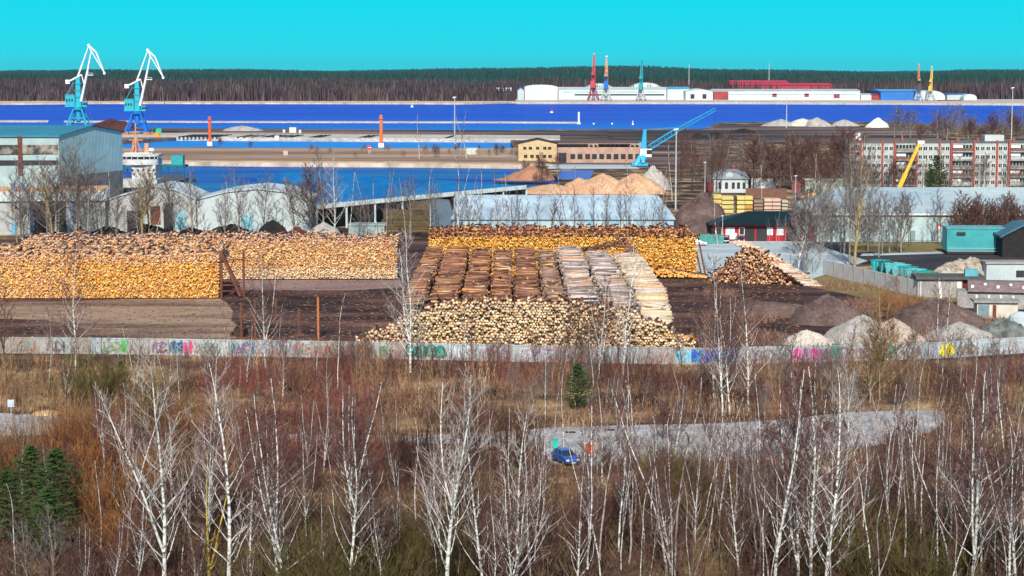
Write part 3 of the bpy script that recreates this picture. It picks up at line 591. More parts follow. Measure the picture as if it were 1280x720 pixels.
mb.add([(e0[0], e0[1] + 9, 0), (e1[0], e1[1] + 9, 0), (e1[0], e1[1] + 9, e1[2] - 1), (e0[0], e0[1] + 9, e0[2] - 1)], [(0, 1, 2, 3)])
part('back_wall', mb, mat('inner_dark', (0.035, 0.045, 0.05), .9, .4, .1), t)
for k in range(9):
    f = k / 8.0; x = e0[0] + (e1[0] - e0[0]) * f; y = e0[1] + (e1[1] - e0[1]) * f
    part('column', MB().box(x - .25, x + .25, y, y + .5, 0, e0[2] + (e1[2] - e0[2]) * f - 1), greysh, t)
# things under and in front of the shed
solo('plank_stack', MB().box(-7.5, 9, 0, 6, 0, 2.6).box(-7, 8.6, .2, 5.8, 2.7, 5.2).box(0, 8.4, .1, 5.9, 5.3, 7.4), two('olive_planks', (0.05, 0.038, 0.02), (0.13, 0.10, 0.05), 0.3, .35, .65, stretch=(.3, 1, 5)), 'large olive brown stack of old planks inside the dark shed opening', 'timber stack', (wx(512, 520), 522))
solo('gable_screen', MB().profile([(-3, 0), (4.6, 0), (3.4, 4), (1.8, 8.8), (-2.2, 9.2), (-3, 8)], 0, 5), mat('navy_sheet', (0.09, 0.13, 0.18), .6, .2, .3), 'dark blue-grey sheet gable between the shed opening and the pale blue warehouse', 'building', (wx(552, 505), 506))
solo('low_shed', MB().box(-4, 5, 0, 6, 0, 3.0).box(-4.3, 5.3, -.3, 6.3, 3.0, 3.3), mat('pale_hut', (.28, .36, .37), .7, .3, .3), 'low pale lean-to under the blue roofed shed, left of the plank stack', 'shed', (wx(455, 498), 500))

# ---- long pale blue warehouse in the middle
Yw = 505.0
t = thing('warehouse', 'long pale icy blue warehouse with pitched roof behind the centre log stack', 'warehouse', (0, Yw, 0))
zw = zy(273, Yw); x0, x1 = wx(566, Yw), wx(842, Yw); Yr = 517; zr = zy(243.5, Yr); xr0, xr1 = wx(570, Yr), wx(822, Yr)
part('wall', MB().box(x0, x1, 0, 24, 0, zw), ribbed('icy_wall', (0.38, 0.50, 0.54), 1.2, 'X', .5, .3, .25), t)
mb = MB(); quadsolid(mb, [(x0 - .4, -.5, zw), (x1 + .4, -.5, zw), (xr1, Yr - Yw, zr), (xr0, Yr - Yw, zr)], .3)
quadsolid(mb, [(x0 - .4, 24.5, zw), (xr0, Yr - Yw, zr), (xr1, Yr - Yw, zr), (x1 + .4, 24.5, zw)], .3)
mb.add([(x1 + .4, -.5, zw), (x1 + .4, 24.5, zw), (xr1, Yr - Yw, zr)], [(0, 1, 2)]); mb.add([(x0 - .4, -.5, zw), (x0 - .4, 24.5, zw), (xr0, Yr - Yw, zr)], [(0, 2, 1)])
part('roof', mb, ribbed('icy_roof', (0.34, 0.46, 0.56), 1.0, 'X', .5, .3, .3), t)
for k, x in enumerate(np.linspace(x0 + 2, x1 - 2, 9)): part('skylight', MB().box(x - .9, x + .9, -.12, -.02, zw - 1.6, zw - .7), mat('skylight_blue', (.25, .45, .62), .4), t)

# ---- long hall on the right with a big pale roof
Yh = 487.0
t = thing('warehouse', 'big pale grey-blue hall with long sloping roof in front of the flats', 'warehouse', (0, Yh, 0))
zw = zy(267, Yh); x0, x1 = wx(1018, Yh), wx(1420, Yh); Yr = 508; zr = zy(234, Yr); xr0, xr1 = wx(1046, Yr), wx(1420, Yr)
part('wall', MB().box(x0, x1, 0, 36, 0, zw), ribbed('hall_wall', (0.32, 0.45, 0.48), 1.4, 'X', .5, .3, .18), t)
mb = MB(); quadsolid(mb, [(x0 - .4, -.6, zw), (x1, -.6, zw), (xr1, Yr - Yh, zr), (xr0, Yr - Yh, zr)], .4); quadsolid(mb, [(x0 - .4, 36.5, zw), (xr0, Yr - Yh, zr), (xr1, Yr - Yh, zr), (x1, 36.5, zw)], .4)
mb.add([(x0 - .4, -.6, zw), (x0 - .4, 36.5, zw), (xr0, Yr - Yh, zr)], [(0, 2, 1)])
part('roof', mb, two('hall_roof', (0.26, 0.36, 0.44), (0.40, 0.50, 0.52), 0.05, .35, .62, c3=(.26, .34, .50), stretch=(1, 2, 1), bump=.1), t)
part('gutter', MB().box(x0, x1, -.8, -.62, zw - .35, zw + .05), framew, t)
part('doorway', MB().box(wx(1084, Yh), wx(1106, Yh), -.1, -.01, 2.6, 6.2), mat('panel_slate', (.24, .34, .42)), t)
part('wall_panel', MB().box(wx(1104, Yh), wx(1182, Yh), -.09, -.01, .4, 6.9), mat('panel_pale', (.40, .53, .55), .6, .1, .3), t)
for px in (1140, 1168): part('door', MB().box(wx(px, Yh) - .7, wx(px, Yh) + .7, -.2, -.1, .4, 2.8), mat('door_grey', (.2, .25, .28)), t)
sg = part('wall_sign', MB().box(wx(1170, Yh), wx(1176, Yh), -.22, -.10, 3.0, 4.6), mat('sign_white', (.7, .7, .7)), t)
part('sign_mark', MB().box(wx(1170.4, Yh), wx(1172.3, Yh), -.30, -.23, 3.1, 4.5).box(wx(1173, Yh), wx(1175.6, Yh), -.30, -.23, 3.9, 4.5).box(wx(1174.4, Yh), wx(1175.6, Yh), -.30, -.23, 3.1, 3.7), mat('mark_red', (.6, .02, .06)), sg)

# ---- five-storey flats
Yf_ = 700.0
t = thing('apartment_block', 'long grey five-storey block of flats with red brick strips and balconies', 'apartment block', (0, Yf_, 0))
x0, x1 = wx(1057, Yf_), wx(1400, Yf_); zt = zy(178.5, Yf_); st = (zt - 1.2) / 5.15
part('wall', MB().box(x0, x1, 0, 13, 0, zt), two('block_grey', (0.32, 0.35, 0.35), (0.50, 0.53, 0.52), 0.2, .3, .7, bump=.1), t)
part('roof', MB().box(x0 - .3, x1, -.3, 13.3, zt, zt + .5), mat('roof_dark', (.12, .12, .13)), t)
brk = mat('brick_strip', (0.33, 0.075, 0.06), .85, .25, .8)
for px in (1058.5, 1074.5, 1102, 1117, 1144.5, 1173, 1187.5, 1215.5, 1245, 1259.5, 1287):
    part('brick_strip', MB().box(wx(px, Yf_) - .34, wx(px, Yf_) + .34, -1.3 if px in (1058.5,1074.5,1117,1144.5,1187.5,1215.5,1259.5,1287) else -.5, -.01, 0, zt + .9), brk, t)
for (pa, pb) in ((1060, 1073), (1118.5, 1143), (1189, 1214), (1261, 1285.5)):
    xa_, xb_ = wx(pa, Yf_), wx(pb, Yf_)
    for f in range(5):
        z = 1.6 + f * st
        b = part('balcony', MB().box(xa_, xb_, -1.25, -.02, z - .25, z).box(xa_, xb_, -1.25, -1.15, z, z + .25), conc, t)
        part('railing_panel', MB().box(xa_ + .1, xb_ - .1, -1.30, -1.22, z + .25, z + 1.15), mat('railing_%d' % ((f + pa) % 3), [(.24, .20, .18), (.40, .44, .45), (.18, .09, .07)][int(f + pa) % 3]), b)
        q = MB(); n_ = 6
        for k in range(n_):
            xx = xa_ + (xb_ - xa_) * (k + .5) / n_; q.box(xx - (xb_ - xa_) / n_ * .38, xx + (xb_ - xa_) / n_ * .38, -.12, -.03, z + .3, z + 2.3)
        part('window', q, glass, b)
        if (f * 7 + int(pa)) % 3: part('glazing_frame', MB().box(xa_ + .1, (xa_ + xb_) / 2, -1.2, -1.14, z + 1.3, z + 2.2), framew, b)
wi = MB()
for (pa, pb, n_) in ((1076, 1101, 4), (1103.5, 1116, 2), (1146, 1172, 4), (1174.5, 1186, 2), (1217, 1244, 4), (1246.5, 1258, 2)):
    xa_, xb_ = wx(pa, Yf_), wx(pb, Yf_)
    for f in range(5):
        z = 1.9 + f * st
        for k in range(n_):
            xx = xa_ + (xb_ - xa_) * (k + .5) / n_
            fr = part('window', MB().box(xx - .75, xx + .75, -.08, -.01, z, z + 1.5), framew, t)
            part('pane', MB().box(xx - .62, xx - .05, -.12, -.085, z + .12, z + 1.38).box(xx + .05, xx + .62, -.12, -.085, z + .12, z + 1.38), glass, fr)
part('roof_house', MB().box(wx(1232, Yf_), wx(1256, Yf_), 3, 9, zt + .5, zt + 2.6), dirtyw, t)
for px in (1070, 1130, 1200, 1225, 1270): part('chimney', MB().box(wx(px, Yf_) - .5, wx(px, Yf_) + .5, 5, 6, zt + .5, zt + 1.6), brk, t)

# ---- yellow brick ruin and long ruin beside the basin
def openings(t, xs, z0, z1, w_, y, m=darkm):
    for x in xs: part('window', MB().box(x - w_ / 2, x + w_ / 2, y - .06, y, z0, z1), m, t)
Yu = gy(202.5)
t = thing('ruined_factory', 'pale yellow brick factory with gabled end and two rows of empty windows', 'ruin', (0, Yu, 0))
x0, x1 = wx(648, Yu), wx(696, Yu); zt = zy(180, Yu); zp = zy(174.5, Yu)
part('wall', MB().profile([(x0, 0), (x1, 0), (x1, zt), ((x0 + x1) / 2, zp), (x0, zt)], 0, 14), two('yellow_brick', (.44, .32, .18), (.60, .46, .28), .4, .3, .7, bump=.1), t)
part('roof', MB().profile([(x0 - .5, zt), ((x0 + x1) / 2, zp), (x1 + .5, zt), (x1 + .5, zt + .5), ((x0 + x1) / 2, zp + .5), (x0 - .5, zt + .5)], -.3, 14.5), mat('roof_tar', (.04, .03, .03)), t)
openings(t, [wx(p, Yu) for p in (656, 663, 672, 681, 687)], zy(187, Yu), zy(183.5, Yu), 1.5, -.01)
openings(t, [wx(p, Yu) for p in (657, 665, 672, 680.5, 687.5)], zy(197.5, Yu), zy(193.5, Yu), 1.6, -.01)
Yv = gy(203.5)
t = thing('ruined_factory', 'long roofless pinkish ruin with a row of square window holes', 'ruin', (0, Yv, 0))
x0, x1 = wx(697, Yv), wx(806, Yv); zt = zy(184, Yv)
part('wall', MB().box(x0, x1, 0, .8, 0, zt).box(x0, x0 + .8, .8, 15, 0, zt - 1).box(x1 - .8, x1, .8, 15, 0, zt).box(x0, x1, 15, 15.8, 0, zt + 1.2), two('pink_brick', (.32, .19, .15), (.48, .34, .28), .3, .3, .7, bump=.1), t)
q = MB()
for k in range(17):
    x = x0 + 3 + (x1 - x0 - 6) * k / 16; q.box(x - .3, x + .3, -.2, 15.4, zt + .05, zt + .6) if k % 5 != 3 else None
part('roof_beam', q, mat('charred_beam', (.03, .022, .02)), t)
part('roof', MB().box(x0, x0 + 14, 2, 15, zt + .7, zt + 1.0).box(x0 + 19, x1 - 6, 8, 15, zt + .7, zt + 1.0), mat('roof_tar', (.04, .03, .03)), t)
openings(t, [wx(p, Yv) for p in (716, 725, 734.5, 743, 752, 761, 770, 779, 788, 797)], zy(199, Yv), zy(192.5, Yv), 2.2, -.01)
part('doorway', MB().box(wx(698, Yv), wx(708, Yv), -.07, -.01, 0, zt - 2.5), darkm, t)

# ---- old white house with mansard roof, annex
Yo = gy(241)
t = thing('old_house', 'old white house with grey hipped mansard roof among the trees', 'house', (0, Yo, 0))
x0, x1 = wx(892, Yo), wx(935, Yo); z1 = zy(224, Yo); z2 = zy(214, Yo); z3 = zy(209, Yo)
part('wall', MB().box(x0, x1, 0, 9, 0, z1), dirtyw, t)
def frus(mb, x0, x1, y0, y1, z0, X0, X1, Y0, Y1, Z1):
    return mb.add([(x0,y0,z0),(x1,y0,z0),(x1,y1,z0),(x0,y1,z0),(X0,Y0,Z1),(X1,Y0,Z1),(X1,Y1,Z1),(X0,Y1,Z1)], [(0,3,2,1),(4,5,6,7),(0,1,5,4),(1,2,6,5),(2,3,7,6),(3,0,4,7)])
mb = MB(); frus(mb, x0 - .5, x1 + .5, -.5, 9.5, z1 + .02, x0 + .8, x1 - .8, .6, 8.4, z2 - .5); frus(mb, x0 + .8, x1 - .8, .6, 8.4, z2 - .49, x0 + 3.2, x1 - 3.2, 3.5, 5.5, z3 - .9)
rf = part('roof', mb, mat('slate_grey', (.20, .23, .26), .7, .15, .3), t)
part('dormer', MB().profile([(-1.2, 0), (1.2, 0), (1.2, 1.4), (0, 2.2), (-1.2, 1.4)], 0, 3), dirtyw, rf, ((x0 + x1) / 2 - .5, -.1, z1 + .4)); part('chimney', MB().box(-.4, .4, -.4, .4, 0, 1.8), brk, rf, (x1 - 4.5, 4.5, z3 - 1.6))
openings(t, [wx(p, Yo) for p in (900, 908, 916.5, 923, 930)], zy(236, Yo), zy(228, Yo), 1.0, -.01)
part('side_wall', MB().box(x0 - 1.8, x0 - .05, 1, 8, 0, z1 - 1), brk, t)
t = thing('annex_house', 'white single-storey annex with thin brown flat roof right of the old house', 'house', (0, Yo, 0))
x0, x1 = wx(939, Yo), wx(969, Yo); z1 = zy(222, Yo)
part('wall', MB().box(x0, x1, 0, 7, 0, z1), dirtyw, t); part('roof', MB().box(x0 - .6, x1 - 2, -.5, 7.5, z1 + .4, z1 + .9).box(x0 - .4, x1 + .3, -.3, 7.3, z1, z1 + .39), mat('roof_brown', (.16, .07, .05)), t)
part('garage_door', MB().box(x1 - 5, x1 - 1, -.06, -.01, .2, z1 - .6), framew, t)
solo('board_fence', MB().box(-6, 7.5, 0, .3, 0, 3.2), mat('fence_brown', (.16, .08, .06), .9, .4, 1.5), 'brown board fence under the white annex', 'fence', (wx(955, 655), 655))
solo('shed_hut', MB().profile([(-5, 0), (5, 0), (5, 3.2), (0, 5), (-5, 3.2)], 0, 6), mat('hut_red', (.35, .09, .10)), 'small faded red hut behind the tall bare trees', 'hut', (wx(1010, 690), 690))
solo('shed_hut', MB().box(-8, 8, 0, 6, 0, 4.4).box(-8.4, 8.4, -.4, 6.4, 4.4, 4.8), mat('hut_green', (.34, .40, .32), .8, .3, .3), 'pale greenish hut left of the flats', 'hut', (wx(1036, 680), 680))

# ---- red building with dark hipped roof, its windows
Yd = gy(301.5)
t = thing('red_building', 'long dark red single-storey building under a dark green hipped roof', 'building', (0, Yd, 0))
x0, x1 = wx(893, Yd), wx(1017, Yd); z1 = 4.0
part('wall', MB().box(x0, x1, 0, 12, 0, z1), mat('red_boards', (.36, .012, .025), .7, .2, .5, stretch=(1, 1, .2)), t)
mb = MB(); frus(mb, x0 - 1.4, x1 + 1.6, -1.5, 13.5, z1 + .02, x0 + 9, x1 - 4, 5.5, 6.5, z1 + 3.0); part('roof', mb, mat('dark_green_roof', (.006, .018, .023), .5, .2, .3), t)
for px, w_, c in ((898, 1.6, 0), (912.5, 2.2, 1), (927, 1.4, 0), (937, 2.4, 2), (952, 2.6, 2), (962, 1.5, 1), (975, 1.6, 1), (990, 3.0, 2), (997, 1.6, 3), (1008, 1.5, 1)):
    xx = wx(px, Yd); fr = part('window', MB().box(xx - w_ / 2, xx + w_ / 2, -.10, -.01, 1.5 if c != 2 else .1, 3.4), framew if c in (0, 1) else darkm, t)
    part('pane', MB().box(xx - w_ / 2 + .15, xx + w_ / 2 - .15, -.14, -.105, 1.65 if c != 2 else .25, 3.25), [glass, mat('pane_pale', (.5, .6, .62), .3), darkm, mat('pane_teal', (.05, .5, .5), .3)][c], fr)
part('banner', MB().box(wx(912, Yd), wx(921, Yd), -.2, -.12, .5, 2.0), framew, t)
part('porch', MB().box(x0 - .9, x0 + .1, -1.2, 1, 2.9, 3.1).box(x0 - .8, x0 - .6, -1.1, -.9, 0, 2.9), darkm, t)
solo('gate_fence', MB().box(-3.2, -.2, 0, .1, 0, 2.4).box(.1, 3.4, 0, .1, 0, 2.4).box(-3.4, -3.2, -.1, .2, 0, 2.7).box(-.2, .1, -.1, .2, 0, 2.7).box(3.4, 3.6, -.1, .2, 0, 2.7), mat('fence_teal', (.06, .24, .22), .6, .3, 1), 'teal metal gate left of the red building', 'gate', (wx(886, 480), 480))

# ---- teal corrugated shed, dark building, low things on the right
Yt = 452.0
t = thing('corrugated_shed', 'turquoise corrugated metal shed with two dark windows', 'shed', (wx(1226, Yt), Yt, 0), rad(-3))
hw = 7.7; zt = 6.0
part('wall', MB().box(-hw, hw, 0, 7, 0.9, zt), ribbed('turq_ribs', (.07, .40, .44), .45, 'X', .5, .8, .2), t); part('base', MB().box(-hw + .1, hw - .1, .1, 6.9, 0, .9), darkm, t)
part('roof', MB().box(-hw - .2, hw + .2, -.2, 7.2, zt, zt + .25), mat('shed_roof', (.12, .33, .38)), t)
part('window', MB().box(-5.6, -3.6, -.12, -.02, zt - 1.6, zt - .8), darkm, t); part('window', MB().box(2.6, 4.8, -.12, -.02, zt - 1.6, zt - .8), darkm, t)
part('railing', MB().box(-hw, hw, -1.1, -1.0, 1.6, 1.7).box(-hw, hw, -1.1, -1.0, .9, 1.0), greysh, t)
t = thing('dark_building', 'black boarded building with blue-grey lean-to roof at the right edge', 'building', (wx(1276, 446), 446, 0))
part('wall', MB().profile([(-4.2, 0), (12, 0), (12, 8.2), (0, 6.8), (-4.2, 4.6)], 0, 9), mat('black_boards', (.02, .018, .02), .9, .4, 1), t)
part('roof', MB().profile([(-4.8, 4.4), (0, 6.9), (12, 8.3), (12, 8.9), (0, 7.5), (-4.8, 4.9)], -.5, 9.4), mat('lean_roof', (.05, .13, .19)), t)

# concrete boundary wall running diagonally at right
def wall_run(name, label, p0, p1, h, m, n, base=0.0, cap=None, th=.25):
    (x0, y0), (x1, y1) = G(*p0), G(*p1); L = math.hypot(x1 - x0, y1 - y0); a = math.atan2(y1 - y0, x1 - x0)
    t = thing(name, label, 'wall', (x0, y0, base), a)
    pm = MB().box(.03, L / n - .03, 0, th, 0, h).mesh('panel', m); q = MB().box(-.12, .12, -.08, th + .08, 0, h + .1).mesh('post', conc)
    for k in range(n):
        link('panel', pm, t, (k * L / n, 0, 0)); link('post', q, t, (k * L / n, 0, 0))
    return t
wall_run('panel_wall', 'whitish concrete panel wall running beside the birch log pile', (975, 331), (1030, 343), 2.6, mat('wall_pale', (.60, .68, .70), .8, .2, .5), 4)
wall_run('panel_wall', 'grey concrete panel wall between the green field and the teal bins', (1030, 343), (1150, 372), 3.0, two('fence_grey', (.42, .42, .44), (.62, .62, .64), .3, .3, .7, bump=.1), 9)

t = thing('bunker', 'flat-roofed concrete bunker with white door leaf and dark red opening', 'building', (wx(1181, gy(370)), gy(372), 0), rad(-4))
part('wall', MB().box(-5.6, 2.6, 0, 6, 0, 3.4).box(6.0, 6.6, 0, 6, 0, 3.4), conc, t); part('roof', MB().box(-6, 6.8, -.6, 6.4, 3.4, 3.9), mat('bunker_roof', (.08, .08, .09), .8, .4, .6), t)
part('opening', MB().box(2.65, 5.95, .4, .6, 0, 3.3), mat('inner_red', (.10, .02, .02)), t); part('door', MB().box(6.3, 8.4, -.25, -.12, 0, 3.3), mat('door_icy', (.55, .70, .74)), t)
part('buttress', MB().profx([(-1.6, 0), (-.02, 0), (-.02, 3)], -1.8, -1.3), framew, t); part('buttress', MB().profx([(-1.0, 0), (-.02, 0), (-.02, 3)], 1.6, 2.4), mat('pillar_cream', (.6, .6, .5)), t)
part('skylight', MB().box(3.2, 5.6, 1, 2.4, 3.9, 5.2), mat('box_teal', (.10, .34, .40)), t)
t = thing('ribbed_bunker', 'long low bunker with studded sloping roof and white buttresses', 'building', (wx(1240, gy(384)), gy(386), 0), rad(-12))
part('wall', MB().box(-6.6, 9, 0, 5, 0, 3.0), conc, t)
rf = part('roof', MB().profx([(-.6, 3.0), (5.2, 3.0), (5.2, 4.6), (2, 4.6)], -4.8, 9), mat('stud_roof', (.19, .14, .15), .9, .35, .6), t)
for k in range(6): part('roof_stud', MB().box(-.25, .25, -.2, .2, 0, .5), framew, rf, (-4 + 2.2 * k, .6 + .7 * (k % 2), 3.6 + .3 * (k % 2)))
for k in range(6): part('buttress', MB().profx([(-1.1, 0), (-.02, 0), (-.02, 2.4)], -3.4 + 2.1 * k, -3.1 + 2.1 * k), framew, t)
t = thing('garage', 'small cream garage with grey door below the ribbed bunker', 'garage', (wx(1243, gy(397)), gy(398), 0), rad(-5))
part('wall', MB().box(-3.2, 3.6, 0, 4, 0, 2.7), mat('cream_wall', (.55, .52, .45), .8, .2, .5), t); part('roof', MB().box(-3.8, 4, -.5, 4.3, 2.7, 3.0), conc, t); part('door', MB().box(-3.0, -1.2, -.08, -.01, 0, 2.3), mat('door_slate', (.16, .24, .28)), t); part('door', MB().box(-.6, .0, -.08, -.01, 0, 2.3), rust, t)
t = thing('concrete_hut', 'pale lumpy concrete hut with dark hole at the right edge above the bunkers', 'hut', (wx(1262, 388), 388, 0))
part('wall', MB().box(-4.6, 7, 0, 4, 0, 4.2), m_g1, t); part('window', MB().box(1.2, 2.8, -.1, -.01, 1.6, 2.9), darkm, t); part('roof', MB().box(-4.9, 7.3, -.3, 4.3, 4.2, 4.6), conc, t)
solo('water_tank', MB().tube((0, 0, 0), (0, 0, 2.6), 1.9, 1.7, 14).tube((0, 0, 2.6), (0, 0, 3.3), 1.7, .6, 14), m_g1, 'rounded pale tank right of the cream garage', 'tank', (wx(1274, 318), 318))
solo('white_hut', MB().box(-1.6, 1.6, 0, 2.5, 0, 4.6).box(-1.8, 1.8, -.2, 2.7, 4.6, 4.8), framew, 'small whitish kiosk on the bank left of the flats, behind brown trees', 'hut', (wx(1073, 1180), 1180))

# ---- stacked teal bins
bm_ = mat('bin_teal', (.02, .30, .33), .5, .3, .8); bm2 = mat('bin_green', (.03, .33, .14), .5, .3, .8); bm3 = mat('bin_cyan', (.12, .48, .52), .5, .2, .8)
k = 0
for px, py, m, lb in ((1100, 341, bm_, 'leftmost'), (1110, 343, mat('bin_dark', (.02, .12, .13)), 'second'), (1118, 345, bm3, 'third'), (1126, 347, bm3, 'fourth'), (1135, 350, bm_, 'fifth'), (1145, 353, bm3, 'sixth'), (1152, 355, bm_, 'seventh'), (1159, 357, bm2, 'green rightmost')):
    Y = gy(py); t = thing('waste_skip', lb + ' in the row of teal waste skips behind the grey wall', 'skip', (wx(px, Y), Y, 0), rad(-35), 'waste skips in a row')
    part('body', MB().add([(-1.2, -1, 0), (1.2, -1, 0), (1.2, 1, 0), (-1.2, 1, 0), (-1.6, -1.2, 2.6), (1.6, -1.2, 2.6), (1.6, 1.2, 2.6), (-1.6, 1.2, 2.6)], [(0,3,2,1),(0,1,5,4),(1,2,6,5),(2,3,7,6),(3,0,4,7)]), m, t)
    part('rim', MB().box(-1.7, 1.7, -1.3, -1.15, 2.5, 2.7).box(-1.7, 1.7, 1.15, 1.3, 2.5, 2.7).box(-1.7, -1.5, -1.15, 1.15, 2.5, 2.7).box(1.5, 1.7, -1.15, 1.15, 2.5, 2.7), m, t)
    for s in (-.8, 0, .8): part('rib', MB().box(s - .06, s + .06, -1.3, -1.05, 0.1, 2.5), bm3, t)

# ---- lumber stacks in packs
ylw = lambda i, c: two('lumber_%d' % i, tuple(v * .75 for v in c), c, .6, .35, .65, stretch=(.4, 1, 6), bump=.3)
cols = [(.66, .52, .16), (.62, .52, .20), (.72, .58, .20), (.30, .20, .16), (.66, .46, .36), (.46, .44, .34), (.34, .24, .18)]
for i, (pa, pb, pt, pbm, lb) in enumerate([(891, 902, 243, 260, 'small yellow lumber stack at the left, half hidden by the earth bank'), (902, 917, 245, 266, 'two-column yellow lumber stack left of the tall bright one'), (921, 941, 245, 268, 'tall bright yellow lumber stack with one orange pack'), (942, 954, 250, 268, 'low brown weathered lumber stack beside the bright yellow one'), (955, 976, 248, 268, 'pinkish wide lumber stack in the middle of the row'), (977, 985, 250, 267, 'narrow grey-green lumber stack right of the pinkish one'), (985, 996, 252, 268, 'brown lumber stack at the right end of the row')]):
    Y = 583.0; x0, x1 = wx(pa, Y), wx(pb, Y); zt = zy(pt, Y); t = thing('lumber_stack', lb, 'lumber stack', ((x0 + x1) / 2, Y, 0), 0, 'sawn lumber stacks in a row'); hw = (x1 - x0) / 2; n = 4; zb = max(0.2, 0)
    nx_ = 2 if hw > 1.9 else 1
    for r in range(n):
        for c in range(nx_):
            a = -hw + 2 * hw * c / nx_ + .06; b = -hw + 2 * hw * (c + 1) / nx_ - .06
            mm = ylw(i, cols[i]) if not (i == 2 and r < 2 and c == 1) else ylw(9, (.62, .30, .06))
            part('pack', MB().box(a, b, 0, 5, .2 + r * zt / n, (r + 1) * zt / n - .12), mm, t)
    q = MB()
    for r in range(n): q.box(-hw + .1, hw - .1, .1, 4.9, r * zt / n - (.0 if r == 0 else .12), .2 + r * zt / n)
    part('bearers', q, darkm, t)

# ---- ship
Ys = 690.0; m_ship = two('ship_white', (.34, .37, .38), (.60, .61, .60), .5, .3, .6, bump=.1)
t = thing('cargo_ship', 'white ship superstructure with curved bridge windows and orange masts behind the hall', 'ship', (wx(174, Ys), Ys, WATER))
def zz(py): return zy(py, Ys) - WATER
part('hull', MB().add([(-7, -8, -.5), (7, -8, -.5), (7, 60, -.5), (0, 74, -.5), (-7, 60, -.5), (-7.6, -8, 3.0), (7.6, -8, 3.0), (7.6, 60, 3.0), (0, 78, 4), (-7.6, 60, 3.0)], [(0,4,3,2,1),(5,6,7,8,9),(0,1,6,5),(1,2,7,6),(2,3,8,7),(3,4,9,8),(4,0,5,9)]), mat('hull_dark', (.06, .08, .12)), t)
part('house', MB().box(-2.4, 5.8, 0, 12, 3, zz(205)).box(-6, 6.6, -2, 13, 3, zz(224)), m_ship, t)
arc = [(6.6 * math.sin(a) * 1.0, -3.4 * math.cos(a) + 2) for a in np.linspace(-1.45, 1.45, 13)]
br = part('bridge', MB().prism([(-6.6, 9), *arc, (6.6, 9)], zz(206), zz(199)), m_ship, t)
part('bridge_window', MB().prism([(-6.3, 8), *[(x * 1.003, y - .06) for x, y in arc], (6.3, 8)], zz(199) + .01, zz(195.8)), glass, br); part('roof', MB().prism([(-6.9, 9.4), *[(x * 1.05, y * 1.05 - .3) for x, y in arc], (6.9, 9.4)], zz(195.8) + .01, zz(193)).box(-5, 4, 1, 7, zz(193) + .02, zz(191)), m_ship, br)
q = MB()
for k in range(9):
    a = -1.3 + 2.6 * k / 8; q.box(6.66 * math.sin(a) - .12, 6.66 * math.sin(a) + .12, -3.4 * math.cos(a) + 1.75, -3.4 * math.cos(a) + 2.0, zz(199), zz(195.8))
part('mullion', q, m_ship, br)
ms = part('mast', MB().tube((-1.6, 4, zz(193)), (-1.6, 4, zz(154)), .35, .2, 8).tube((-3.5, 4, zz(193)), (-1.6, 4, zz(170)), .2, None, 6).tube((.3, 4, zz(193)), (-1.6, 4, zz(170)), .2, None, 6).box(-4, .8, 3.9, 4.1, zz(176), zz(175)).box(-3.2, 0, 3.9, 4.1, zz(166), zz(165.2)), mat('mast_orange', (.55, .26, .14)), t)
part('funnel', MB().box(-3.2, -1.9, 6, 8, zz(193), zz(178)).box(1.0, 2.4, 6, 8, zz(193), zz(180)), mat('funnel_salmon', (.55, .28, .20)), t)
part('radar_dome', MB().tube((4, 3, zz(193)), (4, 3, zz(189)), .35).tube((4, 3, zz(189)), (4, 3, zz(185.5)), 1.1, .9, 12), framew, t)
q = MB()
for k in range(7): q.box(-5.6 + 1.8 * k, -5.0 + 1.8 * k, -2.1, -2.01, zz(214), zz(211))
part('porthole', q, glass, t)
# teal pontoon rig
t = thing('work_platform', 'dark teal legged work platform floating in the blue basin beside the ship', 'platform', (wx(217, 770), 770, WATER))
part('deck', MB().box(-5.5, 4.5, 0, 8, 6.0, 6.8), mat('plat_teal', (.01, .12, .16)), t); part('cabin', MB().box(-1, 3.6, 1, 5, 6.82, 10.5), mat('plat_cab', (.03, .30, .33)), t)
for x in (-4.8, -2.2, 1.4, 4.0): part('leg', MB().tube((x, .6, -1), (x, .6, 6.0), .3), mat('plat_teal', (.01, .12, .16)), t)
part('barge', MB().box(-9, 7, -2, 10, -.3, 1.0), mat('barge_green', (.02, .12, .08)), t)
solo('green_container', MB().box(-3, 3, 0, 2.6, 0, 2.7).box(-3.1, 3.1, -.1, 2.7, 2.7, 2.85), mat('cont_green', (.03, .42, .24)), 'bright green container on the pier right of the portal cranes', 'container', (wx(196, gy(166, .6)), gy(166, .6), .6))
solo('orange_box', MB().box(-1.6, 1.6, 0, 2, 0, 2.4).box(-1.7, 1.7, -.1, 2.1, 2.4, 2.5), mat('box_orange', (.65, .26, .05)), 'orange crate on the pier edge beside the right portal crane', 'crate', (wx(193, gy(172, .6)), gy(171.4, .6), .8))
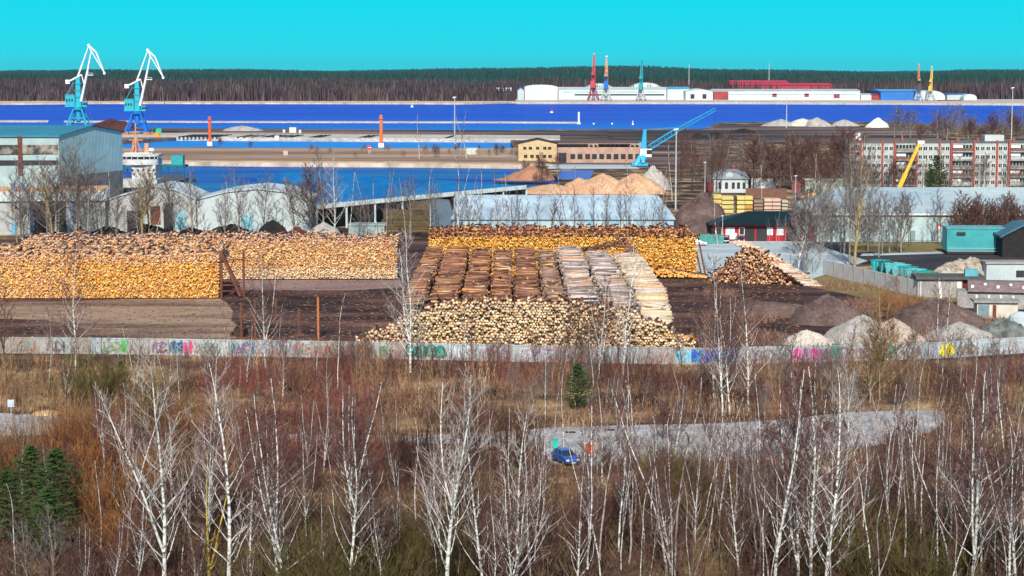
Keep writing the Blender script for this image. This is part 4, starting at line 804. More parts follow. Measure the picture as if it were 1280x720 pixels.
# slanted fender timbers along the pier
q = MB()
for px in list(range(226, 262, 5)) + [268, 273, 300, 308, 318, 330, 337, 344, 352, 360, 366, 390, 396, 401, 452, 458, 463, 560, 562]:
    a = G(px, 173.0 + (px - 226) * .004, 0); q.add([(a[0] - 2.0, a[1] + .6, .78), (a[0] - .8, a[1] + .6, .78), (a[0] + 2.4, a[1] + 44, .78), (a[0] + 1.2, a[1] + 44, .78)], [(0, 1, 2, 3)])
qo = MB()
for v, f, m_ in [(q.v, q.f, q.m)]:
    for fc in f:
        P = [v[i] for i in fc]; quadsolid(qo, [(x, y, z + .35) for x, y, z in P], .5)
solo('fender_timbers', qo, mat('timber_dark', (.03, .03, .03)), 'row of dark slanted timbers lying along the pale pier edge', 'timber', kind='stuff')
for px, py, w_, h, lb, c in [(366, 165, 4.4, 3.2, 'white site cabin on the pier with two small white tanks', (.7, .7, .7)), (355, 165, 1.5, 1.8, 'small white tank left of the white site cabin', (.6, .62, .62)), (375, 165.5, 1.5, 1.8, 'small white tank right of the white site cabin', (.6, .62, .62)), (346, 173.4, 2.6, 2.0, 'white box van-like cabin at the pier edge', (.7, .7, .7)), (586.5, 192, 2.6, 3.0, 'left pale board of the pair on the brown spit', (.46, .50, .46)), (593.5, 192, 2.6, 3.0, 'right pale board of the pair on the brown spit', (.50, .52, .50)), (357, 193, 2.2, 2.0, 'small pinkish frame hut on the spit', (.5, .36, .32))]:
    Y = gy(py, 1); solo('site_cabin', MB().box(-w_ / 2, w_ / 2, 0, 2, 0, h).box(-w_ / 2 - .1, w_ / 2 + .1, -.1, 2.1, h, h + .2), mat('cabin_%d' % px, c, .7), lb, 'cabin', (wx(px, Y), Y, .6))
# red sign on the spit
Y = gy(192, .6); t = thing('river_sign', 'red round navigation sign with white bar on the spit, near the orange mark', 'sign', (wx(462, Y), Y, .6))
part('disc', MB().tube((0, 0, 3.0), (0, .2, 3.0), 1.1, None, 20), mat('sign_red', (.65, .02, .06)), t).rotation_euler = (0, 0, 0)
part('bar', MB().box(-.7, .7, -.12, -.02, 2.8, 3.2), framew, t); part('post', MB().tube((-.5, .35, 0), (-.5, .35, 3), .1).tube((.5, .35, 0), (.5, .35, 3), .1), framew, t)
# ================================================================ LOG STACKS
def log_mat(name, bark, bark2):
    m = tone_mat(name, nscale=1.5, namp=0.5); return m
m_bark = tone_mat('log_bark', nscale=2.0, namp=0.45)
def end_mat():
    m = bpy.data.materials.new('log_end'); m.use_nodes = True; n = m.node_tree; b = n.nodes['Principled BSDF']; b.inputs['Roughness'].default_value = .85; b.inputs['Specular IOR Level'].default_value = .15
    a = n.nodes.new('ShaderNodeAttribute'); a.attribute_name = 'endtone'
    tc = n.nodes.new('ShaderNodeTexCoord'); nz = n.nodes.new('ShaderNodeTexNoise'); nz.inputs['Scale'].default_value = 5; n.links.new(tc.outputs['Object'], nz.inputs['Vector'])
    mr = n.nodes.new('ShaderNodeMapRange'); mr.inputs['To Min'].default_value = .7; mr.inputs['To Max'].default_value = 1.3; n.links.new(nz.outputs[0], mr.inputs[0])
    mx = n.nodes.new('ShaderNodeMix'); mx.data_type = 'RGBA'; mx.blend_type = 'MULTIPLY'; mx.inputs[0].default_value = 1
    n.links.new(a.outputs['Color'], mx.inputs[6]); n.links.new(mr.outputs[0], mx.inputs[7]); n.links.new(mx.outputs[2], b.inputs['Base Color']); return m
m_end = end_mat()
BARK = np.array([[.16, .075, .045], [.22, .11, .07], [.10, .05, .035], [.28, .17, .12]])
ORANGE = np.array([[.78, .38, .06], [.82, .45, .10], [.70, .28, .05], [.80, .52, .20], [.52, .19, .05], [.80, .42, .13]])
CREAM = np.array([[.80, .62, .38], [.74, .54, .30], [.84, .70, .50], [.64, .44, .24], [.78, .60, .42]])
def pick(pal, n, amp=.18): return np.clip(pal[NR.choice(len(pal), n)] * NR.uniform(1 - amp, 1 + amp, (n, 1)), 0, .9)
def end_stack(p0, p1, hfun, rmean=.2, length=5.0, rows=1, rowgap=1.2, rowh=None, tiltj=.05, seed=0, dr=.25):
    """logs stacked with their ends towards the camera along the ground line p0-p1 (world); returns log axes and radii"""
    x0, y0 = p0; x1, y1 = p1; L = math.hypot(x1 - x0, y1 - y0); ux, uy = (x1 - x0) / L, (y1 - y0) / L; nx_, ny_ = -uy, ux
    if ny_ < 0: nx_, ny_ = -nx_, -ny_
    A, B, RR = [], [], []
    for row in range(rows):
        off = row * (length + rowgap); dx = rmean * 2.02; dz = rmean * 1.78; j = 0
        while True:
            z = rmean + j * dz; i = 0; any_ = False
            u = (j % 2) * rmean
            us = np.arange(u, L, dx); hs = np.array([hfun(q / L, row) for q in us])
            ok = hs > z; any_ = ok.any()
            if not any_: break
            # behind the first row only what rises above the row in front is laid, plus a little
            if row:
                hp_ = np.array([hfun(q / L, row - 1) for q in us]); ok &= (z > hp_ - 2.2)
            us = us[ok]; n = len(us)
            if n:
                us = us + NR.normal(0, rmean * .25, n); zz_ = z + NR.normal(0, rmean * .22, n); f = NR.normal(0, dr, n); r = np.clip(NR.normal(rmean, rmean * .22, n), rmean * .55, rmean * 1.45)
                a = np.stack([x0 + ux * us + nx_ * (off + f), y0 + uy * us + ny_ * (off + f), zz_], 1)
                sk = NR.normal(0, tiltj, (n, 2))
                b = a + np.stack([nx_ * length + ux * sk[:, 0] * length, ny_ * length + uy * sk[:, 0] * length, sk[:, 1] * length * .4], 1)
                A.append(a); B.append(b); RR.append(r)
            j += 1
            if j > 90: break
        # loose logs lying on top, skewed
        n = int(L * 1.3); us = NR.uniform(0, L, n); hs = np.array([hfun(q / L, row) for q in us]); ok = hs > 1; us = us[ok]; hs = hs[ok]; n = len(us)
        a = np.stack([x0 + ux * us + nx_ * (off + NR.uniform(-.2, 2, n)), y0 + uy * us + ny_ * (off + NR.uniform(0, 2, n)), hs + NR.uniform(-.1, .5, n)], 1)
        th = NR.normal(0, .22, n); b = a + np.stack([nx_ * np.cos(th) + ux * np.sin(th), ny_ * np.cos(th) + uy * np.sin(th), NR.normal(0, .06, n)], 1) * (length * .8)
        A.append(a); B.append(b); RR.append(np.clip(NR.normal(rmean, .03, n), .1, .4))
    return np.concatenate(A), np.concatenate(B), np.concatenate(RR)
def log_mesh(name, A, B, r, ends, bark, sides=8):
    return tubes(name, A, B, r, r * .93, sides, [m_bark, m_end], tone=bark, tone2=ends, phase=NR.uniform(0, 1, len(A)))
def wobble(s, f, a): return lambda u: a * noise.noise(Vector((u * f, s, 0)))
def box_core(t, poly, z):   # the inside of a stack, where no light reaches
    pass
core_m = mat('bark_core', (.055, .03, .022), .95, .3, 1.0)

# left front stack
w1 = wobble(1.3, 9, 1.0); w2 = wobble(5.3, 30, .5)
p0, p1 = (wx(-40, gy(373)), gy(373)), (wx(274, gy(372.5)), gy(372.5))
hA = lambda u, row: (7.6 + .6 * min(1, u * 3) + .5 * w1(u) + w2(u)) + .35 * row
A, B, r = end_stack(p0, p1, hA, .165, 4.5, 3, 1.0, dr=.14)
e = pick(ORANGE, len(A)); brk_ = A[:, 2]
# yellower fresh band in the lower right, redder tops
u = (A[:, 0] - p0[0]) / (p1[0] - p0[0]); k = (A[:, 2] > 6.4 + w1(.3)); e[k] = pick(np.array([[.76, .38, .13], [.60, .27, .10], [.76, .50, .26], [.44, .19, .09], [.68, .46, .32]]), int(k.sum()))
k = (u < .42) & (NR.random(len(A)) < .6); e[k] = pick(np.array([[.74, .40, .16], [.68, .33, .13], [.78, .50, .26], [.54, .26, .13]]), int(k.sum()))
o = tag(link('log_stack', log_mesh('log_stack', A, B, r, e, pick(np.array([[.34, .20, .13], [.24, .13, .08], [.44, .29, .20], [.38, .30, .27]]), len(A)))), 'tall stack of fresh orange pine logs filling the left edge, ends facing out', 'log stack', kind='stuff')
mb = MB(); mb.box(p0[0] + .5, p1[0] - .6, p0[1] + 4.2, p0[1] + 4.5, 0, 6.6); mb.box(p1[0] - .8, p1[0] - .6, p0[1] + .8, p0[1] + 16, 0, 6.4)
# rear stack, continuing to the right
p0, p1 = (wx(-40, gy(350)), gy(350)), (wx(496, gy(348.5)), gy(348.5))
w3 = wobble(9.7, 14, 1.1); w4 = wobble(2.7, 50, .5)
hB = lambda u, row: (5.2 if u < .10 else 6.4 if u < .125 else 7.9) + .6 * w3(u) + w4(u) - (.8 if u > .97 else 0)
A, B, r = end_stack(p0, p1, hB, .165, 4.5, 3, 1.6, dr=.14)
u = (A[:, 0] - p0[0]) / (p1[0] - p0[0])
ok = (u > .56) | (A[:, 2] > 5.2); A, B, r, u = A[ok], B[ok], r[ok], u[ok]
e = pick(np.array([[.74, .40, .14], [.78, .50, .22], [.66, .32, .10], [.80, .60, .34], [.50, .24, .12], [.70, .46, .28]]), len(A))
k = (A[:, 2] > 6.6); e[k] = pick(np.array([[.72, .38, .17], [.52, .25, .13], [.70, .46, .30], [.62, .36, .2]]), int(k.sum()))
k = (A[:, 2] < 2.0); e[k] = pick(np.array([[.72, .48, .28], [.78, .60, .40]]), int(k.sum()))
bk = pick(BARK * 1.6, len(A)); k = (A[:, 2] > 6.9) & (NR.random(len(A)) < .5); bk[k] = pick(np.array([[.36, .27, .24], [.30, .22, .20]]), int(k.sum()))
tag(link('log_stack', log_mesh('log_stack', A, B, r, e, bk)), 'long rear stack of orange pine logs running from the left edge to the open gap', 'log stack', kind='stuff')
# centre-right stack
p0, p1 = (wx(536, gy(346)), gy(346)), (wx(871, gy(345)), gy(345))
w5 = wobble(19.7, 10, .8); w6 = wobble(12.7, 45, .4)
hC = lambda u, row: (8.1 + .4 * row) + .6 * w5(u) + w6(u)
A, B, r = end_stack(p0, p1, hC, .18, 4.5, 3, 2.0, dr=.14)
u = (A[:, 0] - p0[0]) / (p1[0] - p0[0])
e = pick(np.array([[.84, .41, .07], [.86, .48, .10], [.78, .32, .05], [.86, .56, .20], [.50, .19, .04]]), len(A))
# a slanting seam of bark between two loads
seam = 3.2 + 10 * (u - .36); k = (np.abs(A[:, 2] - seam) < .55) & (u > .3) & (u < .72); e[k] = pick(BARK, int(k.sum()))
k = (np.abs(u - .735 + .02 * np.sin(A[:, 2])) < .022); e[k] = pick(BARK * 1.6, int(k.sum()))
k = (A[:, 2] > 7.9); e[k] = pick(np.array([[.42, .17, .08], [.25, .09, .05], [.62, .34, .12]]), int(k.sum()))
bk = pick(np.array([[.15, .05, .04], [.20, .08, .05], [.10, .04, .03]]), len(A))
# spilled foot at the right
n = 240; xs_ = NR.uniform(wx(800, gy(346)), wx(880, gy(345)), n); zz_ = NR.uniform(.2, 2.4, n) * (1 - (xs_ - xs_.min()) / (xs_.max() - xs_.min()) * .9) + .2
a2 = np.stack([xs_, np.full(n, gy(347.5)) - 1.5 + zz_ * .5, zz_], 1); th = NR.normal(0, .15, n); b2 = a2 + np.stack([np.sin(th), np.cos(th), 0 * th], 1) * 4.5
A = np.concatenate([A, a2]); B = np.concatenate([B, b2]); r = np.concatenate([r, np.full(n, .2)]); e = np.concatenate([e, pick(ORANGE, n)]); bk = np.concatenate([bk, pick(BARK, n)])
tag(link('log_stack', log_mesh('log_stack', A, B, r, e, bk)), 'vivid orange-yellow log stack in front of the long icy blue warehouse', 'log stack', kind='stuff')


def gap_fill(pa, pb, hfun, o, off, colr, n=60, dz=.6):  # filler behind the log ends, added to lighten the dark gaps between them
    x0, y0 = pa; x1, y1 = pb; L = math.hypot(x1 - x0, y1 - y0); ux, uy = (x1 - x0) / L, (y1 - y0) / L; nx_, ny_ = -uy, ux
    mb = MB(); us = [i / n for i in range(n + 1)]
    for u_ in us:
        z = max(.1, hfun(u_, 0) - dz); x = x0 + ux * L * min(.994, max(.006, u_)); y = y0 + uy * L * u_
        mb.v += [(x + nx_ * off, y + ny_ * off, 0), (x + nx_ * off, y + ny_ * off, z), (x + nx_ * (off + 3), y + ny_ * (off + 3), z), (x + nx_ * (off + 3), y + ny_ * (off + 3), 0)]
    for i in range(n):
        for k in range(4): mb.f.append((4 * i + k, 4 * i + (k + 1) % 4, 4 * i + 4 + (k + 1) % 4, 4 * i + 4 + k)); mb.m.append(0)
    return part('gap_filler', mb, mat('gap_fill_%.2f' % colr[0], colr, .95, .3, 2.0), o)
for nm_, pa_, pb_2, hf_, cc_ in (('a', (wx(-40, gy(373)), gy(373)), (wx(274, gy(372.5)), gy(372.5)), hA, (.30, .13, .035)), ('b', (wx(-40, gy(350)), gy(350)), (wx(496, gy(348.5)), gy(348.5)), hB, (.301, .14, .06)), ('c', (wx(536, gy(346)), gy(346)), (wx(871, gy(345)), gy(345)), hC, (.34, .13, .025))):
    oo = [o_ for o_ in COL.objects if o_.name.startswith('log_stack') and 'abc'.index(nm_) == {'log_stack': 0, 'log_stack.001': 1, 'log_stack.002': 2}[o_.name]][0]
    gap_fill(pa_, pb_2, hf_, oo, .42, cc_)
# right pile: orange ends on the left slope, pale birch logs lying down its right side
p0, p1 = (wx(884, gy(354)), gy(354)), (wx(1014, gy(356)), gy(356))
def hD(u, row): return max(0, (6.9 * (1 - abs((u - .40) / (.40 if u < .4 else .60)) ** 1.25))) * (1 if row == 0 else .96) + .3 * w6(u * 3)
A, B, r = end_stack(p0, p1, hD, .19, 4.5, 2, .2, tiltj=.10, dr=.5)
e = pick(np.array([[.60, .30, .14], [.68, .40, .22], [.45, .20, .10], [.30, .13, .08], [.74, .52, .34]]), len(A))
tag(link('log_stack', log_mesh('log_stack', A, B, r, e, pick(BARK, len(A)))), 'peaked pile of dull orange log ends right of the paved yard', 'log stack', kind='stuff')
# birch logs lying crosswise (long side towards us) behind and on the right flank
A, B, r = [], [], []
Y0 = gy(354)
for j in range(26):
    y = Y0 + 4.9 + j * .36
    xr = wx(1012, Y0); xc = wx(938, Y0)
    for q in range(30):
        f = q / 29; x = xc + (xr - xc) * f + .4 * math.sin(j); z = max(.2, 7.0 * (1 - f ** 1.15)) + NR.normal(0, .08)
        A.append((x - 1.6 + NR.normal(0, .15), y - f * 6 - (4.4 if f > .5 else 4.4 * f * 2), z)); B.append((x + 1.6 + NR.normal(0, .15), y - f * 6 - (4.4 if f > .5 else 4.4 * f * 2) + NR.normal(0, .2), z - .25)); r.append(NR.uniform(.14, .24))
bt = np.array([[.62, .50, .42], [.70, .60, .50], [.50, .38, .30], [.40, .27, .20], [.66, .48, .34]])
tag(link('log_stack', log_mesh('log_stack', np.array(A), np.array(B), np.array(r), pick(CREAM, len(A)), pick(bt, len(A)))), 'pale birch logs lying sideways down the right flank of the peaked pile', 'log stack', kind='stuff')

# ---- the great block of rows: logs lying across, nine rows running back
Xl = np.array([wx(p, 300) for p in (500, 533, 574, 610, 642, 678, 709, 752, 795, 842)])
rowdef = [(0, 'brown'), (1, 'brown'), (2, 'brown'), (3, 'brown'), (4, 'brown'), (5, 'brown2'), (6, 'birch'), (7, 'birch'), (8, 'pale')]
pals = {'brown': np.array([[.15, .066, .045], [.20, .092, .062], [.10, .045, .032], [.27, .14, .095], [.34, .16, .08]]), 'brown2': np.array([[.17, .10, .075], [.24, .15, .11], [.12, .07, .05], [.33, .22, .16]]),
        'birch': np.array([[.30, .25, .24], [.44, .38, .37], [.20, .16, .16], [.54, .47, .45], [.26, .18, .15]]), 'pale': np.array([[.56, .46, .36], [.62, .52, .42], [.66, .50, .30], [.44, .34, .26], [.48, .42, .38]])}
rowlab = {0: 'leftmost row of brown logs, half hidden behind a bare birch', 1: 'second row of brown logs from the left in the great block', 2: 'third row of brown logs from the left in the great block', 3: 'fourth row of brown logs from the left in the great block', 4: 'fifth row of brown logs from the left in the great block', 5: 'duller greyish brown row of logs just left of the birch rows', 6: 'grey birch log row next to the brown ones', 7: 'grey birch log row between its twin and the pale row', 8: 'pale tan log row forming the right edge of the great block'}
for k, kind in rowdef:
    xa_, xb_ = Xl[k] + .65, Xl[k + 1] - .65
    yf = 299 if k < 8 else 293.0
    yb = {0: 392, 1: 392, 2: 390, 3: 388, 4: 388, 5: 386, 6: 392, 7: 386, 8: 380}[k]
    A, B, r = [], [], []
    def top(y, k=k):
        f = (y - yf) / (yb - yf); z = 7.4 + .8 * noise.noise(Vector((y * .05, k * 3.1, 0))) + .22 * noise.noise(Vector((y * .5, k * 7.1, 0)))
        if k >= 8: z -= 3.3 * max(0, 1 - f * 4.0) ** 1.3
        if k == 7: z -= 2.2 * max(0, 1 - f * 5.0)
        z -= 4.5 * max(0, (f - .95) / .05)
        return z
    y = yf
    while y < yb:
        rr = NR.uniform(.13, .25); z = top(y)
        layers = 5 if k < 8 else 16
        for q in range(layers):
            zz1 = z - q * .36
            if zz1 < .2: break
            # bundles: each load lies a little askew
            sk = .22 * noise.noise(Vector((y * .22, k, q * .2)))
            ea, eb = NR.normal(0, .2), NR.normal(0, .2)
            A.append((xa_ + ea, y + NR.normal(0, .08) - sk, zz1 + NR.normal(0, .12))); B.append((xb_ + eb, y + NR.normal(0, .10) + sk, zz1 + NR.normal(0, .12))); r.append(rr)
        y += NR.uniform(.27, .42)
    if k == 8:      # the front of this row shows from the ground up
        for q in range(9): A.append((xa_, yf - .2 - NR.uniform(0, .3), .2 + q * .36)); B.append((xb_, yf - .2 - NR.uniform(0, .3), .2 + q * .36)); r.append(.2)
    for q in range(26):      # loose logs
        y = NR.uniform(yf + 2, yb - 2); z = top(y) + .3; A.append((xa_ + NR.uniform(-.3, 1.5), y, z)); B.append((xb_ - NR.uniform(-.3, 1.5), y + NR.normal(0, 1.0), z + NR.normal(0, .15))); r.append(.15)
    A, B, r = map(np.array, (A, B, r)); tn = pick(pals[kind], len(A))
    g = NR.random(len(A)) < (.10 if k < 6 else .12); tn[g] = pick(np.array([[.58, .26, .08], [.55, .38, .24]]), int(g.sum()))
    tag(link('log_row', log_mesh('log_row', A, B, r, pick(CREAM * .75, len(A)), tn)), rowlab[k], 'log row', kind='stuff')

# ---- front pile: round pale ends towards us
p0, p1 = (wx(440, 292), 292.0), (wx(870, 289), 289.0)
def hF(u, row=0):
    px = 440 + 430 * u
    pts_ = [(440, 1.9), (448, 2.4), (470, 3.4), (500, 4.9), (522, 6.0), (545, 7.3), (575, 8.1), (640, 8.2), (700, 7.9), (745, 7.6), (780, 6.9), (810, 5.6), (835, 4.2), (860, 2.7), (871, 1.8)]
    for (a, ha), (b, hb) in zip(pts_, pts_[1:]):
        if a <= px <= b: return ha + (hb - ha) * (px - a) / (b - a) + .5 * noise.noise(Vector((px * .06, 2, 0))) * min(1, ha / 3)
    return .6
A, B, r = end_stack(p0, p1, hF, .215, 5.0, 1, 0, tiltj=.06, dr=.35)
e = pick(CREAM, len(A)); px_ = 640 + A[:, 0] / 291 * F
k = (px_ > 685) & (px_ < 760) & (NR.random(len(A)) < .45); e[k] = pick(np.array([[.42, .30, .20], [.5, .36, .26], [.3, .2, .14]]), int(k.sum()))
k = (px_ > 745) & (px_ < 770) & (NR.random(len(A)) < .6); e[k] = pick(np.array([[.30, .14, .09], [.42, .24, .16]]), int(k.sum()))
k = (A[:, 2] > 6.0) & (NR.random(len(A)) < .3); e[k] = pick(np.array([[.55, .40, .28], [.40, .30, .26]]), int(k.sum()))
k = (px_ < 505); e[k] = pick(np.array([[.74, .50, .36], [.78, .56, .40], [.62, .40, .28]]), int(k.sum()))
bk = pick(BARK, len(A)); fh = (p0, p1)
# the 300 that show largest are logs of their own
vis = np.where((A[:, 2] > .3) & (A[:, 1] < 293.5))[0]; order = vis[np.argsort(-r[vis])]
ind = set(order[:300].tolist()); rest = np.array([i for i in range(len(A)) if i not in ind])
tag(link('log_pile', log_mesh('log_pile', A[rest], B[rest], r[rest], e[rest], bk[rest])), 'front pile of cream coloured log ends above the graffiti wall', 'log pile', kind='stuff')
gap_fill(fh[0], fh[1], hF, COL.objects['log_pile'], .5, (.36, .24, .13), dz=.5)
lm = []
for q in range(6):
    lm.append(log_mesh('log', [(0, 0, 0)], [(0, 5.0, 0)], np.array([1.0]), pick(CREAM, 1), pick(BARK, 1), 10))
    # unit radius: scaled in x and z for every log
for c, i in enumerate(order[:300]):
    o = bpy.data.objects.new('log', lm[c % 6]); COL.objects.link(o); d = Vector(B[i] - A[i]); o.location = A[i]
    o.rotation_euler = d.to_track_quat('Y', 'Z').to_euler(); o.scale = (r[i], 1, r[i])
    hz_ = 'just above the wall' if A[i][2] < 2.6 else 'at middle height' if A[i][2] < 4.6 else 'near the top'
    zs = [(500, 'at the thin left tip of front pile'), (545, 'on the left slope of front pile'), (590, 'left of the middle of front pile'), (640, 'in the middle of front pile'), (690, 'right of the middle of front pile'), (745, 'among the duller ends of front pile'), (800, 'below the grey birch rows'), (2000, 'in the right tail below the pale row')]
    zone = [q for p_, q in zs if px_[i] < p_][0]
    tag(o, 'large cream log end %s, %s' % (zone, hz_), 'log', 'large logs of the front pile %s, %s' % (zone, hz_))
# split logs at the foot of the pale row
for q, (px, z, rz) in enumerate([(845, 2.9, .05), (852, 2.4, -.1)]):
    me = log_mesh('log', [(-2.6, 0, 0)], [(2.6, 0, 0)], np.array([.24]), pick(CREAM, 1), np.array([[.55, .22, .06]]), 10)
    tag(link('log', me, None, (wx(px, 290), 290.6 + q, z), rz), ('upper' if q == 0 else 'lower') + ' bright orange log lying crosswise at the foot of the pale log row', 'log')

# ================================================================ HEAPS
def heap(name, label, px, pb, pxl, pxr, pt, m, cat='heap', peaks=None, jag=.05, depth=.8, p=1.0, seed=0, Y=None):
    Y = Y or gy(pb); x0, x1 = wx(pxl, Y), wx(pxr, Y); cx = (x0 + x1) / 2; a = (x1 - x0) / 2; b = a * depth; Yc = Y + b
    h = zy(pt, Yc); xp = wx(px, Y) - cx
    nr, na = 22, 72; mb = MB(); peaks = peaks or [(xp / a, 0.0, 1.0, 1.0)]
    def hh(u, v):
        rr = math.hypot(u, v); ed = max(0, 1 - rr ** 2.5) if rr < 1 else 0; z = 0
        for (pu, pv, ph, pw) in peaks: z = max(z, ph * (max(0, 1 - (math.hypot(u - pu, v - pv) / pw)) ** p))
        z = z * .93 if z else 0
        n1 = noise.noise(Vector((u * 3 + seed, v * 3, seed))) * .10 + noise.noise(Vector((u * 9 + seed, v * 9, 1))) * jag + noise.noise(Vector((u * 26, v * 26, seed))) * jag * .6
        return max(0, (z + n1 * min(1, ed * 2)) * min(1, (1 - rr) * 6)) * h if rr < .999 else -.1
    mb.v.append((0, 0, hh(0, 0)))
    for i in range(1, nr + 1):
        for j in range(na):
            t_ = 6.28318 * j / na; q = i / nr; wob = 1 + .08 * noise.noise(Vector((math.cos(t_) * 2, math.sin(t_) * 2, seed + 5)))
            mb.v.append((math.cos(t_) * q * a * wob, math.sin(t_) * q * b * wob, hh(math.cos(t_) * q, math.sin(t_) * q)))
    for j in range(na): mb.f.append((0, 1 + j, 1 + (j + 1) % na)); mb.m.append(0)
    for i in range(nr - 1):
        for j in range(na):
            p0_ = 1 + i * na; p1_ = 1 + (i + 1) * na; k = (j + 1) % na; mb.f.append((p0_ + j, p1_ + j, p1_ + k, p0_ + k)); mb.m.append(0)
    o = solo(name, mb, m, label, cat, (cx, Yc, 0)); smooth(o.data); return o
m_chip = two('wood_chips', (.42, .24, .14), (.62, .40, .26), .15, .3, .7, c3=(.34, .17, .09), bump=.5)
m_grav = two('grey_gravel', (.26, .25, .24), (.46, .43, .42), .3, .3, .7, c3=(.36, .32, .30), bump=.6); m_pale = two('pale_gravel', (.48, .43, .38), (.66, .60, .54), .4, .3, .7, bump=.5)
m_brown = two('brown_earth', (.085, .055, .052), (.17, .12, .11), .2, .35, .65, c3=(.25, .18, .15), bump=.8); m_tan = two('tan_heap', (.34, .27, .21), (.52, .44, .38), .3, .35, .65, bump=.6)
m_black = two('black_heap', (.010, .010, .012), (.035, .028, .028), .3, .35, .65, bump=.8); m_coal = two('coal', (.045, .015, .016), (.08, .03, .028), .1, .35, .65); m_rub = two('rubble', (.30, .24, .20), (.62, .56, .48), .9, .38, .6, c3=(.20, .14, .11), bump=.9)
m_white = two('white_aggregate', (.60, .60, .54), (.76, .76, .70), .2, .3, .7); m_stone = two('pale_rubble', (.42, .38, .35), (.66, .62, .60), 1.2, .35, .65, c3=(.10, .08, .08), bump=1.0)
heap('chip_heap', 'left peak of the orange-brown wood chip heaps behind the icy blue warehouse', 758, 243, 700, 800, 214, m_chip, seed=1, p=.9, peaks=[(.1, 0, 1, 1.0), (-.5, 0, .75, .7)])
heap('chip_heap', 'right rounder peak of the wood chip heaps below the blue crane', 797, 243.5, 750, 838, 214, m_chip, seed=2, p=.85)
heap('chip_heap', 'low flat spread of wood chips left of the two chip peaks', 690, 243, 640, 735, 229, m_chip, seed=3, p=.7)
heap('chip_heap', 'darker reddish chip mound at the water edge left of the flat spread', 668, 226, 615, 695, 205, two('red_chips', (.30, .13, .08), (.42, .22, .14), .3, .3, .7), seed=4, p=.8)
heap('rubble_heap', 'whitish broken concrete heap with dark gaps right of the blue crane', 818, 238, 795, 842, 205, m_stone, seed=5, jag=.12, p=.7)
heap('earth_bank', 'bare brown earth bank between the warehouse and the lumber stacks', 880, 286, 835, 915, 238, m_brown, seed=6, p=.6, depth=.9)
heap('earth_bank', 'low brown spur of the earth bank beside the lumber stacks', 885, 300, 838, 935, 266, m_brown, seed=7, p=.7)
heap('gravel_heap', 'large grey gravel cone behind the graffiti wall, left half grey', 1088, 432, 1030, 1150, 391, m_grav, seed=8, p=.75)
heap('gravel_heap', 'brownish gravel heap leaning on the large grey cone from the right', 1122, 432, 1080, 1170, 394, m_tan, seed=9, p=.8)
heap('gravel_heap', 'low whitish gravel heap left of the large grey cone', 1013, 433, 978, 1045, 410.5, m_pale, seed=10, p=.7)
heap('gravel_heap', 'smooth grey-brown gravel cone near the right end of the wall', 1208, 428, 1158, 1258, 400, m_grav, seed=11, p=.85)
heap('earth_heap', 'dark brown rough earth heap behind the gravel cones', 1040, 408, 990, 1100, 366, m_brown, seed=12, p=.7, jag=.1)
heap('earth_heap', 'dark brown debris slope in front of the bunkers', 1180, 412, 1120, 1250, 371, m_brown, seed=13, p=.6, jag=.1)
heap('earth_heap', 'long low brown earth ridge right of the great log block', 960, 396, 880, 1040, 376, m_brown, seed=14, p=.5, jag=.1, depth=.5)
heap('rubble_heap', 'big beige rubble mound below the turquoise shed', 1218, 356, 1160, 1272, 320, m_rub, seed=15, p=.45, jag=.10, depth=.5)
heap('debris_heap', 'dark grey debris heap right of the smooth gravel cone', 1262, 424, 1228, 1300, 396, two('dark_debris', (.06, .07, .07), (.20, .22, .22), .6, .35, .65), seed=16, p=.6, jag=.12)
heap('coal_heap', 'broad dark maroon coal heap between the two portal cranes', 138, 176, 108, 172, 147.5, m_coal, seed=17, p=.4, depth=.4, Y=gy(166, 0))
for i, (px, a, b, pt, pb, mm, lb) in enumerate([(873, 862, 884, 165.5, 173, m_black, 'small black coal cone on the right bank'), (896, 878, 922, 164.5, 173.5, m_black, 'wide black coal heap on the right bank'), (930, 912, 950, 160, 166, m_black, 'low dark heap behind the coal on the right bank'), (978, 950, 1000, 148.5, 158, m_grav, 'grey aggregate ridge at the river, leftmost'), (1005, 985, 1030, 147, 158, m_pale, 'pale grey aggregate cone at the river, second'), (1022, 1008, 1050, 145.5, 158.5, m_grav, 'taller grey aggregate cone at the river, third'), (1057, 1040, 1078, 148.5, 158, m_grav, 'small grey aggregate cone left of the white one'), (1099, 1082, 1114, 146, 159.5, m_white, 'bright white pointed aggregate cone at the river'), (745, 720, 770, 169, 172, m_black, 'thin dark heap line behind the long ruin'), (205, 178, 232, 164.5, 167, m_black, 'thin dark heap on the pier near the cranes'), (300, 275, 330, 157.5, 165, m_grav, 'pale stone heap on the pier right of the orange mark')]):
    Yy = gy(pb, 0); o = heap('aggregate_heap', lb, px, pb, a, b, pt, mm, seed=20 + i, p=.75, depth=.6)
    if px in (205, 300): o.location.z = .6
for i, (a, b, pt, lb) in enumerate([(105, 160, 281, 'left black soil heap behind the rear log stack'), (150, 215, 279, 'black soil heap before the dull arched shed'), (215, 262, 283, 'low black soil heap between the two arched sheds'), (252, 320, 278.5, 'black soil heap at the left of the bright arched shed'), (318, 362, 273, 'tallest black soil heap before the bright arched shed'), (36, 90, 288, 'dark scrap heap before the low works building')]):
    heap('soil_heap', lb, (a + b) / 2, 299, a, b, pt, m_black, seed=40 + i, p=.5, jag=.10, depth=.5, Y=492)
heap('soil_heap', 'reddish scrap heap before the bright arched shed', 370, 300, 355, 385, 282, mat('scrap_red', (.10, .03, .03), .9, .5, .8), seed=50, p=.5, jag=.12, Y=492)
heap('soil_heap', 'pale tarp-like mound among bare trees right of the arched sheds', 403, 298, 384, 430, 276, m_grav, seed=51, p=.5, Y=492)
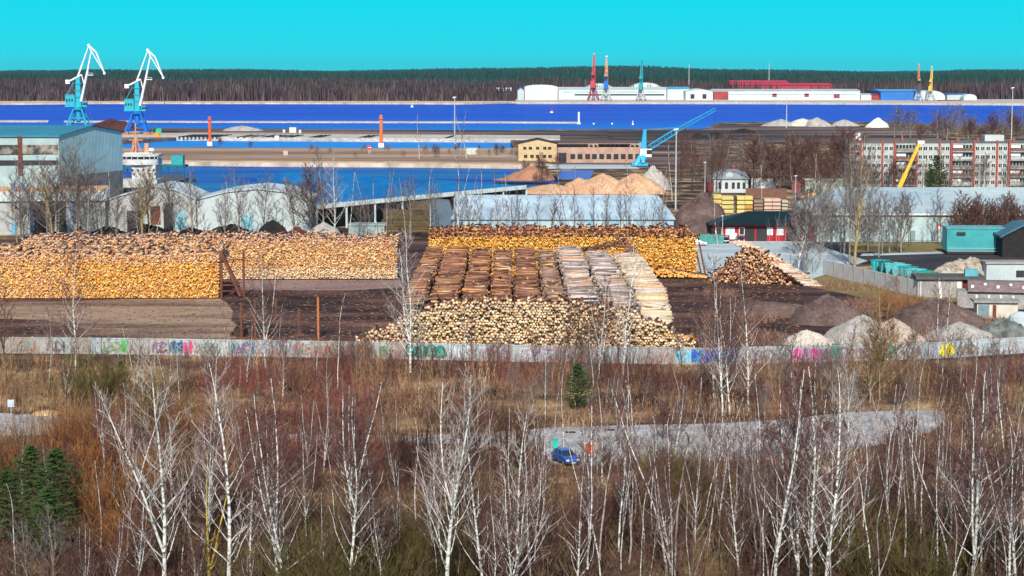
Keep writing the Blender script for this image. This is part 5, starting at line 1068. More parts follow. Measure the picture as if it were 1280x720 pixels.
heap('straw_heap', 'pale straw coloured patch beside the road at the left', 55, 520, 36, 76, 512.5, two('straw', (.50, .34, .18), (.68, .50, .30), .8, .3, .7), seed=52, p=.5)

# ================================================================ GRAFFITI WALL
t = thing('graffiti_wall', 'long pale concrete panel wall covered in graffiti, crossing the whole scene', 'wall', (0, 0, 0))
nodes = [(-30, 441.5), (160, 443), (440, 447.5), (640, 452), (880, 456), (985, 453.5), (1160, 449), (1320, 439)]
pan = MB().box(.04, 2.96, 0, .16, 0, 2.45).box(.04, 2.96, -.05, 0, 0, .25).box(.04, 2.96, -.05, 0, 2.25, 2.45)
pm = [pan.mesh('panel', two('panel_%d' % i, tuple(c * .66 for c in cc), cc, .5, .3, .7, stretch=(1, 1, .4), bump=.1)) for i, cc in enumerate([(.46, .53, .56), (.40, .40, .40), (.50, .60, .64), (.36, .32, .30), (.48, .44, .46)])]
pst = MB().box(-.1, .1, -.1, .22, 0, 2.6).mesh('post', conc)
wp = []; 
for (a, b) in zip(nodes, nodes[1:]):
    (x0, y0), (x1, y1) = G(*a), G(*b); L = math.hypot(x1 - x0, y1 - y0); n = max(1, round(L / 3)); an = math.atan2(y1 - y0, x1 - x0)
    for k in range(n):
        x, y = x0 + (x1 - x0) * k / n, y0 + (y1 - y0) * k / n; px = 640 + x / (y * CP + 42 * SP) * F
        if 415 < px < 440: continue
        i = 2 if px > 1160 else (0 if px > 880 else R.choice([1, 3, 0]) if px < 150 else R.choice([0, 1, 4, 0, 2]) if px < 640 else R.choice([4, 1, 3, 0]))
        o = link('panel', pm[i], t, (x, y, 0), an); o.scale = (L / n / 3, 1, 1); link('post', pst, t, (x, y, 0), an)
        wp.append((px, x, y, an))
def wall_at(px):
    best = min(wp, key=lambda q: abs(q[0] - px)); _, x, y, an = best
    D = (y * CP + 41 * SP); xx = (px - 640) / F * D; yy = y + (xx - x) * math.tan(an); return xx, yy, an
def stroke(mb, pts, w_, y=-.062, th=.008, mi=0):
    """a painted band along a curve on the wall face (local x, z)"""
    n = len(pts); L_, R_ = [], []
    for i in range(n):
        a = pts[max(0, i - 1)]; b = pts[min(n - 1, i + 1)]; dx, dz = b[0] - a[0], b[1] - a[1]; l = math.hypot(dx, dz) or 1; nx_, nz_ = -dz / l * w_ / 2, dx / l * w_ / 2
        L_.append((pts[i][0] + nx_, pts[i][1] + nz_)); R_.append((pts[i][0] - nx_, pts[i][1] - nz_))
    vs = [(x, y, z) for x, z in L_] + [(x, y, z) for x, z in R_]
    mb.add(vs, [(i, i + 1, n + i + 1, n + i) for i in range(n - 1)], mi)
def graffiti(px0, px1, c, kind, c2=None, z0=.2, z1=2.2, seed=0, lab=None):
    rr = random.Random(seed); x0, y0, an = wall_at(px0); x1, y1, _ = wall_at(px1); L = math.hypot(x1 - x0, y1 - y0)
    g = link('graffiti', None, t, (x0, y0, 0), math.atan2(y1 - y0, x1 - x0))
    if lab: g['label'] = lab
    m = mat('spray_%d' % seed, c, .8, .12, 1.5); mb = MB(); mo = MB()
    n = max(2, int(L / 1.15))
    for i in range(n):
        cx = L * (i + .5) / n; w_ = L / n * .66; hh = (z1 - z0) / 2; cz = (z0 + z1) / 2 + rr.uniform(-.1, .1)
        if kind == 'fill':
            k = 14; ph = rr.uniform(0, 6); pts = []
            for q in range(k):
                a = 6.28318 * q / k; f = 1 + .16 * math.sin(3 * a + ph) + .1 * math.sin(5 * a - ph); pts.append((cx + w_ * math.cos(a) * f, cz + hh * math.sin(a) * f * .95))
            mb.add([(cx, -.060 - .002 * (i % 3), cz)] + [(x, -.060 - .002 * (i % 3), max(.05, min(2.42, z))) for x, z in pts], [(0, 1 + q, 1 + (q + 1) % k) for q in range(k)])
            stroke(mo, pts + pts[:1], .13, -.070); 
        ph = rr.uniform(0, 6); kk = rr.choice([(1, 2), (2, 1), (2, 3), (1, 3)])
        cur = [(cx + w_ * .8 * math.sin(kk[0] * a + ph), max(.1, min(2.35, cz + hh * .8 * math.cos(kk[1] * a)))) for a in np.linspace(0, 5.2, 16)]
        stroke(mo if kind == 'fill' else mb, cur, .14 if kind == 'fill' else .26, -.075 if kind == 'fill' else -.066)
        if kind != 'fill':
            ph2 = rr.uniform(0, 6); stroke(mo, [(cx + w_ * .9 * math.sin(2 * a + ph2), max(.1, min(2.3, cz + hh * .7 * math.cos(a + ph2)))) for a in np.linspace(0, 4.5, 12)], .16, -.074)
    if mb.v: link('fill', mb.mesh('fill', m), g)
    if mo.v: link('outline', mo.mesh('outline', mat('spray_out_%d' % seed, c2 or (c[2] * .5 + .12, c[0] * .5 + .12, c[1] * .5 + .2), .8, .1, 2)), g)
GF = [(992, 1024, (.60, .06, .28), 'fill', (.75, .3, .55), 'pink bubble letters'), (1004, 1014, (.02, .36, .34), 'line', None, None), (1024, 1038, (.20, .12, .30), 'line', None, None), (1038, 1049, (.02, .42, .34), 'fill', (.02, .2, .2), 'bright green letter block'), (1050, 1088, (.13, .16, .28), 'line', None, None), (1092, 1118, (.02, .30, .22), 'fill', (.05, .03, .08), 'green letters in dark outline'), (1146, 1168, (.36, .32, .60), 'line', None, None), (1176, 1191, (.85, .75, .02), 'fill', (.8, .7, .1), 'bright yellow paint blob'), (1200, 1222, (.32, .16, .10), 'line', None, None), (1230, 1250, (.30, .36, .36), 'line', None, None),
      (864, 879, (.02, .08, .55), 'fill', (.03, .35, .75), 'left piece of the deep blue mural'), (881, 900, (.01, .06, .50), 'fill', (.10, .20, .70), 'middle piece of the deep blue mural'), (901, 921, (.03, .12, .55), 'fill', (.03, .35, .75), 'right piece of the deep blue mural'), (846, 862, (.12, .42, .56), 'fill', (.3, .5, .6), 'light blue patch'), (808, 842, (.50, .30, .30), 'line', None, None),
      (508, 556, (.01, .40, .32), 'fill', (.02, .08, .09), 'teal green letters with dark outline'), (449, 460, (.60, .08, .10), 'line', None, None), (476, 484, (.10, .55, .12), 'line', None, None), (562, 592, (.62, .68, .74), 'fill', (.5, .62, .72), 'pale icy blank patch'), (368, 420, (.50, .16, .16), 'line', None, None), (290, 318, (.06, .30, .42), 'line', None, None),
      (191, 212, (.14, .10, .28), 'line', None, None), (213, 229, (.06, .05, .16), 'fill', (.10, .30, .35), None), (230, 240, (.62, .04, .18), 'fill', (.5, .1, .2), 'small crimson letters'), (244, 253, (.60, .05, .25), 'line', None, None), (256, 272, (.20, .30, .16), 'line', None, None), (152, 160, (.02, .50, .14), 'fill', (.1, .4, .1), 'vivid green splash'), (130, 150, (.40, .36, .08), 'line', None, None), (246, 254, (.60, .62, .50), 'line', None, None), (20, 44, (.34, .20, .12), 'line', None, None), (60, 80, (.25, .20, .18), 'line', None, None), (684, 712, (.10, .36, .42), 'line', None, None), (650, 682, (.55, .50, .62), 'line', None, None), (600, 636, (.40, .50, .58), 'line', None, None), (322, 366, (.35, .50, .52), 'line', None, None), (930, 980, (.36, .38, .44), 'line', None, None), (1254, 1276, (.5, .55, .6), 'line', None, None)]
for i, (a, b, c, kd, c2, lb) in enumerate(GF): graffiti(a, b, c, kd, c2, .25, 2.15, 100 + i, lb)

# ================================================================ STEEL STAKES, TRESTLE
Yq = gy(372); t = thing('steel_trestle', 'dark rusty steel A-frame trestle at the end of the left log stack', 'trestle', (wx(277, Yq), Yq + .2, 0))
part('upright', MB().box(-.3, .2, -.25, .25, 0, 8.6), rust, t); part('upright', MB().box(3.5, 3.9, 3, 3.4, 0, 8.2), rust, t)
part('brace', MB().beam((0, 0, 8.4), (3.6, -1, .3), .5), rust, t); part('brace', MB().beam((0, 2, 8.0), (3.4, 2, 1), .3), rust, t)
q = MB()
for z in (1.2, 2.3, 3.2): q.beam((0, .2, z), (3.2, .2, z), .22)
q.beam((0, 1, 6.8), (3.7, 3.2, 6.8), .22); part('rung', q, rust, t)
for i, (px, pb, pt, lb) in enumerate([(302, 424, 378, 'left rusty stake of the pair behind the wall at the left'), (319, 425, 374, 'right rusty stake of the pair behind the wall at the left'), (398, 424, 371, 'rusty orange stake with a thin crossbar behind the wall'), (374, 420, 385, 'dark short stake left of the orange one'), (334, 425, 386, 'short dark stake beside the birch behind the wall'), (345, 395, 372, 'rusty stake at the edge of the dusty track')]):
    Y = gy(pb); h = zy(pt, Y); tt = thing('steel_stake', lb, 'stake', (wx(px, Y), Y, 0)); part('post', MB().box(-.16, .16, -.16, .16, 0, h), rust if i != 2 else mat('rust_orange', (.42, .13, .04), .8, .3, 1), tt)
    part('foot', MB().box(-.9, .9, -.2, .2, 0, .35), rust, tt)
    if i == 2: part('crossbar', MB().beam((-3, 0, h * .8), (0, 0, h * .8), .1), rust, tt)
for i, (xa, xb) in enumerate(((866, 876), (872, 881))):
    Y = gy(344.5); q = MB().beam((0, 0, 8.4), (wx(xb, Y) - wx(xa, Y), -3, 0), .34); solo('leaning_pole', q, rust, ('left' if i == 0 else 'right') + ' long dark pole of the pair leaning at the end of the orange stack', 'pole', (wx(xa, Y), Y + 1, 0))
solo('timber_crib', MB().box(-3, 3, 0, .3, 0, .3).box(-3, 3, 2, 2.3, 0, .3).box(-3, -2.7, .3, 2, .31, .6).box(2.7, 3, .3, 2, .31, .6).box(-2.2, -.4, .2, 1.8, .3, 1.1), core_m, 'low dark timber crib just behind the wall between the stakes', 'crib', (wx(310, gy(422)), gy(421)))

# ================================================================ CRANES NEARBY
# blue mobile harbour crane
Yc_ = gy(208); s_ = sc(Yc_)
def cl(px, py): return ((px - 805) / s_, (208 - py) / s_)
mbl = mat('harbour_blue', (.02, .34, .62), .5, .15, .5)
t = thing('harbour_crane', 'bright blue mobile harbour crane with white cab and long lattice boom', 'crane', (wx(805, Yc_), Yc_, 0))
def pb_(a, b, w_, y0=0, y1=0, m=mbl, n='beam'): (xa, za), (xb, zb_) = cl(*a), cl(*b); return MB().beam((xa, y0, za), (xb, y1, zb_), w_)
for s in (-1, 1):
    part('leg', pb_((793, 207), (801, 194), 1.4, s * 3, s * 1), mbl, t); part('leg', pb_((803, 204), (803, 192), 1.4, s * 3, s * 1), mbl, t)
part('base', MB().box(-5.5, 1.5, -3, 3, .3, 1.6), mbl, t)
x, z = cl(803, 196); part('turntable', MB().tube((x, 0, z - 1), (x, 0, z + .4), 2.4, None, 14), mbl, t)
(xa, za), (xb, zb_) = cl(800, 196), cl(814, 186); hb = part('house', MB().box(xa, xb, -2, 2, za, zb_), mat('cab_white', (.72, .74, .74)), t)
part('window', MB().box(xa + (xb - xa) * .55, xb + .05, -2.06, -.5, za + 1.2, zb_ - .4), darkm, hb)
(xa, za), (xb, zb_) = cl(801, 186), cl(806, 162); part('tower', MB().profile([(xa, za), (xb + .6, za), (xb + .5, zb_), (xb - .8, zb_)], -1, 1), mbl, t)
(xa, za), (xb, zb_) = cl(812, 184), cl(845, 163.5); bm = part('boom', MB().lattice((xa, 0, za), (xb, 0, zb_), 1.8, 2.0, 8, .24), mbl, t)
(xc, zc), (xd, zd) = cl(845, 163.5), cl(894, 136.5); part('boom_tip', MB().lattice((xb, 0, zb_), (xd, 0, zd), 1.1, 1.2, 12, .12), mbl, t)
(xe, ze) = cl(806, 162); part('stay_cable', MB().tube((xe, .4, ze), (xb, .4, zb_ + 1.4), .10, None, 4).tube((xb, .4, zb_ + 1.4), (xd, .4, zd + .6), .08, None, 4), mbl, t)
part('hoist_rope', MB().tube((xd, 0, zd), (xd, 0, zd - 9), .06, None, 4).box(xd - .3, xd + .3, -.3, .3, zd - 10, zd - 9), core_m, t)
(xf, zf) = cl(799, 178); part('side_arm', MB().beam((xf - 1.6, 0, zf - 1), (xf + 1, 0, zf), .4), mbl, t)
# yellow telescopic boom behind the right hall
Yy = 560.0; t = thing('mobile_crane', 'yellow truck crane with its boom raised in front of the flats', 'crane', (wx(1112, Yy), Yy, 0)); ym = mat('crane_yellow', (.78, .42, .03), .5, .12, .6)
x1_, z1_ = wx(1148, Yy) - wx(1112, Yy), zy(177, Yy)
part('carrier', MB().box(-5, 4, -1.3, 1.3, .8, 1.9), ym, t); part('cab', MB().box(2.2, 4.2, -1.3, 1.3, 1.9, 3.3), ym, t)
for x in (-4, -2.6, 1.6, 3.2):
    for s in (-1, 1): part('wheel', MB().tube((x, s * 1.35, .55), (x, s * 1.05, .55), .55, None, 14), darkm, t)
part('outer_boom', MB().beam((-.5, 0, 2.2), (-.5 + (x1_ + .5) * .55, 0, 2.2 + (z1_ - 2.2) * .55), 1.15), ym, t); part('inner_boom', MB().beam((-.5 + (x1_ + .5) * .5, 0, 2.2 + (z1_ - 2.2) * .5), (x1_, 0, z1_), .85), ym, t)
part('boom_head', MB().box(x1_ - .7, x1_ + 1.2, -.5, .5, z1_ - .6, z1_ + .3), mat('head_white', (.7, .65, .6)), t); part('hook_rope', MB().tube((x1_ + 1, 0, z1_), (x1_ + 1, 0, z1_ - 8), .05, None, 4), core_m, t)
Yx = gy(250); t = thing('wheel_loader', 'small yellow loader beside the red hut, above the dark green roof', 'loader', (wx(1013, Yx), Yx, 0))
part('body', MB().box(-1.0, 2.2, -1, 1, .8, 2.3), ym, t); part('cab', MB().box(-1.2, .6, -.8, .8, 2.3, 3.5), mat('cab_dark', (.05, .05, .05)), t); part('arm', MB().beam((-1, 0, 1.4), (-3.6, 0, .8), .4), ym, t); part('bucket', MB().box(-4.6, -3.4, -1.2, 1.2, .2, 1.1), core_m, t)
for x in (-.8, 1.5):
    for s in (-1, 1): part('wheel', MB().tube((x, s * 1.15, .6), (x, s * .8, .6), .6, None, 12), darkm, t)

# ================================================================ CARS
def car(label, loc, rz, colr, kind='hatch', group=None):
    t = thing('car', label, 'car', (*loc, .025), rz, group); pm_ = mat('carpaint_%.2f%.2f%.2f' % colr, colr, .25, .05, 1, spec=.6)
    hi = 1.72 if kind == 'suv' else 1.45
    low = [(-2.2, .32), (2.15, .32), (2.22, .62), (2.1, .82), (1.15, .98), (-1.95, 1.0), (-2.2, .86)]
    b = MB(); 
    for (y0, y1, k) in ((-.82, .82, 1.0),): b.profile(low, y0, y1)
    o = bevel(part('body', b, pm_, t), .09, 3)
    c = MB(); Z = hi
    c.add([(-1.9, -.76, .99), (1.05, -.76, .97), (1.05, .76, .97), (-1.9, .76, .99), (-1.5, -.6, Z - .08), (.25, -.6, Z - .06), (.25, .6, Z - .06), (-1.5, .6, Z - .08)], [(0,1,5,4),(1,2,6,5),(2,3,7,6),(3,0,4,7),(4,5,6,7)])
    bevel(part('windows', c, glass, t), .05, 2)
    r_ = MB().box(-1.42, .18, -.57, .57, Z - .075, Z); bevel(part('roof', r_, pm_, t), .035, 2)
    p_ = MB()
    for s in (-1, 1):
        for a, bb in (((1.05, s * .765, .98), (.25, s * .605, Z - .05)), ((-.55, s * .775, .98), (-.6, s * .61, Z - .05)), ((-1.9, s * .765, .99), (-1.5, s * .605, Z - .05))): p_.beam(a, bb, .06)
    part('pillar', p_, pm_, t)
    for x in (-1.35, 1.35):
        for s in (-1, 1):
            w_ = part('wheel', MB().tube((x, s * .84, .33), (x, s * .62, .33), .33, None, 18), mat('tyre', (.015, .015, .016), .9), t)
            part('rim', MB().tube((x, s * .85, .33), (x, s * .80, .33), .2, None, 12), mat('rim_metal', (.5, .5, .52), .3, metal=.8), w_)
    for s in (-1, 1):
        part('headlight', MB().box(2.05, 2.2, s * .62 - .16, s * .62 + .16, .62, .78), mat('lamp_glass', (.8, .8, .78), .15), t)
        part('taillight', MB().box(-2.23, -2.12, s * .66 - .12, s * .66 + .12, .66, .86), mat('lamp_red', (.5, .01, .01), .2), t)
        part('mirror', MB().box(.75, .92, s * .86 - .08, s * .86 + .08, .98, 1.1), pm_, t)
    part('bumper', MB().box(2.18, 2.26, -.7, .7, .34, .5), mat('bumper_dark', (.03, .03, .03), .6), t)
    part('number_plate', MB().box(2.261, 2.275, -.25, .25, .38, .48), mat('plate_white', (.7, .7, .7), .4), t)
    return t
car('small blue car parked on the pale road behind the foreground birches, bonnet towards the camera', G(707, 579), rad(-70), (.02, .10, .42))
car('white hatchback driving on the paved yard beside the orange log stack', G(872, 307), rad(-4), (.72, .74, .76))
car('dark car half hidden by the right end of the orange log stack', G(864, 328), rad(-80), (.03, .03, .05))
car('black car parked leftmost before the red building', G(907, 303.5), rad(-96), (.015, .015, .02), group='dark cars before the red building'); car('black car parked under the white banner of the red building', G(925, 303), rad(-86), (.03, .035, .03), group='dark cars before the red building')
car('white off-road car parked at the right end of the red building', G(1004, 306.5), rad(6), (.66, .72, .78), 'suv')
car('silvery car parked behind the orange stack beside the teal gate', G(866, 297), rad(10), (.5, .5, .55))
# things by the blue car
x, y = G(736.5, 574); t = thing('warning_board', 'square red-orange warning board on a short post right of the blue car', 'sign', (x, y, 0), rad(5))
part('board', MB().box(-.42, .42, 0, .05, .55, 1.7), mat('board_red', (.45, .06, .03), .8), t); part('edge', MB().box(.43, .49, -.01, .06, .5, 1.7), mat('edge_ochre', (.35, .22, .05)), t); part('post', MB().box(-.05, .05, .06, .12, 0, 1.6), greysh, t)
x, y = G(694, 563); solo('wheelie_bin', MB().add([(-.25, -.3, 0), (.25, -.3, 0), (.25, .3, 0), (-.25, .3, 0), (-.33, -.38, 1.15), (.33, -.38, 1.15), (.33, .38, 1.15), (-.33, .38, 1.15)], [(0,3,2,1),(4,5,6,7),(0,1,5,4),(1,2,6,5),(2,3,7,6),(3,0,4,7)]).box(-.36, .36, -.42, .42, 1.16, 1.24), mat('bin_seagreen', (.02, .45, .36), .5), 'sea green bin left of the blue car', 'bin', (x, y, .02))
x, y = G(14, 522); t = thing('road_sign', 'small pale blue road sign on a post at the far left of the road', 'sign', (x, y, 0)); part('plate', MB().box(-.4, .4, 0, .04, 1.3, 2.2), mat('sign_paleblue', (.45, .55, .70)), t); part('post', MB().tube((0, .07, 0), (0, .07, 2.1), .04), greysh, t)
for px, py, lb in ((713, 540.5, 'dark oblong drain cover on the road above the blue car'), (762, 537.5, 'second dark drain cover on the road right of the blue car')):
    x, y = G(px, py); solo('drain_cover', MB().box(-.6, .6, -.5, .5, 0, .03).box(-.5, .5, -.4, .4, .03, .045), core_m, lb, 'drain cover', (x, y, .012))
# street lamps in the lumber yard
for px, pb, pt, lb in ((881, 246, 203, 'white-headed lamp post left of the old house'), (903, 304, 270, 'thin lamp post at the left end of the red building'), (1103, 318, 280, 'thin pale pole on the verge before the big pale hall'), (994, 272, 220, 'pale lamp post with round white head right of the lumber stacks'), (1153, 300, 200, 'tall slim pole before the big pale hall')):
    mast('lamp_post', lb, px, pb, pt, .9, (.6, .65, .65))

# bark litter round the stacks
n = 9000; Y = NR.uniform(gy(446), gy(347), n); px = NR.uniform(-20, 1000, n); X = (px - 640) / F * (Y * CP + H * SP); a = NR.uniform(0, 3.14, n); L = NR.uniform(.15, .7, n)
P0 = np.stack([X, Y, np.full(n, .05)], 1); P1 = P0 + np.stack([np.cos(a) * L, np.sin(a) * L, NR.uniform(0, .08, n)], 1)
tag(link('bark_litter', tubes('bark_litter', P0, P1, np.full(n, .05), np.full(n, .03), 3, m_bark, tone=np.array([[.20, .10, .07], [.32, .20, .13], [.08, .045, .04], [.40, .24, .12]])[NR.choice(4, n)], caps=False)), 'scattered bark and splinters on the dark yard soil around the stacks', 'litter', kind='stuff')
# ================================================================ TREES
white_bark = None
def bark_white():
    m = bpy.data.materials.new('birch_bark'); m.use_nodes = True; n = m.node_tree; b = n.nodes['Principled BSDF']; b.inputs['Roughness'].default_value = .75; b.inputs['Specular IOR Level'].default_value = .2
    tc = n.nodes.new('ShaderNodeTexCoord'); mp = n.nodes.new('ShaderNodeMapping'); mp.inputs['Scale'].default_value = (1, 1, 2.2); n.links.new(tc.outputs['Object'], mp.inputs[0])
    nz = n.nodes.new('ShaderNodeTexNoise'); nz.inputs['Scale'].default_value = 2.4; nz.inputs['Detail'].default_value = 5; n.links.new(mp.outputs[0], nz.inputs['Vector'])
    cr = n.nodes.new('ShaderNodeValToRGB'); e = cr.color_ramp.elements; e[0].position = .34; e[0].color = (.07, .05, .05, 1); e[1].position = .48; e[1].color = (.56, .57, .54, 1)
    q = e.new(.7); q.color = (.78, .76, .76, 1)
    n.links.new(nz.outputs[0], cr.inputs[0]); n.links.new(cr.outputs[0], b.inputs['Base Color']); return m
M_birch = bark_white()
M_shadebark = two('shaded_bark', (.16, .13, .12), (.44, .40, .38), 2.0, .38, .6, bump=.05)  # birch bark with the shade of neighbouring trees put into the colour
M_limb = mat('birch_limb', (.32, .26, .25), .8, .35, 2.0, col2=(.62, .55, .52)); M_twig = mat('birch_twig', (.11, .045, .045), .9, .4, 1.0, col2=(.22, .12, .11)); M_greylimb = mat('grey_limb', (.17, .14, .12), .9, .3, 1.5, col2=(.33, .29, .25)); M_darklimb = mat('dark_limb', (.05, .035, .035), .9, .3, 1.5, col2=(.12, .09, .08))
M_tantwig = mat('tan_twig', (.22, .12, .06), .9, .3, 1, col2=(.34, .22, .13)); M_browntwig = mat('brown_twig', (.10, .045, .038), .9, .3, 1, col2=(.19, .095, .075)); M_greytwig = mat('grey_twig', (.13, .10, .10), .9, .3, 1, col2=(.26, .21, .21)); M_yellowbark = mat('lichen_bark', (.42, .30, .04), .9, .3, 2, col2=(.55, .42, .08)); M_orange = mat('rust_twig', (.22, .085, .03), .9, .3, 1, col2=(.40, .18, .06)); M_olive = mat('olive_twig', (.085, .07, .025), .9, .3, 1, col2=(.17, .13, .045)); M_olimb = mat('ochre_limb', (.30, .20, .09), .9, .3, 1.5, col2=(.42, .33, .18))
def grow(seed, Ht=15.0, r0=.13, nb=34, start=.22, spread=.30, up=.9, forks=0, lean=.3, twigs=5, fine=6, wob=.10, top_r=.02, droop=0.0, pw=1.0):
    """trunk and limbs, then twigs: two lists of segments"""
    r = random.Random(seed); T, C = [], []
    def path(p, d, L, ra, rb, n, wob, lift, out):
        pts = [Vector(p)]; d = Vector(d).normalized()
        for i in range(n):
            d = (d + Vector((r.gauss(0, wob), r.gauss(0, wob), r.gauss(0, wob * .4) + lift))).normalized(); pts.append(pts[-1] + d * (L / n))
        for i in range(n): out.append((pts[i], pts[i + 1], ra + (rb - ra) * i / n, ra + (rb - ra) * (i + 1) / n))
        return pts
    stems = []
    ln = Vector((r.gauss(0, lean * .1), r.gauss(0, lean * .05), 1))
    main = path((0, 0, -.3), ln, Ht, r0, top_r, 14, wob * .35, .03, T); stems.append((main, Ht, r0))
    for f in range(forks):
        i = r.randint(2, 6); a = r.uniform(0, 6.28); rr_ = r0 * (1 - i / 14) * .8
        st = path(main[i], (math.cos(a) * .42, math.sin(a) * .3, 1), Ht * (1 - i / 14) * .92, rr_, top_r, 11, wob * .4, .09, T); stems.append((st, Ht * (1 - i / 14) * .9, rr_))
    for si, (st, SL, sr) in enumerate(stems):
        m = nb if si == 0 else nb // 2; n = len(st) - 1; s0 = start if si == 0 else .12
        for b in range(m):
            f = s0 + (1 - s0) * ((b + r.random()) / m) ** pw * .97; i = min(n - 1, int(f * n)); p = st[i].lerp(st[i + 1], f * n - i)
            a = b * 2.4 + r.uniform(-.5, .5); L = SL * spread * (1.05 - f * .85) * r.uniform(.6, 1.2); rb = max(.016, sr * (1 - f) * .34)
            d = (math.cos(a), math.sin(a), up * r.uniform(.6, 1.3))
            bp = path(p, d, L, rb, .010, 5, .14, .10 - droop, T if rb > .02 else C)
            for k in range(twigs):
                g = .25 + .75 * (k + r.random()) / twigs; j = min(4, int(g * 5)); q = bp[j].lerp(bp[j + 1], g * 5 - j); a2 = r.uniform(0, 6.28)
                d2 = (bp[j + 1] - bp[j]).normalized() + Vector((math.cos(a2), math.sin(a2), r.uniform(-.1, .8))) * .75
                tp = path(q, d2, L * r.uniform(.28, .5), .013, .006, 2, .15, .05 - droop * 2, C)
                for w_ in range(fine):
                    a3 = r.uniform(0, 6.28); q2 = tp[0].lerp(tp[-1], r.random()); d3 = d2.normalized() + Vector((math.cos(a3), math.sin(a3), r.uniform(-.5, .7))) * .8
                    C.append((q2, q2 + d3.normalized() * L * r.uniform(.10, .24), .007, .004))
    return T, C
def seg_mesh(name, segs, m, sides, kr=1.0):
    me = tubes(name, [tuple(s[0]) for s in segs], [tuple(s[1]) for s in segs], np.array([s[2] for s in segs]) * kr, np.array([s[3] for s in segs]) * kr, sides, m, caps=False); smooth(me); return me
TPL = {}
def template(kind, k, seed, Ht, mt, mc, sides=6, kt=1.0, kc=1.0, **kw):
    T, C = grow(seed, Ht=Ht, **kw); TPL.setdefault(kind, []).append((seg_mesh('trunk', T, mt, sides, kt), seg_mesh('crown', C, mc, 3, kc), Ht))
for i in range(7): template('birch', i, 100 + i, 15, M_birch, M_twig, r0=.125, nb=32, spread=.33, up=1.15, forks=(i % 3), twigs=5, fine=5, kt=1.0, kc=1.7, start=.15)
for i in range(8): template('slim_birch', i, 200 + i, 14, M_shadebark if i % 2 else M_birch, M_twig, r0=.085, nb=14, spread=.20, up=1.2, start=.32, twigs=4, fine=4, wob=.18, lean=1.0, kc=1.5, forks=(i % 4 == 1))
for i in range(6): template('bare_tree', i, 300 + i, 11, M_greylimb, M_greytwig, r0=.14, nb=22, spread=.44, up=.8, forks=i % 3, twigs=5, fine=5, kc=1.8, start=.18)
for i in range(6): template('dark_tree', i, 400 + i, 11, M_darklimb, M_browntwig, r0=.11, nb=20, spread=.34, up=1.0, forks=i % 2, twigs=5, fine=5, kc=1.8, start=.22)
for i in range(4): template('tan_tree', i, 500 + i, 10, M_olimb, M_tantwig, r0=.12, nb=28, spread=.42, up=.8, forks=2, twigs=6, fine=6, kc=2.0, start=.1)
for i in range(5): template('brown_tree', i, 600 + i, 10, M_darklimb, M_browntwig, r0=.12, nb=30, spread=.46, up=.7, forks=2, twigs=6, fine=6, kc=2.6, start=.08)
for i in range(2): template('great_tree', i, 700 + i, 22, M_olimb if i else M_greylimb, M_greytwig, r0=.36, nb=30, spread=.50, up=.8, forks=2, twigs=6, fine=6, kc=1.8, start=.22, top_r=.05)
for i in range(2): template('lichen_tree', i, 720 + i, 12, M_yellowbark, M_twig, r0=.16, nb=22, spread=.2, up=1.1, forks=1, twigs=4, fine=4)
for i in range(5): template('grey_far_tree', i, 740 + i, 12, M_greylimb, M_greytwig, r0=.14, nb=26, spread=.46, up=.7, forks=i % 3, twigs=6, fine=5, kc=2.3, kt=1.4, start=.12)
for i in range(5): template('dead_birch', i, 760 + i, 15, M_birch, M_limb, r0=.15, nb=32, spread=.36, up=1.1, forks=i % 2, twigs=5, fine=4, kc=1.15, kt=1.05, start=.14, wob=.12)
def shrub_mesh(seed, mt, nst=46, Ht=3.2, kr=1.0):
    r = random.Random(seed); S_ = []
    for i in range(nst):
        a = r.uniform(0, 6.28); sp = r.uniform(.05, .75); p = Vector((r.gauss(0, .5), r.gauss(0, .4), -.1)); d = Vector((math.cos(a) * sp, math.sin(a) * sp, 1)).normalized(); L = Ht * r.uniform(.55, 1.1)
        for k in range(4):
            d = (d + Vector((r.gauss(0, .09), r.gauss(0, .09), .03))).normalized(); q = p + d * L / 4; S_.append((p, q, .026 * (1 - k / 5), .026 * (1 - (k + 1) / 5)))
            for t_ in range(3):
                a2 = r.uniform(0, 6.28); S_.append((q, q + (d + Vector((math.cos(a2), math.sin(a2), r.random())) * .6).normalized() * L * r.uniform(.12, .26), .011, .005))
            p = q
    return seg_mesh('stems', S_, mt, 3, kr)
SH = {'rust': [shrub_mesh(11 + i, M_orange, 80) for i in range(3)], 'olive': [shrub_mesh(21 + i, M_olive, 80) for i in range(3)], 'brown': [shrub_mesh(31 + i, M_browntwig, 60) for i in range(3)], 'tan': [shrub_mesh(41 + i, M_tantwig, 60) for i in range(3)]}
# conifer with needles
def pine_parts(seed, Ht=6.0):
    r = random.Random(seed); T = [(Vector((0, 0, -.2)), Vector((0, 0, Ht)), .10, .02)]; N_ = []
    for k in range(110):
        f = .06 + .94 * (k / 110); z = Ht * f; a = k * 2.4; L = math.sin(3.14159 * min(1, f * .8 + .22)) ** .8 * Ht * .27 * r.uniform(.35, 1.25) + .12; p = Vector((0, 0, z)); d = Vector((math.cos(a), math.sin(a), r.uniform(.15, .5))).normalized(); q = p + d * L; T.append((p, q, .02, .006))
        for j in range(30):
            g = .2 + .8 * r.random(); b = p.lerp(q, g); a2 = r.uniform(0, 6.28); dd = (d * .7 + Vector((math.cos(a2), math.sin(a2), r.uniform(-.3, .9)))).normalized(); N_.append((b, b + dd * r.uniform(.16, .34), .035, .004))
    return seg_mesh('trunk', T, M_darklimb, 4), seg_mesh('crown', N_, mat('needles', (.020, .052, .014), .7, .45, 1.2, col2=(.075, .14, .03)), 3), Ht
TPL['pine'] = [pine_parts(801 + i) for i in range(3)]
CNT = {}
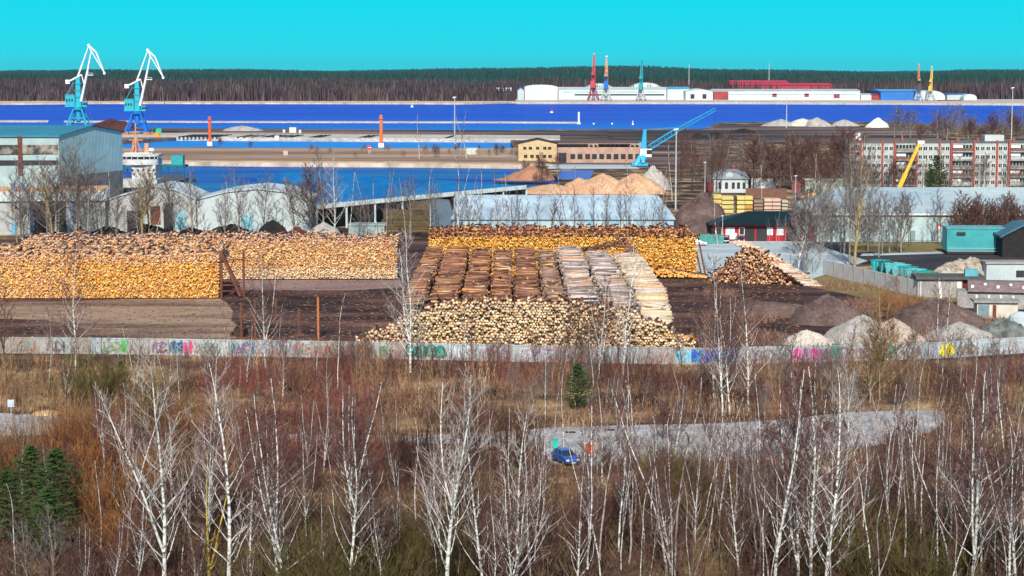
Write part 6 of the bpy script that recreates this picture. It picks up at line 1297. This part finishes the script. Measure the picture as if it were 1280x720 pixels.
def tree(kind, px, pb, pt, label, group=None, k=None, wide=1.0, cat=None, Y=None, rz=None, name=None):
    tp = TPL[kind]; CNT[kind] = CNT.get(kind, 0) + 1; i = (CNT[kind] if k is None else k) % len(tp); tr, cr, Ht = tp[i]
    Y = Y or gy(pb); h = zy(pt, Y); s = max(.12, h / Ht)
    t = thing(name or kind, label, cat or 'tree', (wx(px, Y), Y, 0), R.uniform(0, 6.28) if rz is None else rz, group); t.scale = (s * wide, s * wide, s)
    link('trunk', tr, t); link('crown', cr, t); return t
# ---- the tall white birches one can tell apart, foreground from left to right
FG = [('dead_birch', 204, 752, 445, 'tall many-limbed white birch left of centre-left, limbs starting low'), ('bare_tree', 66, 745, 630, 'short greyish bare tree below the dark green pines'), ('bare_tree', 35, 742, 650, 'thin greyish bare tree in the lower left corner'), ('slim_birch', 163, 640, 470, 'slim white birch pair member with dark gap beneath it, left of the tall many-limbed birch'), ('slim_birch', 170, 636, 462, 'slim white birch just right of its slim partner near the rust shrubs'), ('slim_birch', 129, 610, 478, 'single thin white birch rising from the rust coloured shrubs'), ('dead_birch', 285, 756, 448, 'big bright white birch with V-shaped fork, second tall birch from the left'), ('birch', 143, 748, 640, 'small pale birch below the rust shrubs'), ('birch', 108, 750, 650, 'small grey-white sapling in the lower left'),
      ('birch', 349, 755, 468, 'white birch forming the left half of a close pair'), ('birch', 358, 760, 482, 'curved white birch forming the right half of a close pair'), ('birch', 434, 752, 468, 'straight white birch with evenly spaced rising limbs left of the centre'), ('dead_birch', 556, 758, 455, 'tallest bright white birch near the centre with long sweeping limbs'), ('birch', 604, 752, 492, 'white birch immediately right of the tallest central birch'), ('dead_birch', 641, 765, 498, 'dense feathery white birch left of the blue car'), ('birch', 722, 752, 560, 'white birch standing just below the warning board'), ('slim_birch', 520, 650, 520, 'thin leaning birch behind the tallest central one'), ('slim_birch', 575, 742, 665, 'short white stub birch leaning right at the bottom centre'),
      ('slim_birch', 735, 712, 505, 'very thin white birch right of the warning board'), ('slim_birch', 750, 700, 470, 'thin white birch stem below the front pile, right of the warning board'), ('slim_birch', 773, 690, 470, 'thin tall stem fourth right of the blue car'), ('slim_birch', 786, 705, 462, 'thin double stem in front of the pale road'), ('slim_birch', 834, 720, 470, 'tall straight slim birch in the middle of the pale road'), ('slim_birch', 844, 742, 462, 'slim birch leaning right beside the straight one on the road'), ('slim_birch', 800, 735, 590, 'short crooked birch stems below the road'), ('slim_birch', 812, 730, 600, 'greyish short stem below the road, right of the crooked ones'),
      ('birch', 968, 752, 448, 'tall white birch left of the right-hand birch grove'), ('birch', 998, 745, 462, 'white birch with dark flecks, second in the right-hand grove'), ('birch', 1016, 752, 452, 'long birch leaning right from the grove, left of the forked one'), ('dead_birch', 1030, 756, 455, 'large leaning white birch with wide branches in the right-hand grove'), ('slim_birch', 1092, 745, 515, 'slim white birch leaning right of the wide-branched one'), ('slim_birch', 1126, 742, 520, 'slender straight birch in the middle of the right-hand side'), ('slim_birch', 1147, 735, 540, 'twisted slender birch beside the straight one on the right'), ('birch', 1215, 755, 448, 'tall bright birch near the right edge, thicker than its neighbours'), ('slim_birch', 1228, 748, 458, 'slim birch touching the thicker one near the right edge'), ('birch', 1263, 752, 520, 'white birch with bent base near the right edge'), ('birch', 1270, 745, 468, 'outermost tall white birch at the right edge'), ('slim_birch', 1191, 740, 520, 'slim birch with a curved foot left of the tall right-edge birch')]
for f in FG: tree(*f)
# ---- trees between road and wall, and by the wall
MID = [('birch', 94, 462, 300, 'white birch standing in front of the left graffiti wall'), ('dark_tree', 8, 475, 345, 'dark multi-stemmed tree at the left end of the graffiti wall'), ('birch', 332, 460, 310, 'white birch by the rusty stakes in front of the wall'), ('slim_birch', 352, 475, 375, 'dull slim birch just right of the one by the stakes'), ('slim_birch', 422, 486, 362, 'single bare white pole-like birch crossing the wall gap'), ('dead_birch', 513, 466, 292, 'white birch before the left end of the front log pile'), ('birch', 748, 474, 345, 'slim white birch before the grey log rows'), ('dead_birch', 779, 470, 300, 'tall white birch crossing the pale log rows'), ('slim_birch', 824, 480, 425, 'small white birch at the blue-grey wall panels'), ('birch', 893, 506, 320, 'tall birch in front of the blue mural'), ('birch', 903, 520, 350, 'birch with long bare trunk right behind the mural birch'), ('birch', 912, 518, 360, 'leaning birch right of the long bare trunk'), ('birch', 936, 515, 318, 'greyish birch right of the blue mural'), ('tan_tree', 1100, 500, 365, 'bushy tan multi-stemmed tree over the green graffiti'), ('tan_tree', 1088, 503, 400, 'lower bushy tan tree beside the tall bushy one'), ('dark_tree', 1128, 498, 410, 'dark slim-stemmed tree right of the bushy tan tree'), ('birch', 1172, 462, 345, 'white birch before the smooth gravel cone'), ('slim_birch', 1178, 470, 350, 'thin twin birch right of the one before the gravel cone'), ('slim_birch', 694, 545, 440, 'slim birch rising just above the blue car'), ('slim_birch', 682, 520, 420, 'dark slim stem before the front log pile'), ('dark_tree', 702, 470, 375, 'dark bare tree before the front log pile, leftmost of three'), ('dark_tree', 718, 472, 372, 'dark bare tree before the front log pile, middle of three'), ('dark_tree', 736, 470, 380, 'dark bare tree before the front log pile, rightmost of three'), ('slim_birch', 760, 540, 462, 'short white stem at the far road edge, left'), ('slim_birch', 790, 545, 450, 'tall thin stem at the far road edge'), ('slim_birch', 850, 545, 442, 'thin straight white stem beside the far road edge'), ('bare_tree', 66, 452, 380, 'grey bare tree at the left graffiti panels'), ('dead_birch', 1060, 560, 450, 'bright birch with spreading crown standing on the pale road at the right'), ('birch', 1000, 548, 458, 'birch with many upright limbs left of the spreading one'), ('birch', 1245, 540, 450, 'birch left of the outermost one near the right edge'), ('birch', 270, 540, 425, 'pale slender birch left of the stakes, reaching the wall'), ('bare_tree', 640, 500, 450, 'small grey bare tree in front of the middle wall panels')]
for f in MID: tree(*f)
# ---- pines and coloured shrubs
for (px, pb, pt, lb) in [(40, 640, 558, 'dark green bushy pine, leftmost of the three at the lower left'), (72, 655, 562, 'dark green pine right of the leftmost one'), (10, 680, 590, 'green pine cut by the left edge'), (62, 700, 610, 'young yellow-green pine at the foot of the others')]:
    tree('pine', px, pb, pt, lb, wide=1.5)
for (px, pb, pt, lb) in [(722, 512, 455, 'small dark green conifer before the middle of the wall'), (152, 482, 452, 'low dark green conifer at the left part of the wall'), (590, 545, 525, 'tiny green conifer above the road in the centre')]:
    tree('pine', px, pb, pt, lb, wide=1.4)
def shrub(kind, px, pb, pt, label, group=None, wide=1.3):
    Y = gy(pb); s = zy(pt, Y) / 3.2; CNT[kind] = CNT.get(kind, 0) + 1
    o = tag(link('shrub', SH[kind][CNT[kind] % 3], None, (wx(px, Y), Y, 0), R.uniform(0, 6.28)), label, 'shrub', group); o.scale = (s * wide, s * wide, s); return o
for (k, px, pb, pt, lb) in [('rust', 82, 570, 520, 'rust-red willow shrub at the left road end'), ('rust', 105, 600, 545, 'large rust-orange willow shrub below the left road end'), ('rust', 132, 650, 585, 'broad bright rust shrub right of the pines'), ('rust', 150, 690, 630, 'rust shrub at the foot of the tall many-limbed birch'), ('rust', 110, 560, 515, 'reddish shrub beside the thin single birch'), ('rust', 30, 600, 560, 'small rust shrub between the green pines'), ('olive', 190, 545, 480, 'olive-brown shrub by the straw patch'), ('tan', 24, 508, 478, 'tan shrub at the far left beyond the road'), ('olive', 120, 505, 455, 'dark olive thicket shrub before the left wall'), ('olive', 140, 500, 450, 'taller olive thicket shrub before the left wall'), ('olive', 95, 512, 468, 'low olive shrub left of the thicket'), ('olive', 340, 760, 665, 'olive shrub between the close pair and the straight birch'), ('olive', 400, 770, 680, 'mossy shrub under the straight birch'), ('olive', 480, 765, 690, 'mossy olive shrub at the bottom centre'), ('olive', 830, 615, 560, 'yellow-olive shrub at the near road edge, left'), ('olive', 865, 620, 575, 'yellow-olive shrub at the near road edge, right'), ('olive', 545, 700, 640, 'olive shrub behind the tallest central birch'), ('olive', 1065, 740, 640, 'mossy olive shrub in the right-hand grove'), ('olive', 1140, 745, 665, 'green-olive shrub under the slender birches'), ('olive', 1180, 750, 680, 'low green-olive shrub near the bottom right'), ('rust', 1130, 365, 340, 'rust-brown shrub on the green field'), ('rust', 1110, 395, 362, 'orange-brown shrub behind the large gravel cone'), ('rust', 1140, 402, 372, 'orange shrub strip right of the field'), ('tan', 1090, 500, 478, 'tan grassy shrub beneath the bushy tan tree'), ('brown', 455, 452, 425, 'dark brown bush hiding the wall gap'), ('brown', 432, 455, 418, 'dark brown bush filling the gap in the wall'), ('brown', 490, 462, 440, 'brown bush before the teal green graffiti'), ('rust', 190, 600, 560, 'dull rust shrub between the slim pair and the tall birch'), ('rust', 225, 560, 500, 'reddish brown shrub right of the tall many-limbed birch')]:
    shrub(k, px, pb, pt, lb)
# ---- crowd of further birches
ORD = ['first', 'second', 'third', 'fourth', 'fifth', 'sixth', 'seventh', 'eighth', 'ninth', 'tenth', 'eleventh', 'twelfth', 'thirteenth', 'fourteenth', 'fifteenth', 'sixteenth', 'seventeenth', 'eighteenth', 'nineteenth', 'twentieth', 'twenty-first', 'twenty-second', 'twenty-third', 'twenty-fourth', 'twenty-fifth', 'twenty-sixth', 'twenty-seventh', 'twenty-eighth', 'twenty-ninth', 'thirtieth']
def nth(label, i): return '%s, %s from the left' % (label, ORD[i])
def crowd2(n, kind, x0, x1, b0, b1, pt0, pt1, label, group, wide=1.0):
    for i in range(n): tree(kind, x0 + (x1 - x0) * (i + R.random()) / n, R.uniform(b0, b1), R.uniform(pt0, pt1), nth(label, i), group, wide=wide)
def crowd(n, kind, x0, x1, b0, b1, h0, h1, label, group, wide=1.0):
    for i in range(n):
        px = x0 + (x1 - x0) * (i + R.random()) / n; pb = R.uniform(b0, b1)
        if 684 < px < 732 and pb > 575: px += 48 if px > 708 else -26      # the car stands in a small clearing
        Y = gy(pb); s = sc(Y)
        tree(kind, px, pb, pb - R.uniform(h0, h1) * s * .98, nth(label, i), group, wide=wide)
crowd(13, 'slim_birch', 1075, 1290, 640, 775, 10, 15, 'thin white birch among the close stems at the lower right', 'close birch stems at the lower right')
crowd(10, 'slim_birch', 1080, 1290, 560, 640, 8, 13, 'slim birch further back among the brush at the right', 'slim birches further back at the right')
crowd(12, 'slim_birch', 740, 960, 630, 760, 8, 14, 'slim pale stem in the thicket between car and grove', 'slim stems between car and grove')
crowd(10, 'slim_birch', 660, 960, 560, 640, 6, 10, 'thin sapling along the near road edge', 'saplings along the near road edge')
crowd(9, 'birch', 200, 720, 640, 780, 5, 9, 'lower birch filling between the tall birches in the left half', 'lower birches in the left half')
crowd(12, 'slim_birch', 180, 700, 570, 680, 5, 10, 'young slim birch behind the tall birches in the left half', 'young slim birches in the left half')
crowd(9, 'dark_tree', 0, 700, 600, 770, 4, 8, 'dark bare sapling low among the left birches', 'dark saplings in the left half')
crowd(10, 'dark_tree', 720, 1290, 580, 770, 5, 9, 'dark bare sapling low among the right birches', 'dark saplings in the right half')
crowd(12, 'bare_tree', 560, 1290, 500, 560, 4, 7, 'grey bare tree between the road and the graffiti wall', 'grey bare trees between road and wall')
crowd(9, 'slim_birch', 880, 1290, 520, 600, 7, 11, 'slim birch around the pale road at the right', 'slim birches around the road at the right')
crowd(12, 'dark_tree', 20, 560, 470, 540, 3, 5.5, 'low dark sapling between the road and the left wall', 'low dark saplings before the left wall')
crowd(6, 'slim_birch', 160, 320, 465, 540, 7, 10, 'pale slender birch in front of the left graffiti', 'pale slender birches before the left graffiti')
tree('lichen_tree', 262, 752, 560, 'birch trunk covered in yellow lichen left of the V-forked birch', k=0, rz=0.3)
tree('bare_tree', 950, 720, 560, 'dark leaning branched tree left of the right-hand grove')
crowd(22, 'birch', 700, 1290, 600, 700, 6, 11, 'brown-crowned birch in the right foreground wood', 'brown-crowned birches in the right foreground')
crowd(16, 'birch', 0, 700, 560, 660, 5, 9, 'brown-crowned birch in the left foreground wood', 'brown-crowned birches in the left foreground')
crowd(24, 'dark_tree', 0, 1290, 690, 800, 4, 7, 'dark branchy bush-like tree along the bottom edge', 'dark low trees along the bottom edge', 1.5)
crowd(20, 'brown_tree', 60, 1290, 560, 680, 2.5, 4.5, 'low brown bush-like tree in the foreground wood', 'low brown trees in the foreground wood', 1.6)
crowd(18, 'bare_tree', 120, 1290, 455, 505, 3, 6, 'small grey tree along the front of the wall', 'small grey trees along the wall', 1.2)
crowd(12, 'brown_tree', 820, 1290, 500, 575, 2.5, 5, 'brown bushy tree beside the pale road', 'brown bushy trees beside the road', 1.4)
crowd(24, 'slim_birch', 560, 1290, 640, 790, 9, 14, 'fine pale birch stem in the dense lower right screen', 'fine birch stems of the lower right screen')
crowd(12, 'slim_birch', 0, 560, 640, 790, 5, 10, 'fine pale birch stem in the lower left', 'fine birch stems in the lower left')
crowd(16, 'dark_tree', 560, 780, 452, 500, 3.5, 5.5, 'dark grey thicket tree before the middle of the wall', 'thicket trees before the middle of the wall')
crowd(22, 'dark_tree', 0, 1290, 452, 500, 4, 6.5, 'dark thin tree before the graffiti wall', 'dark thin trees before the wall')
crowd(14, 'slim_birch', 0, 1290, 455, 520, 6, 10, 'slim pale tree before the graffiti wall', 'slim pale trees before the wall')
crowd(15, 'birch', 150, 700, 620, 770, 9, 13, 'further tall birch in the left half of the screen', 'further tall birches in the left half')
crowd(9, 'birch', 720, 1290, 600, 740, 9, 13, 'further tall birch in the right half of the screen', 'further tall birches in the right half')
crowd2(12, 'grey_far_tree', 990, 1130, 298, 345, 225, 262, 'wide bare tree around the paved yard', 'wide bare trees around the paved yard', 1.0)
crowd(14, 'dark_tree', 420, 1290, 455, 500, 5, 8, 'tall dark bare tree screening the graffiti wall', 'tall dark trees screening the wall')
crowd(7, 'bare_tree', 850, 1290, 470, 515, 7, 10, 'taller grey bare tree behind the pale road', 'taller grey trees behind the road')
crowd(6, 'birch', 20, 480, 465, 520, 6, 9, 'small birch before the left part of the wall', 'small birches before the left wall')
# ---- trees among the logs, sheds and the middle distance
tree('great_tree', 100, 300, 176, 'large spreading bare tree before the blue-green hall', k=0, wide=1.3); tree('great_tree', 66, 302, 196, 'second spreading bare tree nearer the left edge, before the hall', k=1, wide=1.2); tree('great_tree', 178, 302, 205, 'wide bare tree before the dull arched shed, right of the large one', k=1, wide=1.2); tree('grey_far_tree', 72, 300, 195, 'bare grey tree left of the large spreading one', k=1); tree('tan_tree', 186, 300, 208, 'tan-barked bare tree before the dull arched shed'); tree('grey_far_tree', 30, 300, 222, 'thin grey bare tree at the left building front')
tree('great_tree', 1068, 334, 165, 'largest bare tree with ochre trunk before the big pale hall', k=1, wide=.8); tree('great_tree', 1062, 333, 205, 'second ochre-trunked tree left of the largest one', k=0, wide=.6)
M2 = [('bare_tree', 403, 298, 190, 'pale forked tree in front of the dock shed roof'), ('dead_birch', 417, 298, 185, 'whitish tree right of the pale forked one'), ('brown_tree', 392, 296, 205, 'dense brown tree hiding the end of the bright arched shed')]
for f in M2: tree(*f)

crowd2(14, 'slim_birch', 430, 660, 297, 304, 195, 235, 'thin pale tree standing before the open dock shed', 'thin pale trees before the dock shed')
crowd2(6, 'bare_tree', 440, 560, 292, 300, 215, 250, 'grey bare tree before the open dock shed', 'grey trees before the dock shed')
crowd2(24, 'dark_tree', 560, 840, 297, 302, 232, 262, 'dark slim bare tree in front of the icy blue warehouse', 'dark trees in front of the icy blue warehouse', .8)
crowd2(10, 'slim_birch', 560, 840, 297, 302, 185, 240, 'tall pale stem above the icy blue warehouse', 'tall pale stems by the icy blue warehouse')
crowd2(8, 'grey_far_tree', 120, 390, 296, 302, 205, 245, 'bare grey tree before the arched sheds', 'grey trees before the arched sheds')
crowd2(10, 'slim_birch', 60, 390, 296, 302, 205, 245, 'thin pale stem before the arched sheds', 'thin stems before the arched sheds')
crowd2(7, 'grey_far_tree', 0, 150, 298, 304, 195, 240, 'bare tree around the low works building', 'bare trees around the works building')
crowd2(15, 'dark_tree', 1085, 1280, 304, 310, 235, 262, 'dark slim tree before the big pale hall', 'dark trees before the big pale hall', .8)
crowd2(12, 'brown_tree', 1190, 1285, 304, 312, 232, 258, 'reddish-brown bare tree before the right part of the pale hall', 'reddish trees before the pale hall')
crowd2(8, 'grey_far_tree', 1005, 1085, 305, 318, 215, 255, 'grey bare tree at the left end of the big pale hall', 'grey trees at the left end of the pale hall')
crowd2(20, 'grey_far_tree', 1055, 1290, 238, 244, 184, 210, 'bare grey tree in front of the flats', 'bare trees in front of the flats')
crowd2(8, 'brown_tree', 1060, 1180, 238, 244, 196, 215, 'brown bare tree in front of the flats', 'brown trees in front of the flats')
tree('pine', 1170, 244, 195, 'dark green conifer in front of the flats', wide=1.2); tree('pine', 1163, 245, 212, 'smaller dark conifer beside the tall one at the flats', wide=1.2)
crowd2(28, 'dark_tree', 845, 905, 205, 246, 155, 200, 'dense brown tree on the slope right of the blue crane', 'brown trees right of the blue crane')
crowd2(30, 'grey_far_tree', 880, 1000, 200, 240, 165, 205, 'dense grey bare tree behind the old white house', 'grey trees behind the white house')
crowd2(28, 'brown_tree', 940, 1070, 196, 246, 158, 200, 'dense russet bare tree right of the white house', 'russet trees right of the white house', 1.2)
crowd2(8, 'slim_birch', 840, 1050, 215, 262, 165, 200, 'pale stem rising from the middle woods on the right', 'pale stems in the middle woods')
crowd2(12, 'grey_far_tree', 1170, 1290, 165, 182, 128, 150, 'bare tree on the bank behind the flats', 'bare trees behind the flats', 1.3)
crowd2(12, 'brown_tree', 1150, 1290, 170, 182, 140, 160, 'brownish tree on the bank behind the flats', 'brownish trees behind the flats', 1.3)
for px, w_ in ((1118, 1.6), (1128, 1.7), (1138, 1.5)): tree('grey_far_tree', px, 172, 132 + abs(px - 1128) * .4, ['left', 'middle', 'right'][(px - 1118) // 10] + ' tree of the round grey cluster right of the white aggregate cone', wide=w_)
crowd2(14, 'tan_tree', 370, 660, 188, 199, 178, 189, 'low tan scrub tree on the spit', 'tan scrub trees on the spit', 1.4)
crowd2(8, 'brown_tree', 520, 660, 186, 200, 176, 188, 'low russet scrub tree on the spit', 'russet scrub trees on the spit', 1.4)
for px, pb, pt, lb in ((524, 200, 138, 'tall pale thin tree rising from the spit left of the yellow factory'), (575, 200, 135, 'pale bare tree on the spit crossing the river, left of two'), (583, 200, 138, 'pale bare tree on the spit crossing the river, right of two'), (115, 168, 138, 'bare pale tree right of the left portal crane')): tree('slim_birch', px, pb, pt, lb)
crowd2(7, 'brown_tree', 640, 700, 205, 235, 185, 215, 'russet tree before the yellow brick factory', 'russet trees before the yellow factory')
tree('brown_tree', 275, 184, 171, 'small brown bush tree beside the left orange mark', wide=1.6); tree('brown_tree', 313, 186, 176, 'small dark bush tree on the spit right of the left orange mark', wide=1.4)
tree('birch', 997, 345, 225, 'white birch before the birch logs of the peaked pile'); tree('slim_birch', 896, 345, 232, 'thin pale stem left of the peaked pile')
crowd2(4, 'slim_birch', 958, 985, 303, 306, 262, 272, 'short leaning white birch before the red building', 'white birches before the red building')

# ================================================================ BRUSH AND GRASS (uncountable)
def fields(X, Y, f, seed): return np.array([noise.noise(Vector((X[i] * f, Y[i] * f * .8, seed))) for i in range(len(X))])
def zone_col(px, py, n, X, Y):
    NEARWALL = (py < 500)
    base = np.array([[.06, .038, .034], [.11, .055, .045], [.16, .075, .062], [.14, .045, .04], [.22, .135, .085], [.40, .28, .16]])
    f1 = fields(X, Y, .10, 21) * 1.9 + fields(X, Y, .35, 22) * .8 + NR.normal(0, .22, n)
    c = base[np.clip(((f1 + 1.0) * 3.0).astype(int), 0, 5)] * NR.uniform(.6, 1.4, (n, 1)) * np.clip(1 + 1.3 * fields(X, Y, .05, 27), .35, 1.8)[:, None]
    def blend(cond, col, pr):
        k = cond & (NR.random(n) < pr); c[k] = np.array(col) * NR.uniform(.7, 1.3, (int(k.sum()), 1))
    blend(NEARWALL, (.13, .05, .045), .5)
    blend((px < 170) & (py > 510) & (py < 690), (.28, .10, .035), .25); blend((px < 120) & (py < 560), (.30, .20, .10), .5); blend((px > 330) & (px < 600) & (py > 620), (.15, .13, .035), .55)
    blend((px > 790) & (px < 920) & (py > 565) & (py < 660), (.24, .18, .04), .6); blend((px > 1040) & (px < 1260) & (py > 640), (.10, .10, .03), .4); blend((px > 1040) & (px < 1160) & (py < 520), (.34, .24, .12), .5)
    blend((px > 440) & (px < 560) & (py < 500), (.32, .20, .11), .5); blend((px > 250) & (px < 480) & (py > 480) & (py < 600), (.22, .06, .05), .5); blend((px > 80) & (px < 200) & (py < 520), (.12, .12, .03), .5)
    c *= np.interp(py, [450, 520, 585, 640, 800], [1.0, .92, .74, .44, .38])[:, None]  # stems darker towards the near edge, shade between the trees put into tone
    return c
roadpoly = ROADPX
def inside(px, py, poly):
    c = np.zeros(len(px), bool); n = len(poly)
    for i in range(n):
        (x0, y0), (x1, y1) = poly[i], poly[i - 1]
        with np.errstate(divide='ignore', invalid='ignore'): k = ((y0 > py) != (y1 > py)) & (px < (x1 - x0) * (py - y0) / ((y1 - y0) or 1e-9) + x0)
        c ^= k
    return c
def scatter(n, x0=-40, x1=1320, y0=453, y1=840, thr=None, keeproad=True, seed=0):
    """points on the ground of the foreground wood, evenly spread over the land, thinned by clumps"""
    Yn, Yf2 = gy(y1), gy(y0); Y = Yn + (Yf2 - Yn) * NR.random(n); px = NR.uniform(x0, x1, n); X = (px - 640) / F * (Y * CP + H * SP)
    # row in the photograph for colouring and for the road
    D = Y * CP + H * SP; py = 360 - F * (Y * SP - H * CP) / D
    k = np.ones(n, bool)
    if keeproad: k &= ~inside(px, py, roadpoly) | ((px > 75) & (px < 660) & (NR.random(n) < .9)) | (NR.random(n) < .05)
    # density clumps
    den = np.array([noise.noise(Vector((X[i] * .07 + seed, Y[i] * .05, 3))) for i in range(n)]); k &= den + NR.uniform(-.45, .45, n) > (-.1 if thr is None else thr)
    wallY = np.interp(px, [a for a, b in nodes], [gy(b) for a, b in nodes]); k &= Y < wallY - .8
    return X[k], Y[k], px[k], py[k]
X, Y, px, py = scatter(85000, seed=4, thr=.10); n = len(X)
tone = zone_col(px, py, n, X, Y); hgt = NR.gamma(4, .48, n) * np.where((py > 515) & (py < 585) & (px > 660), .55, 1.0) * np.where(py < 520, .85, 1); hgt *= 1 + .8 * fields(X, Y, .12, 31); hgt *= np.where((px > 75) & (px < 660) & (py > 545) & (py < 590), 1.5, 1.0); hgt *= np.where((px > 675) & (px < 755) & (py > 570) & (py < 625), .4, 1.0); hgt *= np.where(py < 492, 1.35, 1.0); hgt = np.clip(hgt, .2, 5.5)
P0, P1, R0, R1, TT = [], [], [], [], []
p = np.stack([X, Y, np.zeros(n)], 1); d = np.stack([NR.normal(0, .16, n), NR.normal(0, .16, n), np.ones(n)], 1); d /= np.linalg.norm(d, axis=1, keepdims=True)
rad0 = .018 + .006 * hgt
for s_i in range(3):
    q = p + d * (hgt / 3)[:, None]; P0.append(p); P1.append(q); R0.append(rad0 * (1 - s_i / 3.3)); R1.append(rad0 * (1 - (s_i + 1) / 3.3)); TT.append(tone)
    for tw in range(3):
        a = NR.uniform(0, 6.28, n); dd = d + np.stack([np.cos(a), np.sin(a), NR.uniform(0, .9, n)], 1) * .6; dd /= np.linalg.norm(dd, axis=1, keepdims=True); P0.append(q); P1.append(q + dd * (hgt * NR.uniform(.12, .28, n))[:, None]); R0.append(np.full(n, .010)); R1.append(np.full(n, .005)); TT.append(tone * 1.25)
    d = d + np.stack([NR.normal(0, .10, n), NR.normal(0, .10, n), np.zeros(n)], 1); d /= np.linalg.norm(d, axis=1, keepdims=True); p = q
m_st = tone_mat('brush_stems', nscale=.5, namp=.3)
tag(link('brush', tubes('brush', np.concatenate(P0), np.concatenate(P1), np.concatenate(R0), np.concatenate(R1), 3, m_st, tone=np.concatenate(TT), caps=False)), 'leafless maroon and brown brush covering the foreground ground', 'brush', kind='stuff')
X, Y, px, py = scatter(120000, thr=-.25, seed=9); n = len(X)
gp = np.array([[.42, .27, .13], [.34, .20, .10], [.26, .15, .09], [.46, .33, .17], [.20, .11, .07]]); tone = gp[NR.choice(5, n)] * NR.uniform(.7, 1.25, (n, 1)); k = (px > 1040) & (px < 1260) & (py > 640); tone[k] = tone[k] * np.array([.5, .75, .4]); tone *= np.interp(py, [450, 520, 600, 700], [1.0, .95, .65, .42])[:, None]  # near grass toned down too, painted shade of the wood
a = NR.uniform(0, 6.28, n); L = NR.uniform(.3, .9, n); P0 = np.stack([X, Y, np.zeros(n)], 1); P1 = P0 + np.stack([np.cos(a) * L * .5, np.sin(a) * L * .5, L * .8], 1)
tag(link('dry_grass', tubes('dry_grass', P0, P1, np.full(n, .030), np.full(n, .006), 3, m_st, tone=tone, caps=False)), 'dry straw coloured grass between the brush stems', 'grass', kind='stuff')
# weeds in the yard and on the field
n = 30000; Yn, Yf2 = gy(446), gy(352); Y = NR.uniform(Yn, Yf2, n); px = NR.uniform(880, 1300, n); X = (px - 640) / F * (Y * CP + H * SP); den = np.array([noise.noise(Vector((X[i] * .05, Y[i] * .05, 8))) for i in range(n)]); k = den > .0; X, Y = X[k], Y[k]; n = len(X)
a = NR.uniform(0, 6.28, n); L = NR.uniform(.3, 1.3, n); P0 = np.stack([X, Y, np.zeros(n)], 1); P1 = P0 + np.stack([np.cos(a) * L * .5, np.sin(a) * L * .5, L * .8], 1)
tag(link('weeds', tubes('weeds', P0, P1, np.full(n, .04), np.full(n, .01), 3, m_st, tone=np.array([[.26, .15, .12], [.40, .24, .13], [.16, .09, .09]])[NR.choice(3, n)], caps=False)), 'patchy dead brown weeds on the right part of the yard', 'weeds', kind='stuff')

# ================================================================ THE AIR
mb = MB(); mb.box(-12000, 12000, -60, 27000, -6, 130)
hz_m = bpy.data.materials.new('haze_air'); hz_m.use_nodes = True; n = hz_m.node_tree; n.nodes.clear()
pv = n.nodes.new('ShaderNodeVolumePrincipled'); pv.inputs['Color'].default_value = (.25, .75, .98, 1); pv.inputs['Density'].default_value = 1.5e-5; pv.inputs['Anisotropy'].default_value = 0.2
mo = n.nodes.new('ShaderNodeOutputMaterial'); n.links.new(pv.outputs[0], mo.inputs['Volume'])
hz = link('haze', mb.mesh('haze', hz_m)); hz['kind'] = 'stuff'; hz['label'] = 'thin blue air that fades the far woods'
